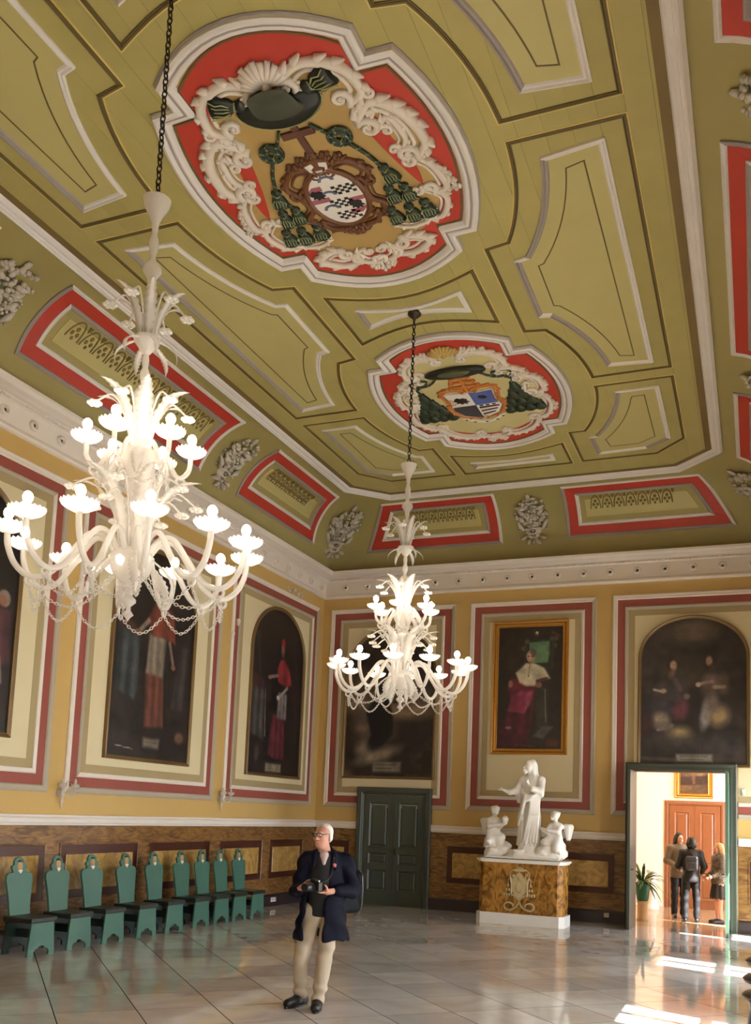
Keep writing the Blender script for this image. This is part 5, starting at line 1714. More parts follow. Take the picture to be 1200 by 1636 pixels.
hb = MB(xf); hb.prism(rect(0.03, 0.07, 1.05, 1.2), 0.05, 0.06, 0.004); hb.tube([(0.05, 1.15, 0.06), (0.05, 1.15, 0.1), (-0.05, 1.15, 0.105)], 0.011, 8)
hb.build('door_handle', m_brass, d1, True)
# open doorway
d2 = new_obj('door_2', None, None, (-1.32, BW, 0)); d2['kind'] = 'structure'
pth = [(0.85, 0), (0.85, 2.93), (-0.85, 2.93), (-0.85, 0)]
MB(xf).sweep(pth, [(-0.15, 0.0), (-0.15, 0.08), (-0.13, 0.09), (-0.08, 0.08), (-0.03, 0.085), (0.0, 0.06), (0.0, 0.0)], False).build('door_casing', m_gdoor, d2)
m_jamb = mat('brown_jamb', (120, 74, 52), 0.45, var=0.15)
MB(xf).sweep(pth, [(0.0, 0.0), (0.012, 0.0), (0.012, -0.3), (0.0, -0.3)], False).build('door_lining', m_jamb, d2)
for s in (-1, 1):
    xs = s * 0.835
    R_ = (lambda u, v, w, s=s, xs=xs: (xs + s * (w - 0.02), -0.09 - (u), v)) if s > 0 else (lambda u, v, w, s=s, xs=xs: (xs - (w - 0.02), -0.09 - u, v))
    lf = leaf_panels('door_leaf', d2, 0.0, 0.80, 2.9, 0.05, m_gdoor_lit if s > 0 else m_gdoor, [(0.25, 0.9), (1.05, 1.4), (1.55, 2.75)], R_)
    MB().tube([(xs + s * 0.0 - 0.0 - s * 0.03, -0.82, 1.08), (xs - s * 0.07, -0.82, 1.08), (xs - s * 0.075, -0.74, 1.08)], 0.011, 8).build('door_handle', m_brass, lf, True)

# ------------------------------------------------------------------ the room beyond
wfar = struct(MB().box(-4.5, 2.2, 23.2, 23.4, 0, 4.4).build('wall_beyond_back', m_pink))
struct(MB().box(-4.5, -4.2, BW + 0.3, 23.2, 0, 4.4).build('wall_beyond_left', m_pink))
struct(MB().box(1.9, 2.2, BW + 0.3, 20.2, 0, 4.4).box(1.9, 2.2, 21.6, 23.2, 0, 4.4).box(1.9, 2.2, 20.2, 21.6, 0, 0.9).box(1.9, 2.2, 20.2, 21.6, 3.2, 4.4).build('wall_beyond_right', m_pink))
struct(MB().box(-4.5, 2.2, BW + 0.3, 23.4, 4.4, 4.6).build('ceiling_beyond', m_pink))
struct(MB(lambda u, v, w: (u, 23.2 - w, v)).box(-4.2, -2.02, 0, 0.16, 0, 0.02).box(-0.66, 1.9, 0, 0.16, 0, 0.02).build('baseboard_beyond', m_white))
m_wdoor = mat('chestnut_wood', (150, 92, 54), 0.35, rgb2=(118, 68, 40), vscale=4, stretch=(8, 8, 1))
d3 = new_obj('door_3', None, None, (-1.34, 23.2, 0)); d3['kind'] = 'structure'
MB(xf).sweep([(0.62, 0), (0.62, 2.44), (-0.62, 2.44), (-0.62, 0)], [(-0.06, 0.0), (-0.06, 0.03), (0.0, 0.04), (0.04, 0.03), (0.05, 0.0)], False).build('door_casing', m_wdoor, d3)
leaf_panels('door_leaf', d3, -0.57, -0.003, 2.39, 0.045, m_wdoor, [(0.2, 0.85), (1.0, 2.25)])
leaf_panels('door_leaf', d3, 0.003, 0.57, 2.39, 0.045, m_wdoor, [(0.2, 0.85), (1.0, 2.25)])
MB(xf).ball((0.06, 1.05, 0.07), 0.03, 8, 6).build('door_knob', m_brass, d3, True)
c = Canvas(0.62, 0.85, (96, 70, 48), seed=23)
c.clouds((130, 100, 64), 3, 4, 0.6); c.poly([(0, 0.55), (1, 0.5), (1, 0.75), (0, 0.78)], (62, 36, 28)); c.line((0.48, 0.2), (0.5, 0.7), 0.05, (120, 80, 56)); c.poly([(0, 0), (1, 0), (1, 0.25), (0, 0.2)], (60, 62, 50)); c.ell(0.7, 0.4, 0.2, 0.1, (150, 120, 70), 0.8)
painting('small gilt framed painting over the wooden door of the next room', (-1.36, 23.2, 2.68), 0, c, None, True)
lp = thing('fill_light', 'white globe fill light added unseen on the ceiling of the next room', 'fill light', (-1.6, 20.8, 3.8))  # added fill light, out of view, to brighten the next room
MB().lathe([(0.1, 0.6), (0.09, 0.56), (0.02, 0.55), (0.02, 0.3), (0.05, 0.28), (0.06, 0.25)], 14).build('fill_stem', m_white, lp, True)
MB().lathe([(0.06, 0.25), (0.13, 0.2), (0.17, 0.12), (0.17, 0.04), (0.13, -0.03), (0.06, -0.07), (0.0, -0.08)], 16).build('fill_globe', mat('fill_globe', (255, 242, 226), 0.3, emit=80.0), lp, True)

# ------------------------------------------------------------------ small wall fittings
m_plastic = mat('white_plastic', (236, 234, 228), 0.35)
def outlet(xf, label, loc, n):
    T = thing('power_outlet', label, 'outlet', loc)
    L = Vector(loc)
    g = lambda u, v, w: tuple(Vector(xf(u, v, w)) - L)
    MB(g).prism(rect(-0.05 * n, 0.05 * n, -0.045, 0.045), 0, 0.016, 0.006).build('cover_plate', m_plastic, T)
    for k in range(n):
        MB(g).prism(rect(-0.05 * n + 0.1 * k + 0.018, -0.05 * n + 0.1 * k + 0.082, -0.025, 0.025), 0.016, 0.02, 0.003).build('socket', mat('socket_grey', (190, 188, 182), 0.4), T)
outlet(lambda u, v, w: P_left(16.65 + u, 0.13 + v, 0.035 + w), 'white double wall socket on the dark left baseboard', P_left(16.65, 0.13, 0.036), 2)
outlet(lambda u, v, w: P_back(-2.66 + u, 0.15 + v, 0.035 + w), 'white wall socket on the back baseboard beside the marble pedestal', P_back(-2.66, 0.15, 0.036), 1)
T = thing('motion_sensor', 'small white box on the wall right of the open doorway', 'sensor', (-0.215, BW, 2.5))
MB(xf).prism(rect(-0.035, 0.035, 0, 0.13), 0.0, 0.05, 0.012).build('housing', m_plastic, T)
MB(xf).prism(rect(-0.022, 0.022, 0.02, 0.07), 0.05, 0.056, 0.006).build('lens', m_white, T)
def sconce(label, y, z):
    T = thing('wall_sconce', label, 'wall lamp', (LW, y, z), PI / 2, 'glass wall sconces')
    MB(lambda u, v, w: (u, -w, v)).lathe([(0.06, 0.0), (0.055, 0.02), (0.03, 0.03), (0.0, 0.035)], 12).build('back_plate', m_glass, T, True)
    MB().lathe([(0.0, -0.22), (0.016, -0.19), (0.008, -0.16), (0.028, -0.12), (0.014, -0.08), (0.04, -0.03), (0.03, 0.02), (0.012, 0.05), (0.03, 0.1), (0.0, 0.13)], 10, (0, -0.06, 0)).build('drop', m_glass, T, True)
    for s in (-1, 1):
        A = MB().tube(spline([(0, -0.06, 0.0), (s * 0.06, -0.12, -0.05), (s * 0.12, -0.16, -0.03), (s * 0.13, -0.17, 0.06)], 5), 0.011, 7).build('sconce_arm', m_glass, T, 'all')
        c_ = scallop_cup(0.06, 0.045, 16)
        new_obj('candle_cup', c_.mesh('candle_cup', m_glass, 'all'), A, (s * 0.13, -0.17, 0.06))
        MB().lathe([(0.014, 0.0), (0.014, 0.07), (0.02, 0.085), (0.016, 0.115), (0.0, 0.14)], 8, (s * 0.13, -0.17, 0.066)).build('unlit_candle_bulb', m_glass, A, True)
        new_obj('glass_leaf', leaf_mb(0.16, 0.022, 0.5, 6).mesh('glass_leaf', m_glass, 'all'), T, (s * 0.02, -0.06, 0.04), (0, 0, -PI / 2 + s * 0.8))
sconce('clear glass wall sconce at the panel corner above the second green chair from the left', 10.30, 2.02)
sconce('clear glass wall sconce at the panel corner below the third arched portrait', 14.46, 2.06)

# ------------------------------------------------------------------ marble pedestal with relief
m_alt = mat('amber_marble', (188, 134, 58), 0.25, rgb2=(98, 62, 26), vscale=5.5, kind='vein', stretch=(1.4, 1, 0.8))
m_wmarble = mat('white_marble', (238, 234, 226), 0.3, var=0.05, vscale=4)
m_relief = mat('relief_stone', (214, 196, 150), 0.4, rgb2=(170, 146, 98), vscale=14)
PX0, PY0 = -3.99, 16.84
T = thing('pedestal', 'amber marble pedestal with a carved bishop crest and white plinth, under the white statue', 'pedestal', (PX0, PY0 + 0.28, 0))
D = 0.28
def cbox(b, hx, hy, z0, z1, ch):
    return b.prism([(-hx + ch, -hy), (hx - ch, -hy), (hx, -hy + ch), (hx, hy), (-hx, hy), (-hx, -hy + ch)], z0, z1)
cbox(MB(), 0.815, D + 0.03, 0, 0.2, 0.09).build('plinth', m_wmarble, T)
cbox(MB(), 0.775, D, 0.2, 1.11, 0.09).build('marble_block', m_alt, T)
b = MB(); cbox(b, 0.80, D + 0.02, 1.11, 1.135, 0.09); cbox(b, 0.825, D + 0.035, 1.135, 1.172, 0.09)
b.build('top_slab', m_wmarble, T)
rx = lambda u, v, w: (u + 0.0, -D - w, v)
b = MB(rx)
b.prism(arc(0, 0.985, 0.14, 0.03, 0, 360, 15)[:-1], 0, 0.03, 0.008); b.prism(arc(0, 1.015, 0.07, 0.035, 0, 180, 8), 0, 0.045, 0.008)
b.build('relief_hat', m_relief, T)
b = MB(rx)
b.prism([(-0.13, 0.80), (-0.1, 0.84), (0, 0.82), (0.1, 0.84), (0.13, 0.80), (0.12, 0.62), (0.05, 0.53), (0, 0.5), (-0.05, 0.53), (-0.12, 0.62)], 0, 0.03, 0.02)
b.tube([(-0.17, 0.85, 0.02), (-0.14, 0.72, 0.03), (-0.15, 0.56, 0.02), (0, 0.45, 0.03), (0.15, 0.56, 0.02), (0.14, 0.72, 0.03), (0.17, 0.85, 0.02)], 0.018, 6)
b.prism(arc(0, 0.68, 0.07, 0.1, 0, 360, 14)[:-1], 0.02, 0.05, 0.015)
b.build('relief_shield', m_relief, T)
b = MB(rx)
b.prism([(-0.06, 0.86), (-0.05, 0.9), (0, 0.95), (0.05, 0.9), (0.06, 0.86)], 0, 0.035, 0.008); b.ball((0, 0.83, 0.02), (0.035, 0.025, 0.025))
b.ball((-0.11, 0.87, 0.015), (0.04, 0.045, 0.03)); b.tube([(0.11, 0.82, 0.01), (0.12, 0.92, 0.02), (0.15, 0.93, 0.02), (0.15, 0.88, 0.02)], 0.012, 6)
b.build('relief_mitre', m_relief, T)
for s in (1, -1):
    MB(rx).tube([(s * 0.14, 0.98, 0.01), (s * 0.19, 0.92, 0.015), (s * 0.17, 0.86, 0.015), (s * 0.21, 0.8, 0.015), (s * 0.2, 0.74, 0.01)], 0.009, 6).build('relief_cord', m_relief, T, 'all')
    for r in range(3):
        for k in range(r + 1 if r < 2 else 4):
            n_ = (r + 1 if r < 2 else 4)
            MB(rx).ball((s * (0.21 + (k - (n_ - 1) / 2) * 0.045), 0.71 - r * 0.085, 0.012), (0.017, 0.034, 0.016), 8, 5).build('relief_tassel', m_relief, T, 'all')
    sp = spiral((s * 0.2, 0.33), 0.075, 0.02, -90, s * 0.9, 12)
    MB(rx).tube(spline([(0, 0.42, 0.015), (s * 0.04, 0.34, 0.02), (s * 0.11, 0.29, 0.02), (s * 0.2, 0.265, 0.02), (s * 0.265, 0.30, 0.02), (s * 0.27, 0.36, 0.02), (s * 0.21, 0.40, 0.02), (s * 0.13, 0.38, 0.02), (s * 0.11, 0.335, 0.015)], 4), 0.016, 7).build('relief_scroll', m_relief, T, 'all')

# ------------------------------------------------------------------ statue group
m_stat = mat('statue_marble', (240, 236, 228), 0.4, var=0.05, vscale=5)
ST = thing('statue_group', 'white marble statue of a robed figure with outstretched arm between two kneeling angels', 'statue', (PX0, PY0 + 0.30, 1.176))
def sx(zx): return (zx - 586) * 0.00234          # from the picture: statue axis at 586 of the zoom
def sz(zy): return (950 - zy) * 0.00234
# base: plate and rocks
b = SDF((-0.75, -0.30, 0.0), (0.78, 0.28, 0.36), 0.013)
b.box((0.0, 0.0, 0.022), (0.68, 0.22, 0.022), 0.006, 0.005)
rr = random.Random(5)
for k in range(46):
    x_ = rr.uniform(-0.64, 0.70); hh = 0.16 if abs(x_) < 0.35 else 0.28
    r = rr.uniform(0.05, 0.10)
    b.ell((x_, rr.uniform(-0.13, 0.14), 0.04 + rr.random() * (hh - 0.08)), (r * 1.2, r, r * 0.8), 0.02)
for x_ in (-0.52, 0.56):
    b.cone((x_ - 0.08, 0.0, 0.05), (x_ + 0.06, 0.02, 0.2), 0.17, 0.15, 0.03)
b.box((-0.06, -0.19, 0.09), (0.10, 0.03, 0.09), 0.02, 0.02)
b.cone((0.08, 0.02, 0.05), (0.08, 0.02, 0.20), 0.24, 0.20, 0.04)
b.warp(lambda X, Y, Z: 0.008 * np.sin(38 * X + 9 * Z) * np.sin(33 * Y + 5) * np.sin(41 * Z + 3 * X))
b.build('rock_base', m_stat, ST)
# central figure, facing -y and turned to the left
g = SDF((-0.48, -0.34, 0.24), (0.36, 0.28, 1.93), 0.0115)
ox = 0.08
g.cone((ox + 0.0, 0.02, 0.27), (ox + 0.0, 0.02, 0.75), 0.205, 0.175, 0.05, flat=(1, 1.15, 1))
g.cone((ox, 0.02, 0.75), (ox + 0.02, 0.02, 1.25), 0.175, 0.165, 0.06, flat=(1, 1.25, 1))
g.cone((ox + 0.0, 0.02, 1.2), (ox + 0.02, 0.03, 1.46), 0.165, 0.15, 0.06, flat=(1, 1.3, 1))
g.cone((ox - 0.13, 0.03, 1.45), (ox + 0.2, 0.03, 1.46), 0.085, 0.09, 0.06)
g.warp(lambda X, Y, Z: 0.030 * np.sin(22 * np.arctan2(Y - 0.02, X - ox) * 0.62 + 3.0 * Z + 1.2 * np.sin(4 * Z)) * np.clip((1.35 - Z) / 0.5, 0, 1))
g.cone((ox + 0.02, 0.0, 1.5), (ox + 0.0, -0.02, 1.62), 0.06, 0.058, 0.03)
g.ell((ox - 0.02, -0.04, 1.72), (0.085, 0.105, 0.125), 0.03)
# long hair and veil falling behind
g.ell((ox + 0.02, 0.02, 1.745), (0.105, 0.112, 0.125), 0.012)
g.cone((ox + 0.05, 0.04, 1.7), (ox + 0.10, 0.06, 1.42), 0.085, 0.07, 0.04); g.cone((ox - 0.02, 0.06, 1.68), (ox + 0.0, 0.08, 1.4), 0.07, 0.08, 0.04)
g.cone((ox + 0.065, -0.03, 1.66), (ox + 0.08, -0.05, 1.48), 0.04, 0.03, 0.03)
# face turned left
fc = np.array([ox - 0.045, -0.062, 1.70])
g.ell(fc + (0.0, 0.0, 0.0), (0.062, 0.062, 0.092), 0.02)
g.cone(fc + (-0.030, -0.058, 0.035), fc + (-0.045, -0.078, -0.018), 0.010, 0.016, 0.012)
g.ell(fc + (-0.035, -0.055, -0.045), (0.026, 0.018, 0.010), 0.008); g.ell(fc + (-0.028, -0.045, -0.085), (0.042, 0.04, 0.05), 0.02)
for e in (-0.055, 0.005): g.ell(fc + (e, -0.060 + abs(e + 0.025) * 0.25, 0.022), (0.016, 0.014, 0.010), 0.008, True)
# outstretched right arm
g.chain([(ox - 0.15, 0.0, 1.45), (ox - 0.2, -0.07, 1.26), (ox - 0.33, -0.16, 1.225), (ox - 0.43, -0.19, 1.255)], [0.085, 0.078, 0.052, 0.034], 0.03)
g.cone((ox - 0.20, -0.06, 1.28), (ox - 0.2, -0.03, 1.06), 0.08, 0.03, 0.04)
hp = np.array([ox - 0.455, -0.195, 1.26])
g.ell(hp, (0.042, 0.034, 0.018), 0.012)
for k, (dy, l_) in enumerate(((-0.028, 0.058), (-0.010, 0.068), (0.010, 0.066), (0.028, 0.052))):
    g.chain([hp + (-0.03, dy, 0), hp + (-0.03 - l_ * 0.55, dy * 1.2, 0.006), hp + (-0.03 - l_, dy * 1.25, 0.018)], [0.0135, 0.0125, 0.0105], 0.006)
g.chain([hp + (0.01, -0.03, 0.01), hp + (-0.02, -0.05, 0.03), hp + (-0.045, -0.05, 0.04)], [0.014, 0.012, 0.010], 0.006)
# left arm folded to the chest with hand
g.chain([(ox + 0.21, 0.02, 1.44), (ox + 0.24, -0.10, 1.24), (ox + 0.1, -0.22, 1.30), (ox + 0.03, -0.22, 1.37)], [0.09, 0.085, 0.055, 0.034], 0.03)
hq = np.array([ox + 0.02, -0.225, 1.40])
g.ell(hq, (0.022, 0.03, 0.04), 0.012)
for k, dy in enumerate((-0.026, -0.009, 0.009, 0.025)):
    g.chain([hq + (0.0, dy, 0.025), hq + (-0.008, dy, 0.06), hq + (-0.004, dy, 0.088 - abs(dy))], [0.0125, 0.0115, 0.0095], 0.006)
g.chain([hq + (0.0, -0.03, 0.0), hq + (-0.02, -0.045, 0.025), hq + (-0.026, -0.042, 0.045)], [0.013, 0.012, 0.010], 0.006)
# mantle sweeping over the left shoulder
for k in range(6):
    t = k / 5
    g.chain([(ox + 0.22 - 0.03 * t, -0.02 - 0.03 * t, 1.5 - 0.02 * t), (ox + 0.27 - 0.06 * t, -0.12, 1.26 - 0.10 * t), (ox + 0.1 - 0.1 * t, -0.22 + 0.02 * t, 1.16 - 0.07 * t), (ox - 0.10, -0.20 + 0.03 * t, 1.2 + 0.10 * t)], [0.022, 0.026, 0.024, 0.014], 0.022)
for k in range(5):
    g.chain([(ox + 0.22 - 0.035 * k, -0.10 - 0.02 * k, 1.18), (ox + 0.2 - 0.04 * k, -0.14 - 0.012 * k, 0.8), (ox + 0.18 - 0.06 * k, -0.16, 0.32)], [0.018, 0.026, 0.022], 0.025)
g.chain([(ox - 0.02, -0.2, 1.18), (ox - 0.1, -0.19, 0.85), (ox - 0.17, -0.14, 0.62)], [0.04, 0.035, 0.018], 0.03)
g.build('robed_figure', m_stat, ST)
def angel(name, cx, cz, s, scale=1.0):
    """kneeling child angel; s=1 looks to +x"""
    a = SDF((cx - 0.36, -0.26, cz - 0.12), (cx + 0.36, 0.24, cz + 0.74), 0.0105)
    P = lambda x, y, z: (cx + s * x, y, cz + z)
    a.cone(P(-0.02, 0.0, 0.22), P(0.0, 0.0, 0.42), 0.10, 0.095, 0.04)
    a.cone(P(-0.08, 0.0, 0.43), P(0.08, 0.0, 0.43), 0.06, 0.06, 0.04)
    a.cone(P(0.0, 0.0, 0.46), P(0.01, -0.01, 0.55), 0.042, 0.04, 0.02)
    a.ell(P(0.02, -0.02, 0.61), (0.072, 0.078, 0.085), 0.02); a.ell(P(0.01, 0.01, 0.635), (0.082, 0.085, 0.07), 0.015)
    a.cone(P(0.072, -0.075, 0.612), P(0.08, -0.083, 0.594), 0.008, 0.011, 0.008)
    a.ell(P(0.055, -0.075, 0.56), (0.03, 0.03, 0.02), 0.015)
    for k in range(16):
        t = 2.4 * k; rr_ = 0.02 + 0.062 * (k / 15) ** 0.5
        a.ell(P(0.005 + rr_ * math.cos(t), 0.025 + rr_ * math.sin(t), 0.705 - 6.5 * rr_ * rr_), (0.024, 0.024, 0.022), 0.012)
    a.chain([P(0.09, -0.02, 0.43), P(0.14, -0.1, 0.33), P(0.2, -0.15, 0.36), P(0.235, -0.16, 0.38)], [0.05, 0.045, 0.034, 0.026], 0.02)
    a.chain([P(-0.09, -0.02, 0.43), P(-0.06, -0.14, 0.33), P(0.1, -0.18, 0.35), P(0.2, -0.17, 0.37)], [0.05, 0.045, 0.034, 0.026], 0.02)
    a.chain([P(0.03, -0.04, 0.2), P(0.17, -0.12, 0.13), P(0.13, -0.06, -0.06)], [0.095, 0.075, 0.05], 0.03)
    a.chain([P(-0.05, -0.05, 0.2), P(-0.04, -0.17, 0.04), P(-0.16, 0.0, -0.04)], [0.095, 0.075, 0.045], 0.03)
    for k in range(5):
        a.chain([P(-0.1 + 0.05 * k, -0.09, 0.3), P(-0.08 + 0.06 * k, -0.14, 0.12), P(-0.1 + 0.07 * k, -0.12, -0.06)], [0.02, 0.028, 0.03], 0.03)
    a.ell(P(-0.02, 0.02, 0.06), (0.17, 0.13, 0.13), 0.05)
    # wings
    for yy in (0.07, 0.10):
        q = 0.0 if yy < 0.08 else 0.06
        a.chain([P(-0.07, yy, 0.40), P(-0.15 - q, yy + 0.02, 0.44)], [0.03, 0.035], 0.02)
        a.cone(P(-0.19 - q, yy + 0.02, 0.42), P(-0.20 - q * 0.5, yy + 0.03, 0.2), 0.062, 0.03, 0.02, flat=(1, 2.2, 1))
    if s > 0:
        a.cone(P(0.25, -0.17, 0.40), P(0.25, -0.17, 0.46), 0.045, 0.065, 0.015)
    a.build(name, m_stat, ST)
b_ = None
angel('left_angel', -0.58, 0.26, 1)
angel('right_angel', 0.58, 0.20, -1)

# ------------------------------------------------------------------ green chairs
m_chair = mat('chair_green', (66, 106, 90), 0.4, var=0.10, vscale=4, rand=0.06)
m_seat = mat('chair_seat_dark', (40, 44, 40), 0.35, var=0.15)
m_chair_dk = mat('chair_shade_hat_green', (30, 48, 42), 0.5)  # darker green paints shade onto the inner boards; also colours the emblem hat
m_emb = mat('emblem_tan', (176, 140, 96), 0.5, var=0.3, vscale=30)
def make_chair():
    T = thing('green_chair', '', 'chair', (0, 0, 0), 0, 'green board chairs along the left wall')
    xf = lambda u, v, w: (u, -w, v)
    # front board, scalloped foot
    hw0, hw1, zt = 0.235, 0.195, 0.40
    cut = [(-0.13, 0.0), (-0.135, 0.05), (-0.10, 0.085), (-0.06, 0.085), (-0.05, 0.11), (0.0, 0.125), (0.05, 0.11), (0.06, 0.085), (0.10, 0.085), (0.135, 0.05), (0.13, 0.0)]
    pl = [(hw0, 0), (hw1, zt), (-hw1, zt), (-hw0, 0)] + cut
    def board(y0, y1, mm, nm):
        b = MB(xf)
        # tessellate as two halves and a head to keep the faces convex enough
        up = [(-hw1, zt), (-hw0, 0)] + cut[:6]; up2 = cut[5:] + [(hw0, 0), (hw1, zt)]
        for q in (up + [(0, zt)], up2 + [(0, zt)]):
            b.prism(q, -y1, -y0)
        return b.build(nm, mm, T)
    board(-0.22, -0.195, m_chair, 'front_board')
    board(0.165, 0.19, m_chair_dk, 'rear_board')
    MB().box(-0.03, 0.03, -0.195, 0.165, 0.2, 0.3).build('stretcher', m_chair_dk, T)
    MB().bbox(-0.225, 0.225, -0.24, 0.21, 0.40, 0.465, 0.01).build('seat', m_seat, T)
    # back board with shoulders and crest
    tl = math.tan(math.radians(6))
    bx = lambda u, v, w: (u, 0.17 - w + (v - 0.46) * tl, v)
    half = [(0.175, 0.46), (0.185, 0.6), (0.205, 0.75), (0.232, 0.9), (0.225, 0.955), (0.19, 0.985), (0.13, 0.99)]
    b = MB(bx)
    b.prism(half + [(-p[0], p[1]) for p in half[::-1]], -0.014, 0.014, 0.004)
    bo = b.build('back_board', m_chair, T)
    cr = [(0.13, 0.985), (0.115, 1.01), (0.135, 1.04), (0.125, 1.075), (0.095, 1.085), (0.09, 1.13), (0.055, 1.17), (0.0, 1.185)]
    MB(bx).prism(cr + [(-p[0], p[1]) for p in cr[-2::-1]], -0.014, 0.014, 0.004).build('carved_crest', m_chair, T)
    o = MB(bx).prism(arc(0, 1.07, 0.05, 0.075, 0, 360, 12)[:-1], 0.014, 0.026, 0.01).build('emblem', m_emb, T)
    MB(bx).prism(arc(0, 1.115, 0.042, 0.03, 0, 180, 8), 0.02, 0.034, 0.006).build('emblem_hat', m_chair_dk, o)
    MB(bx).prism([(-0.04, 1.01), (0.0, 0.965), (0.04, 1.01), (0.03, 1.025), (-0.03, 1.025)], 0.014, 0.028, 0.004).build('emblem_ribbon', m_hwhite, o)
    return T
proto = make_chair()
ys = [9.34, 10.04, 10.74, 11.5, 12.2, 12.94, 13.55, 14.13, 14.75]
ORD = ['nearest one, first from the left edge', 'second from the left edge', 'third from the left edge', 'fourth from the left edge',
       'fifth from the left edge', 'fourth from the far end of the row', 'third from the far end of the row', 'second from the far end of the row', 'last of the row, nearest the wall socket']
for k, y in enumerate(ys):
    o = proto if k == 0 else copy_tree(proto)
    o.location = (-8.43, y, 0)
    o.rotation_euler = (0, 0, PI / 2)
    o['label'] = 'green wooden board chair against the left wall, ' + ORD[k]

# ------------------------------------------------------------------ tiered dark stand at the right edge
m_stand = mat('dark_turned_wood', (44, 38, 38), 0.3, var=0.3, vscale=6)
m_vase = mat('blue_black_glaze', (26, 32, 54), 0.2, rgb2=(60, 78, 110), vscale=7, kind='vein')
T = thing('tiered_stand', 'dark turned stand with stacked discs, cut by the right edge of the photo', 'stand', (0.16, 6.0, 0))
MB().lathe([(0.26, 0.0), (0.27, 0.03), (0.24, 0.06), (0.14, 0.1), (0.1, 0.16), (0.09, 0.2)], 20).build('foot', m_stand, T, True)
MB().lathe([(0.09, 0.2), (0.17, 0.3), (0.215, 0.48), (0.225, 0.62), (0.215, 0.76), (0.2, 0.86), (0.21, 0.905)], 24).build('body', m_vase, T, True)
for z0, r in ((0.93, 0.245), (1.025, 0.24), (1.125, 0.225)):
    MB().lathe([(0.0, z0 - 0.035), (r * 0.6, z0 - 0.03), (r * 0.96, z0 - 0.01), (r, z0 + 0.008), (r * 0.93, z0 + 0.022), (r * 0.5, z0 + 0.03), (0.0, z0 + 0.03)], 24).build('disc', m_stand, T, True)
MB().lathe([(0.06, 0.9), (0.05, 0.95), (0.075, 0.985), (0.05, 1.0), (0.05, 1.04), (0.07, 1.08), (0.05, 1.11), (0.03, 1.15), (0.045, 1.19), (0.02, 1.22), (0.0, 1.225)], 14).build('spindle', m_stand, T, True)

# ------------------------------------------------------------------ plant beyond the door
m_pot = mat('green_glazed_pot', (26, 92, 74), 0.2, var=0.2, vscale=6)
m_stone = mat('beige_stone', (190, 158, 122), 0.5, var=0.1)
T = thing('plant_stand', 'beige round stone stand under the green flower pot beyond the doorway', 'plant stand', (-2.12, 19.55, 0))
MB().lathe([(0.115, 0), (0.12, 0.02), (0.105, 0.05), (0.10, 0.33), (0.12, 0.36), (0.12, 0.38), (0.0, 0.38)], 18).build('column_drum', m_stone, T, True)
T = thing('potted_palm', 'leafy palm in a green glazed pot, left inside the open doorway', 'plant', (-2.12, 19.55, 0.382))
MB().lathe([(0.0, 0.0), (0.10, 0.0), (0.115, 0.02), (0.15, 0.28), (0.165, 0.33), (0.17, 0.36), (0.15, 0.365), (0.14, 0.32), (0.0, 0.31)], 20).build('pot', m_pot, T, True)
MB().lathe([(0.145, 0.325), (0.07, 0.34), (0.0, 0.345)], 14).build('soil', mat('soil', (60, 44, 32), 0.9), T)
m_leaf = mat('palm_green', (66, 98, 44), 0.45, var=0.3, vscale=4, rand=0.25)
m_leaf2 = mat('yellow_green_leaf', (150, 164, 80), 0.5)
rr = random.Random(12)
for k in range(40):
    a = 2.399 * k
    L = rr.uniform(0.42, 0.66); up = rr.uniform(0.15, 0.95)
    b = MB()
    vs_, fs = [], []
    n = 8
    for i in range(n + 1):
        t = i / n
        r = L * (t * (1.1 - 0.55 * up)) ; z = 0.34 + L * (up * 1.25 * t - 0.75 * t * t * (1.15 - 0.6 * up))
        wv = 0.036 * math.sin(PI * (0.08 + 0.9 * t)) * (1.0 if i % 2 else 0.75)
        vs_ += [(r, -wv, z), (r, 0, z + 0.008), (r, wv, z), (r, 0, z - 0.002)]
    for i in range(n):
        for q in range(4):
            fs.append((i * 4 + q, i * 4 + (q + 1) % 4, i * 4 + 4 + (q + 1) % 4, i * 4 + 4 + q))
    b.add(vs_, fs)
    b.build('frond', m_leaf2 if k % 9 == 4 else m_leaf, T, 'all', (0, 0, 0), (0, 0, a))
T = thing('white_pedestal', 'slim white pedestal column behind the potted palm', 'pedestal', (-2.2, 22.3, 0))
MB().lathe([(0.15, 0), (0.15, 0.06), (0.11, 0.1), (0.09, 0.14), (0.085, 0.75), (0.11, 0.8), (0.14, 0.84), (0.14, 0.88), (0.0, 0.88)], 20).build('shaft', m_white, T, True)

# ------------------------------------------------------------------ people
m_skin = mat('skin', (206, 150, 126), 0.5, var=0.06, vscale=18, sub=0.1)
m_navy = mat('navy_coat', (19, 19, 33), 0.7, var=0.18, vscale=7, bump=0.1, bscale=30, spec=0.12)
m_blackk = mat('black_knit', (20, 19, 21), 0.75, var=0.2, vscale=30)
m_beige = mat('beige_trousers', (188, 170, 144), 0.75, var=0.08, vscale=9, bump=0.1, bscale=50)
m_shoe = mat('black_leather', (28, 25, 26), 0.4, var=0.2)
m_hair_w = mat('white_hair', (214, 210, 204), 0.65, var=0.15, vscale=40)
m_plast = mat('black_plastic', (22, 22, 24), 0.35)
m_shirt = mat('pale_striped_shirt', (206, 186, 178), 0.7, rgb2=(170, 140, 138), vscale=30)
m_lens = mat('dark_lens', (30, 32, 40), 0.08, spec=0.8)

def finger(s, base, d1, d2, l, r, k=0.006):
    base, d1, d2 = map(lambda q: np.array(q, float), (base, d1, d2))
    d1, d2 = norm(d1), norm(d2)
    p1 = base + d1 * l * 0.5; p2 = p1 + norm(d1 + d2) * l * 0.28; p3 = p2 + d2 * l * 0.24
    s.chain([base, p1, p2, p3], [r, r * 0.95, r * 0.88, r * 0.75], k)

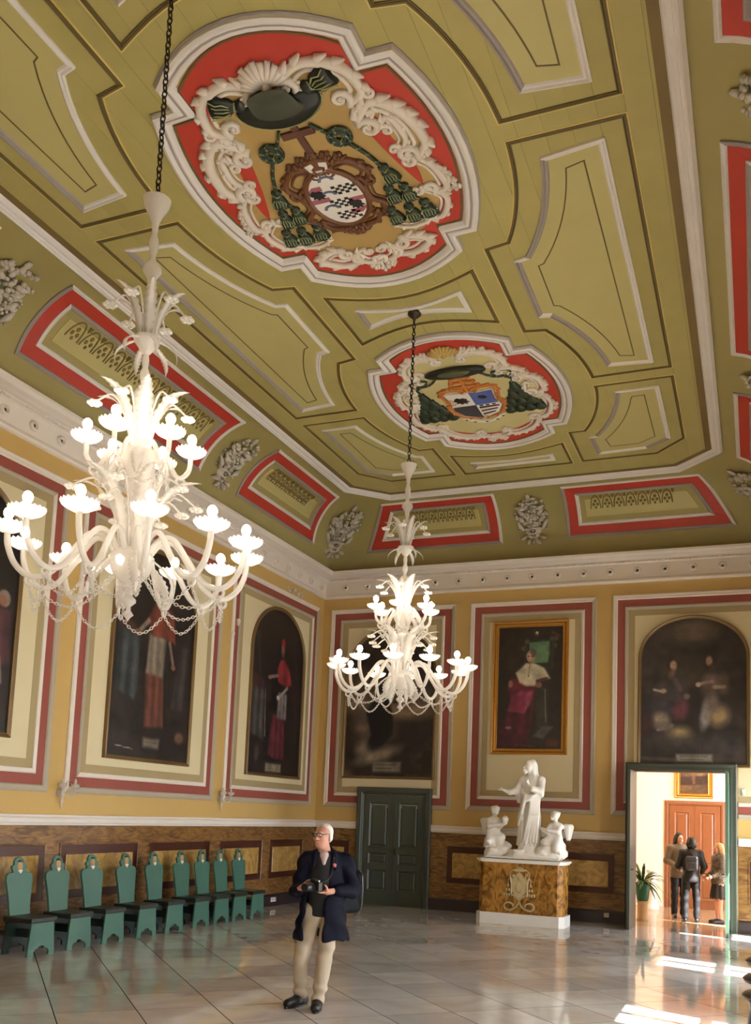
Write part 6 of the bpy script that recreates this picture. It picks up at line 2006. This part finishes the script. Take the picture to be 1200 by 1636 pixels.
MAN = thing('person', 'grey-haired man in navy coat and beige trousers, holding a black camera', 'person', (-3.99, 8.47, 0), 0.44)
# -- body: one continuous figure (x = right in the picture, -y = towards the viewer)
HIPR, HIPL = (-0.10, 0.03, 0.90), (0.10, 0.0, 0.90)
KNR, KNL = (-0.185, -0.03, 0.47), (0.055, -0.07, 0.48)
ANR, ANL = (-0.165, 0.05, 0.105), (0.0, -0.10, 0.095)
SHR, SHL = (-0.175, 0.02, 1.43), (0.215, 0.03, 1.43)
ELR, ELL = (-0.255, 0.0, 1.13), (0.305, 0.02, 1.14)
WRR, WRL = (-0.205, -0.235, 1.165), (0.115, -0.225, 1.145)
s = SDF((-0.36, -0.40, 0.0), (0.40, 0.22, 1.80), 0.0065)
s.cone((0.0, 0.02, 0.98), (0.0, 0.01, 1.15), 0.12, 0.125, 0.05, flat=(1, 1.3, 1))
s.cone((0.0, 0.01, 1.15), (0.01, 0.02, 1.38), 0.14, 0.15, 0.05, flat=(1, 1.3, 1))
s.cone(SHR, SHL, 0.05, 0.05, 0.05)
s.chain([SHR, ELR, WRR], [0.045, 0.04, 0.029], 0.02); s.chain([SHL, ELL, WRL], [0.045, 0.04, 0.029], 0.02)
s.chain([HIPR, KNR, ANR], [0.085, 0.055, 0.036], 0.03); s.chain([HIPL, KNL, ANL], [0.085, 0.055, 0.036], 0.03)
s.cone(ANR, (-0.25, -0.06, 0.045), 0.042, 0.035, 0.02); s.cone(ANL, (-0.015, -0.24, 0.045), 0.042, 0.035, 0.02)
s.cone((0.02, 0.02, 1.42), (-0.01, -0.005, 1.57), 0.062, 0.058, 0.03)
# head turned towards the left of the picture
HC = np.array([-0.022, -0.015, 1.655])
ya = math.radians(-32)
def hv(x, y, z):        # head space: x right, -y face forward
    return (HC[0] + x * math.cos(ya) - y * math.sin(ya), HC[1] + x * math.sin(ya) + y * math.cos(ya), HC[2] + z)
s.ell(hv(0, 0.015, 0.035), (0.080, 0.094, 0.088), 0.02)
s.ell(hv(0, -0.025, -0.015), (0.068, 0.078, 0.098), 0.025)
s.ell(hv(0, -0.055, -0.082), (0.042, 0.036, 0.032), 0.025)
s.cone(hv(0, -0.098, 0.018), hv(0, -0.123, -0.022), 0.009, 0.014, 0.010); s.ell(hv(0.014, -0.106, -0.026), (0.011, 0.011, 0.009), 0.006); s.ell(hv(-0.014, -0.106, -0.026), (0.011, 0.011, 0.009), 0.006)
s.cone(hv(-0.035, -0.088, 0.034), hv(0.035, -0.088, 0.034), 0.012, 0.012, 0.012)
for e in (-0.031, 0.031): s.ell(hv(e, -0.098, 0.016), (0.016, 0.013, 0.011), 0.008, True)
s.ell(hv(0, -0.100, -0.053), (0.024, 0.012, 0.007), 0.006); s.cone(hv(-0.02, -0.106, -0.047), hv(0.02, -0.106, -0.047), 0.003, 0.003, 0.004, True)
for e in (-1, 1):
    s.ell(hv(e * 0.079, 0.012, 0.0), (0.014, 0.024, 0.034), 0.008); s.ell(hv(e * 0.088, 0.008, 0.004), (0.007, 0.012, 0.018), 0.005, True)
    s.ell(hv(e * 0.045, -0.066, -0.02), (0.024, 0.022, 0.022), 0.015)
# hands on the camera
CP = np.array([-0.085, -0.30, 1.185])
pr_ = np.array([-0.175, -0.285, 1.18]); s.ell(pr_, (0.030, 0.042, 0.038), 0.015)
s.cone(WRR, pr_, 0.029, 0.03, 0.015)
for k in range(4):
    finger(s, pr_ + (0.012, -0.035, 0.034 - 0.021 * k), (0.5, -0.8, 0.05), (0.95, 0.1, 0.0), 0.075 - 0.006 * abs(k - 1), 0.0098)
finger(s, pr_ + (0.0, 0.02, 0.034), (0.6, -0.2, 0.5), (0.9, -0.3, 0.1), 0.066, 0.0115)
pl_ = np.array([0.045, -0.265, 1.135]); s.ell(pl_, (0.046, 0.040, 0.024), 0.015)
s.cone(WRL, pl_, 0.029, 0.029, 0.015)
for k in range(4):
    finger(s, pl_ + (-0.036 + 0.004 * k, -0.036 + 0.022 * k, -0.004), (-0.95, -0.2 + 0.1 * k, 0.0), (-0.75, 0, 0.6), 0.078 - 0.006 * abs(k - 1), 0.0098)
finger(s, pl_ + (0.0, -0.03, 0.012), (-0.2, -0.5, 0.85), (-0.7, -0.1, 0.7), 0.07, 0.0115)
s.build('body', m_skin, MAN)
# hair
s = SDF((-0.16, -0.16, 1.50), (0.12, 0.14, 1.79), 0.006)
s.ell(hv(0, 0.03, 0.045), (0.087, 0.094, 0.092), 0.01)
for e in (-1, 1): s.ell(hv(e * 0.072, 0.025, 0.0), (0.017, 0.045, 0.055), 0.02)
s.ell(hv(0, 0.07, -0.015), (0.062, 0.030, 0.05), 0.03)
s.box(hv(0, -0.125, 0.03), (0.10, 0.075, 0.13), 0.03, 0.02, True, [[math.cos(ya), -math.sin(ya), 0], [math.sin(ya), math.cos(ya), 0], [0, 0, 1]])
s.warp(lambda X, Y, Z: 0.0022 * np.sin(150 * X + 60 * Z) * np.sin(140 * Y + 50 * Z))
s.build('hair', m_hair_w, MAN)
for e in (-0.031, 0.031):
    MB().ball(hv(e, -0.088, 0.016), 0.010, 10, 6).build('eye', mat('eye_white', (226, 216, 208), 0.3), MAN, 'all')
    MB().tube([hv(e - 0.016, -0.100, 0.040), hv(e, -0.106, 0.045), hv(e + 0.016, -0.100, 0.040)], 0.004, 5).build('eyebrow', m_hair_w, MAN, 'all')
gl = MB()
for e in (-0.034, 0.034):
    gl.tube([hv(e + 0.028 * math.cos(t), -0.118 + 0.012 * abs(math.cos(t)) * (1 if e * math.cos(t) > 0 else 0), 0.018 + 0.020 * math.sin(t)) for t in [2 * PI * i / 14 for i in range(15)]], 0.0032, 5)
    gl.tube([hv(e + 0.028 * (1 if e > 0 else -1), -0.107, 0.024), hv(0.082 * (1 if e > 0 else -1), -0.05, 0.028), hv(0.088 * (1 if e > 0 else -1), 0.015, 0.026)], 0.0034, 5)
gl.tube([hv(-0.008, -0.120, 0.024), hv(0, -0.124, 0.027), hv(0.008, -0.120, 0.024)], 0.003, 5)
gl.build('spectacles', m_plast, MAN, 'all')
# shirt collar, sweater
s = SDF((-0.2, -0.2, 1.36), (0.2, 0.18, 1.58), 0.008)
s.cone((0.02, 0.015, 1.45), (0.0, 0.0, 1.515), 0.082, 0.076, 0.02)
s.cone((0.02, 0.0, 1.48), (-0.01, -0.02, 1.60), 0.062, 0.066, 0.005, True)
s.cone((0.0, -0.075, 1.47), (0.0, -0.11, 1.395), 0.046, 0.018, 0.01)
s.cone((-0.012, -0.10, 1.54), (-0.004, -0.13, 1.46), 0.016, 0.005, 0.006, True)
s.build('shirt_collar', m_shirt, MAN)
s = SDF((-0.24, -0.22, 0.80), (0.24, 0.2, 1.52), 0.010)
s.cone((0.0, 0.02, 0.90), (0.0, 0.01, 1.15), 0.150, 0.150, 0.05, flat=(1, 1.2, 1)); s.box((0, 0, 0.80), (0.4, 0.4, 0.075), 0.01, 0.01, True); s.cone((0.0, 0.01, 1.15), (0.01, 0.02, 1.38), 0.16, 0.165, 0.05, flat=(1, 1.25, 1)); s.cone((-0.1, 0.02, 1.42), (0.12, 0.02, 1.42), 0.075, 0.075, 0.05)
s.cone((0.015, 0.02, 1.46), (0.01, 0.01, 1.495), 0.09, 0.082, 0.01)
s.cone((0.0, -0.10, 1.50), (0.0, -0.15, 1.41), 0.05, 0.008, 0.02, True)
s.warp(lambda X, Y, Z: 0.003 * np.sin(40 * Z + 6 * X))
s.build('sweater', m_blackk, MAN)
# trousers
s = SDF((-0.34, -0.26, 0.045), (0.26, 0.22, 1.0), 0.009)
s.cone((-0.06, 0.02, 0.93), (0.06, 0.02, 0.93), 0.115, 0.115, 0.05, flat=(1, 1.1, 1)); s.cone((-0.04, 0.02, 0.86), (0.04, 0.015, 0.86), 0.085, 0.085, 0.03)
s.chain([(-0.085, 0.03, 0.90), KNR, (ANR[0] - 0.01, ANR[1] - 0.01, 0.105)], [0.108, 0.074, 0.064], 0.03); s.chain([(0.085, 0.0, 0.90), KNL, (ANL[0], ANL[1] - 0.02, 0.09)], [0.105, 0.072, 0.064], 0.03)
s.warp(lambda X, Y, Z: 0.011 * np.sin(30 * Z + 16 * X + 3 * np.sin(9 * Z)) * np.exp(-((Z - 0.46) / 0.16) ** 2) + 0.011 * np.sin(52 * Z + 10 * X) * np.exp(-((Z - 0.17) / 0.09) ** 2) + 0.010 * np.sin(26 * Z - 30 * X) * np.exp(-((Z - 0.8) / 0.12) ** 2))
s.build('trousers', m_beige, MAN)
# shoes
for nm, an, toe in (('shoe', ANR, (-0.285, -0.10, 0.045)), ('shoe', ANL, (-0.02, -0.275, 0.045))):
    an = np.array(an); toe = np.array(toe)
    d = norm((toe - an) * (1, 1, 0)); heel = an - d * 0.05
    s = SDF(np.minimum(toe, an) - np.array([0.14, 0.14, 0.07]), np.maximum(toe, an) + 0.14, 0.008)
    s.lo[2] = s.lo[2]
    s.cone((heel[0], heel[1], 0.05), (toe[0], toe[1], 0.042), 0.046, 0.042, 0.02); mid = (heel + toe) / 2
    s.cone((an[0], an[1], 0.095), (mid[0], mid[1], 0.06), 0.054, 0.050, 0.02)
    s.cone((mid[0], mid[1], 0.06), (toe[0], toe[1], 0.046), 0.050, 0.044, 0.02)
    s.box((mid[0], mid[1], -0.05), (0.4, 0.4, 0.052), 0.002, 0.004, True)
    o = s.build(nm, m_shoe, MAN)
    a = math.atan2(d[1], d[0])
    pl = []
    for t in range(20):
        th = 2 * PI * t / 20
        L_ = np.linalg.norm((toe - heel)[:2]) / 2 + 0.05
        pl.append((mid[0] + L_ * math.cos(th) * math.cos(a) - 0.047 * math.sin(th) * math.sin(a), mid[1] + L_ * math.cos(th) * math.sin(a) + 0.047 * math.sin(th) * math.cos(a)))
    MB().prism(pl, 0.0, 0.018).build('sole', m_plast, o)
# coat: open front shell
s = SDF((-0.42, -0.36, 0.60), (0.44, 0.28, 1.58), 0.010)
s.cone((0.0, 0.02, 0.62), (0.01, 0.03, 1.12), 0.275, 0.205, 0.05, flat=(1, 1.25, 1)); s.cone((0.01, 0.03, 1.12), (0.015, 0.03, 1.36), 0.205, 0.185, 0.05, flat=(1, 1.25, 1))
s.cone((-0.14, 0.03, 1.425), (0.18, 0.035, 1.425), 0.08, 0.08, 0.05)
s.cone((0.0, 0.03, 0.58), (0.0, 0.03, 1.30), 0.240, 0.150, 0.012, True, flat=(1, 1.3, 1))
# front opening
s.box((-0.03, -0.30, 1.28), (0.085, 0.26, 0.22), 0.03, 0.02, True); s.box((-0.075, -0.30, 0.86), (0.095, 0.24, 0.44), 0.03, 0.02, True); s.cone((-0.08, -0.26, 0.90), (-0.10, -0.26, 0.55), 0.09, 0.15, 0.02, True); s.cone((-0.03, -0.26, 1.2), (0.005, -0.14, 1.52), 0.10, 0.07, 0.02, True)
s.cone((0.015, 0.01, 1.42), (-0.01, 0.0, 1.62), 0.085, 0.085, 0.01, True)
s.box((0, 0, 0.58), (0.5, 0.5, 0.07), 0.01, 0.01, True)
# sleeves, collar
s.chain([SHR, ELR, (WRR[0] + 0.004, WRR[1] + 0.035, WRR[2])], [0.074, 0.066, 0.048], 0.03); s.chain([SHL, ELL, (WRL[0] + 0.02, WRL[1] + 0.015, WRL[2])], [0.078, 0.074, 0.052], 0.03)
s.chain([(0.11, -0.115, 1.36), (0.095, -0.06, 1.5), (0.06, 0.07, 1.535), (-0.03, 0.08, 1.535), (-0.085, -0.04, 1.5), (-0.10, -0.11, 1.38)], [0.022, 0.028, 0.024, 0.024, 0.028, 0.022], 0.012)
s.warp(lambda X, Y, Z: 0.012 * np.sin(34 * Z + 22 * X + 2 * np.sin(14 * Y)) * np.clip((np.abs(X) - 0.17) / 0.08, 0, 1) + 0.010 * np.sin(26 * X + 9 * Z + 2 * np.sin(7 * Z)) * np.clip((1.0 - Z) / 0.2, 0, 1))
s.build('coat', m_navy, MAN)
MB().ball((0.105, -0.165, 1.385), (0.018, 0.008, 0.02), 10, 6).build('lapel_badge', mat('pink_badge', (206, 110, 120), 0.4), MAN, 'all')
MB().tube(spline([(0.10, -0.1, 1.46), (0.085, -0.20, 1.34), (0.05, -0.27, 1.26), (-0.03, -0.30, 1.22)], 5), 0.009, 6, flat=0.4).build('camera_strap', m_plast, MAN, 'all')
# camera held, backpack worn: things of their own
man_m = Matrix.Translation((-3.99, 8.47, 0)) @ Matrix.Rotation(0.44, 4, 'Z')
p = man_m @ Vector((-0.085, -0.325, 1.15))
T = thing('camera', "black camera with a long lens in the grey-haired man's hands", 'camera', p, 0.44 - 0.55)
MB().bbox(-0.072, 0.072, -0.03, 0.035, -0.01, 0.085, 0.01).build('camera_body', m_plast, T)
MB().bbox(-0.03, 0.03, -0.03, 0.025, 0.08, 0.112, 0.012).build('viewfinder', m_plast, T)
MB(lambda x, y, z: (x, -y - 0.028, z + 0.035)).lathe([(0.036, 0.0), (0.036, 0.05), (0.04, 0.055), (0.04, 0.1), (0.036, 0.105), (0.038, 0.14), (0.033, 0.142), (0.0, 0.135)], 18, axis='y').build('lens', m_plast, T, True)
MB().bbox(-0.05, 0.03, 0.034, 0.04, 0.005, 0.07, 0.003).build('display', m_lens, T)
MB().lathe([(0.012, 0), (0.012, 0.014), (0.0, 0.016)], 10, (0.052, 0, 0.084)).build('dial', mat('silver_dial', (170, 170, 170), 0.3, metal=0.8), T, True)
p = man_m @ Vector((0.24, 0.30, 0.86))
T = thing('backpack', "dark backpack hanging behind the grey-haired man's left arm", 'bag', p, 0.44 + 0.5)
s = SDF((-0.26, -0.18, -0.04), (0.26, 0.2, 0.56), 0.011)
s.box((0, 0, 0.24), (0.16, 0.095, 0.225), 0.07, 0.02); s.box((0, 0.10, 0.15), (0.12, 0.05, 0.12), 0.04, 0.02); s.ell((0, 0.0, 0.45), (0.12, 0.07, 0.05), 0.04)
s.warp(lambda X, Y, Z: 0.005 * np.sin(30 * Z + 14 * X))
s.build('bag_body', mat('dark_nylon', (24, 26, 30), 0.7, var=0.2, vscale=10, spec=0.2), T)
MB().tube([(-0.05, -0.02, 0.49), (-0.03, -0.03, 0.535), (0.03, -0.03, 0.535), (0.05, -0.02, 0.49)], 0.011, 6).build('grab_loop', m_plast, T, 'all')
for s_ in (-1, 1):
    MB().tube(spline([(s_ * 0.1, -0.08, 0.45), (s_ * 0.11, -0.125, 0.40), (s_ * 0.12, -0.12, 0.2), (s_ * 0.13, -0.08, 0.06)], 4), 0.016, 6, flat=0.5).build('shoulder_strap', m_plast, T, 'all')

def visitor(label, loc, rz, H, top, bottom, hair_c, longhair=0.0, hem=0.86, skirt=None, bare=False, shoes=m_shoe, armL=None, armR=None, turn=0.0, stance=0.09):
    """standing visitor, front towards -y"""
    T = thing('person', label, 'person', loc, rz)
    k = H / 1.70
    q = lambda x, y, z: (x * k, y * k, z * k)
    def sd(lo, hi, h=0.011): return SDF(q(*lo), q(*hi), h)
    SR, SL = (-0.165, 0.0, 1.38), (0.165, 0.0, 1.38)
    aL = armL or [(0.205, 0.03, 1.12), (0.19, -0.06, 0.90)]
    aR = armR or [(-0.205, 0.03, 1.12), (-0.19, -0.06, 0.90)]
    s = sd((-0.42, -0.48, 0.0), (0.42, 0.24, 1.73), 0.0085)
    s.cone(q(0, 0, 0.98), q(0, 0, 1.14), 0.11 * k, 0.11 * k, 0.05, flat=(1, 1.3, 1)); s.cone(q(0, 0, 1.14), q(0, 0, 1.34), 0.115 * k, 0.13 * k, 0.05, flat=(1, 1.3, 1)); s.cone(q(*SR), q(*SL), 0.055 * k, 0.055 * k, 0.04)
    for hp_, sgn in (((-0.085, 0, 0.88), -1), ((0.085, 0, 0.88), 1)):
        s.chain([q(*hp_), q(sgn * stance, -0.01, 0.46), q(sgn * stance, 0.02, 0.09)], [0.09 * k, 0.058 * k, 0.036 * k], 0.03)
        s.cone(q(sgn * stance, 0.02, 0.06), q(sgn * (stance + 0.015), -0.13, 0.035), 0.036 * k, 0.03 * k, 0.02)
    for S_, A_, sgn in ((SR, aR, -1), (SL, aL, 1)):
        s.chain([q(*S_), q(*A_[0]), q(*A_[1])], [0.05 * k, 0.04 * k, 0.027 * k], 0.02)
        h0 = np.array(q(*A_[1])); d = norm(h0 - np.array(q(*A_[0])))
        pm = h0 + d * 0.05; s.cone(h0, pm, 0.026, 0.032, 0.012)
        side = norm(np.cross(d, (sgn, 0.2, 0.1)))
        for f in range(4):
            finger(s, pm + side * (0.024 - 0.016 * f) + d * 0.02, d + 0.1 * side, d + np.array((-sgn * 0.5, -0.2, 0)), 0.07 - 0.006 * abs(f - 1), 0.0095)
        finger(s, h0 + d * 0.02 + side * 0.028, d * 0.6 + side, d + side * 0.2, 0.055, 0.0105)
    s.cone(q(0, 0.01, 1.38), q(0, 0.0, 1.5), 0.052 * k, 0.05 * k, 0.03)
    hc = np.array(q(0, -0.01, 1.585)); t = turn
    hv_ = lambda x, y, z: (hc[0] + x * math.cos(t) - y * math.sin(t), hc[1] + x * math.sin(t) + y * math.cos(t), hc[2] + z)
    s.ell(hv_(0, 0.015, 0.03), (0.074, 0.088, 0.082), 0.02); s.ell(hv_(0, -0.022, -0.02), (0.062, 0.072, 0.092), 0.025); s.cone(hv_(0, -0.09, 0.015), hv_(0, -0.112, -0.02), 0.009, 0.013, 0.01)
    for e in (-0.029, 0.029): s.ell(hv_(e, -0.09, 0.012), (0.015, 0.012, 0.010), 0.008, True)
    s.ell(hv_(0, -0.092, -0.055), (0.022, 0.012, 0.008), 0.006)
    for e in (-1, 1): s.ell(hv_(e * 0.073, 0.01, 0.0), (0.012, 0.022, 0.03), 0.008)
    s.build('body', m_skin, T)
    for e in (-0.029, 0.029): MB().ball(hv_(e, -0.081, 0.012), 0.009, 8, 5).build('eye', m_plast, T, 'all')
    s = sd((-0.2, -0.2, 1.2), (0.2, 0.22, 1.73), 0.009)
    s.ell(hv_(0, 0.022, 0.035), (0.088, 0.095, 0.095), 0.01)
    for e in (-1, 1): s.ell(hv_(e * 0.066, 0.02, -0.03), (0.026, 0.05, 0.075), 0.02)
    s.ell(hv_(0, 0.06, -0.03), (0.075, 0.05, 0.08), 0.03)
    if longhair:
        for e in (-1, 0, 1): s.chain([hv_(e * 0.06, 0.06 - 0.01 * abs(e), -0.02), hv_(e * 0.07, 0.075, -longhair)], [0.05, 0.03], 0.03)
    s.ell(hv_(0, -0.105, -0.02), (0.06, 0.07, 0.10), 0.015, True)
    s.warp(lambda X, Y, Z: 0.003 * np.sin(90 * X) * np.sin(90 * Y + 30 * Z))
    s.build('hair', hair_c, T)
    # top
    s = sd((-0.42, -0.42, hem - 0.06), (0.42, 0.24, 1.5), 0.011)
    s.cone(q(0, 0, hem + 0.05), q(0, 0, 1.14), 0.185 * k, 0.15 * k, 0.05, flat=(1, 1.25, 1)); s.cone(q(0, 0, 1.14), q(0, 0, 1.32), 0.15 * k, 0.165 * k, 0.05, flat=(1, 1.25, 1)); s.cone(q(*SR), q(*SL), 0.078 * k, 0.078 * k, 0.04)
    for S_, A_ in ((SR, aR), (SL, aL)):
        w_ = [A_[0][i] * 0.12 + A_[1][i] * 0.88 for i in range(3)]
        s.chain([q(*S_), q(*A_[0]), q(*w_)], [0.078 * k, 0.064 * k, 0.046 * k], 0.03)
    s.cone(q(0, 0.01, 1.40), q(0, 0.0, 1.45), 0.075 * k, 0.066 * k, 0.02)
    s.box(q(0, 0, hem - 0.1), (0.5, 0.5, 0.1 * k), 0.01, 0.01, True)
    s.warp(lambda X, Y, Z: 0.006 * np.sin(30 * Z + 18 * X) * np.clip(1.3 - Z, 0, 0.4) * 2)
    s.build(top[0], top[1], T)
    if skirt:
        s = sd((-0.3, -0.25, skirt[0] - 0.05), (0.3, 0.25, 1.0), 0.011)
        s.cone(q(0, 0, skirt[0] + 0.06), q(0, 0, 0.95), 0.21 * k, 0.145 * k, 0.03, flat=(1, 1.2, 1))
        s.box(q(0, 0, skirt[0] - 0.1), (0.5, 0.5, 0.1), 0.01, 0.01, True)
        s.warp(lambda X, Y, Z: 0.010 * np.sin(11 * np.arctan2(Y, X)) * np.clip((0.95 - Z) * 2.5, 0, 1))
        s.build('skirt', skirt[1], T)
    if bottom:
        s = sd((-0.28, -0.2, 0.03), (0.28, 0.22, 1.0), 0.010)
        s.cone(q(-0.045, 0, 0.92), q(0.045, 0, 0.92), 0.105 * k, 0.105 * k, 0.04)
        for sgn in (-1, 1):
            s.chain([q(sgn * 0.085, 0, 0.88), q(sgn * stance, -0.01, 0.46), q(sgn * stance, 0.02, 0.10)], [0.095 * k, 0.07 * k, 0.062 * k], 0.03)
        s.warp(lambda X, Y, Z: 0.005 * np.sin(34 * Z + 20 * X))
        s.build('trousers', bottom, T)
    for sgn in (-1, 1):
        s = SDF(q(sgn * stance - 0.08, -0.22, -0.02), q(sgn * stance + 0.1, 0.12, 0.14), 0.009)
        s.cone(q(sgn * stance, 0.045, 0.04), q(sgn * (stance + 0.016), -0.145, 0.035), 0.042, 0.038, 0.02); s.cone(q(sgn * stance, 0.02, 0.075), q(sgn * stance, -0.03, 0.05), 0.042, 0.04, 0.02)
        s.box(q(sgn * stance, -0.03, -0.05), (0.3, 0.4, 0.05 * k + 0.002), 0.002, 0.004, True)
        s.build('shoe', shoes, T)
    return T
m_coatb = mat('brown_grey_coat', (112, 98, 80), 0.7, var=0.15, vscale=8)
m_jkt = mat('black_jacket', (28, 27, 30), 0.6, var=0.2, vscale=8)
m_trk = mat('dark_trousers', (26, 26, 34), 0.7, var=0.2, vscale=8)
m_hairb = mat('black_hair', (30, 24, 22), 0.5, var=0.2, vscale=30)
m_hairbl = mat('blond_hair', (176, 138, 88), 0.5, var=0.25, vscale=30)
m_dress = mat('patterned_blouse', (48, 42, 40), 0.7, rgb2=(150, 136, 120), vscale=26, kind='vein')
m_skirt = mat('dark_skirt', (52, 44, 40), 0.7, var=0.3, vscale=14)
visitor('dark-haired person in a brown-grey coat facing the doorway, behind the one with a small backpack', (-1.50, 20.62, 0), 0.35, 1.76, ('coat', m_coatb), m_trk, m_hairb, 0.22, 0.80, armL=[(0.22, -0.02, 1.12), (0.06, -0.20, 1.0)], armR=[(-0.24, 0.02, 1.13), (-0.1, -0.2, 1.02)], turn=0.3)
visitor('person in black seen from behind wearing a small backpack, beyond the doorway', (-1.22, 19.9, 0), PI + 0.15, 1.68, ('jacket', m_jkt), m_trk, m_hairb, 0.05, 0.80, armL=[(0.25, -0.03, 1.12), (0.2, -0.22, 1.05)], armR=[(-0.26, -0.03, 1.12), (-0.22, -0.2, 0.98)], turn=0.2, stance=0.11, shoes=m_shoe)
visitor('fair-haired woman in a patterned top and dark skirt, beside the right door leaf', (-0.70, 20.02, 0), -1.1, 1.58, ('blouse', m_dress), None, m_hairbl, 0.10, 0.84, skirt=(0.52, m_skirt), armL=[(0.2, 0.0, 1.12), (0.14, -0.2, 1.0)], armR=[(-0.21, 0.0, 1.12), (-0.15, -0.2, 0.98)], stance=0.075)
T = thing('small_backpack', 'small dark grey backpack on the back of the person in black', 'bag', (-1.19, 19.70, 1.02), 0.15)
s = SDF((-0.16, -0.1, -0.03), (0.16, 0.12, 0.36), 0.009)
s.box((0, 0, 0.15), (0.115, 0.055, 0.145), 0.045, 0.02); s.box((0, -0.055, 0.10), (0.085, 0.025, 0.07), 0.02, 0.015)
s.build('bag_body', mat('grey_nylon', (66, 66, 74), 0.5, var=0.2, vscale=12), T)
MB().tube([(-0.08, -0.075, 0.2), (0, -0.08, 0.21), (0.08, -0.075, 0.2)], 0.005, 5).build('zip', m_plast, T, 'all')
MB().tube([(-0.03, -0.01, 0.29), (-0.02, -0.01, 0.325), (0.02, -0.01, 0.325), (0.03, -0.01, 0.29)], 0.007, 6).build('grab_loop', m_plast, T, 'all')
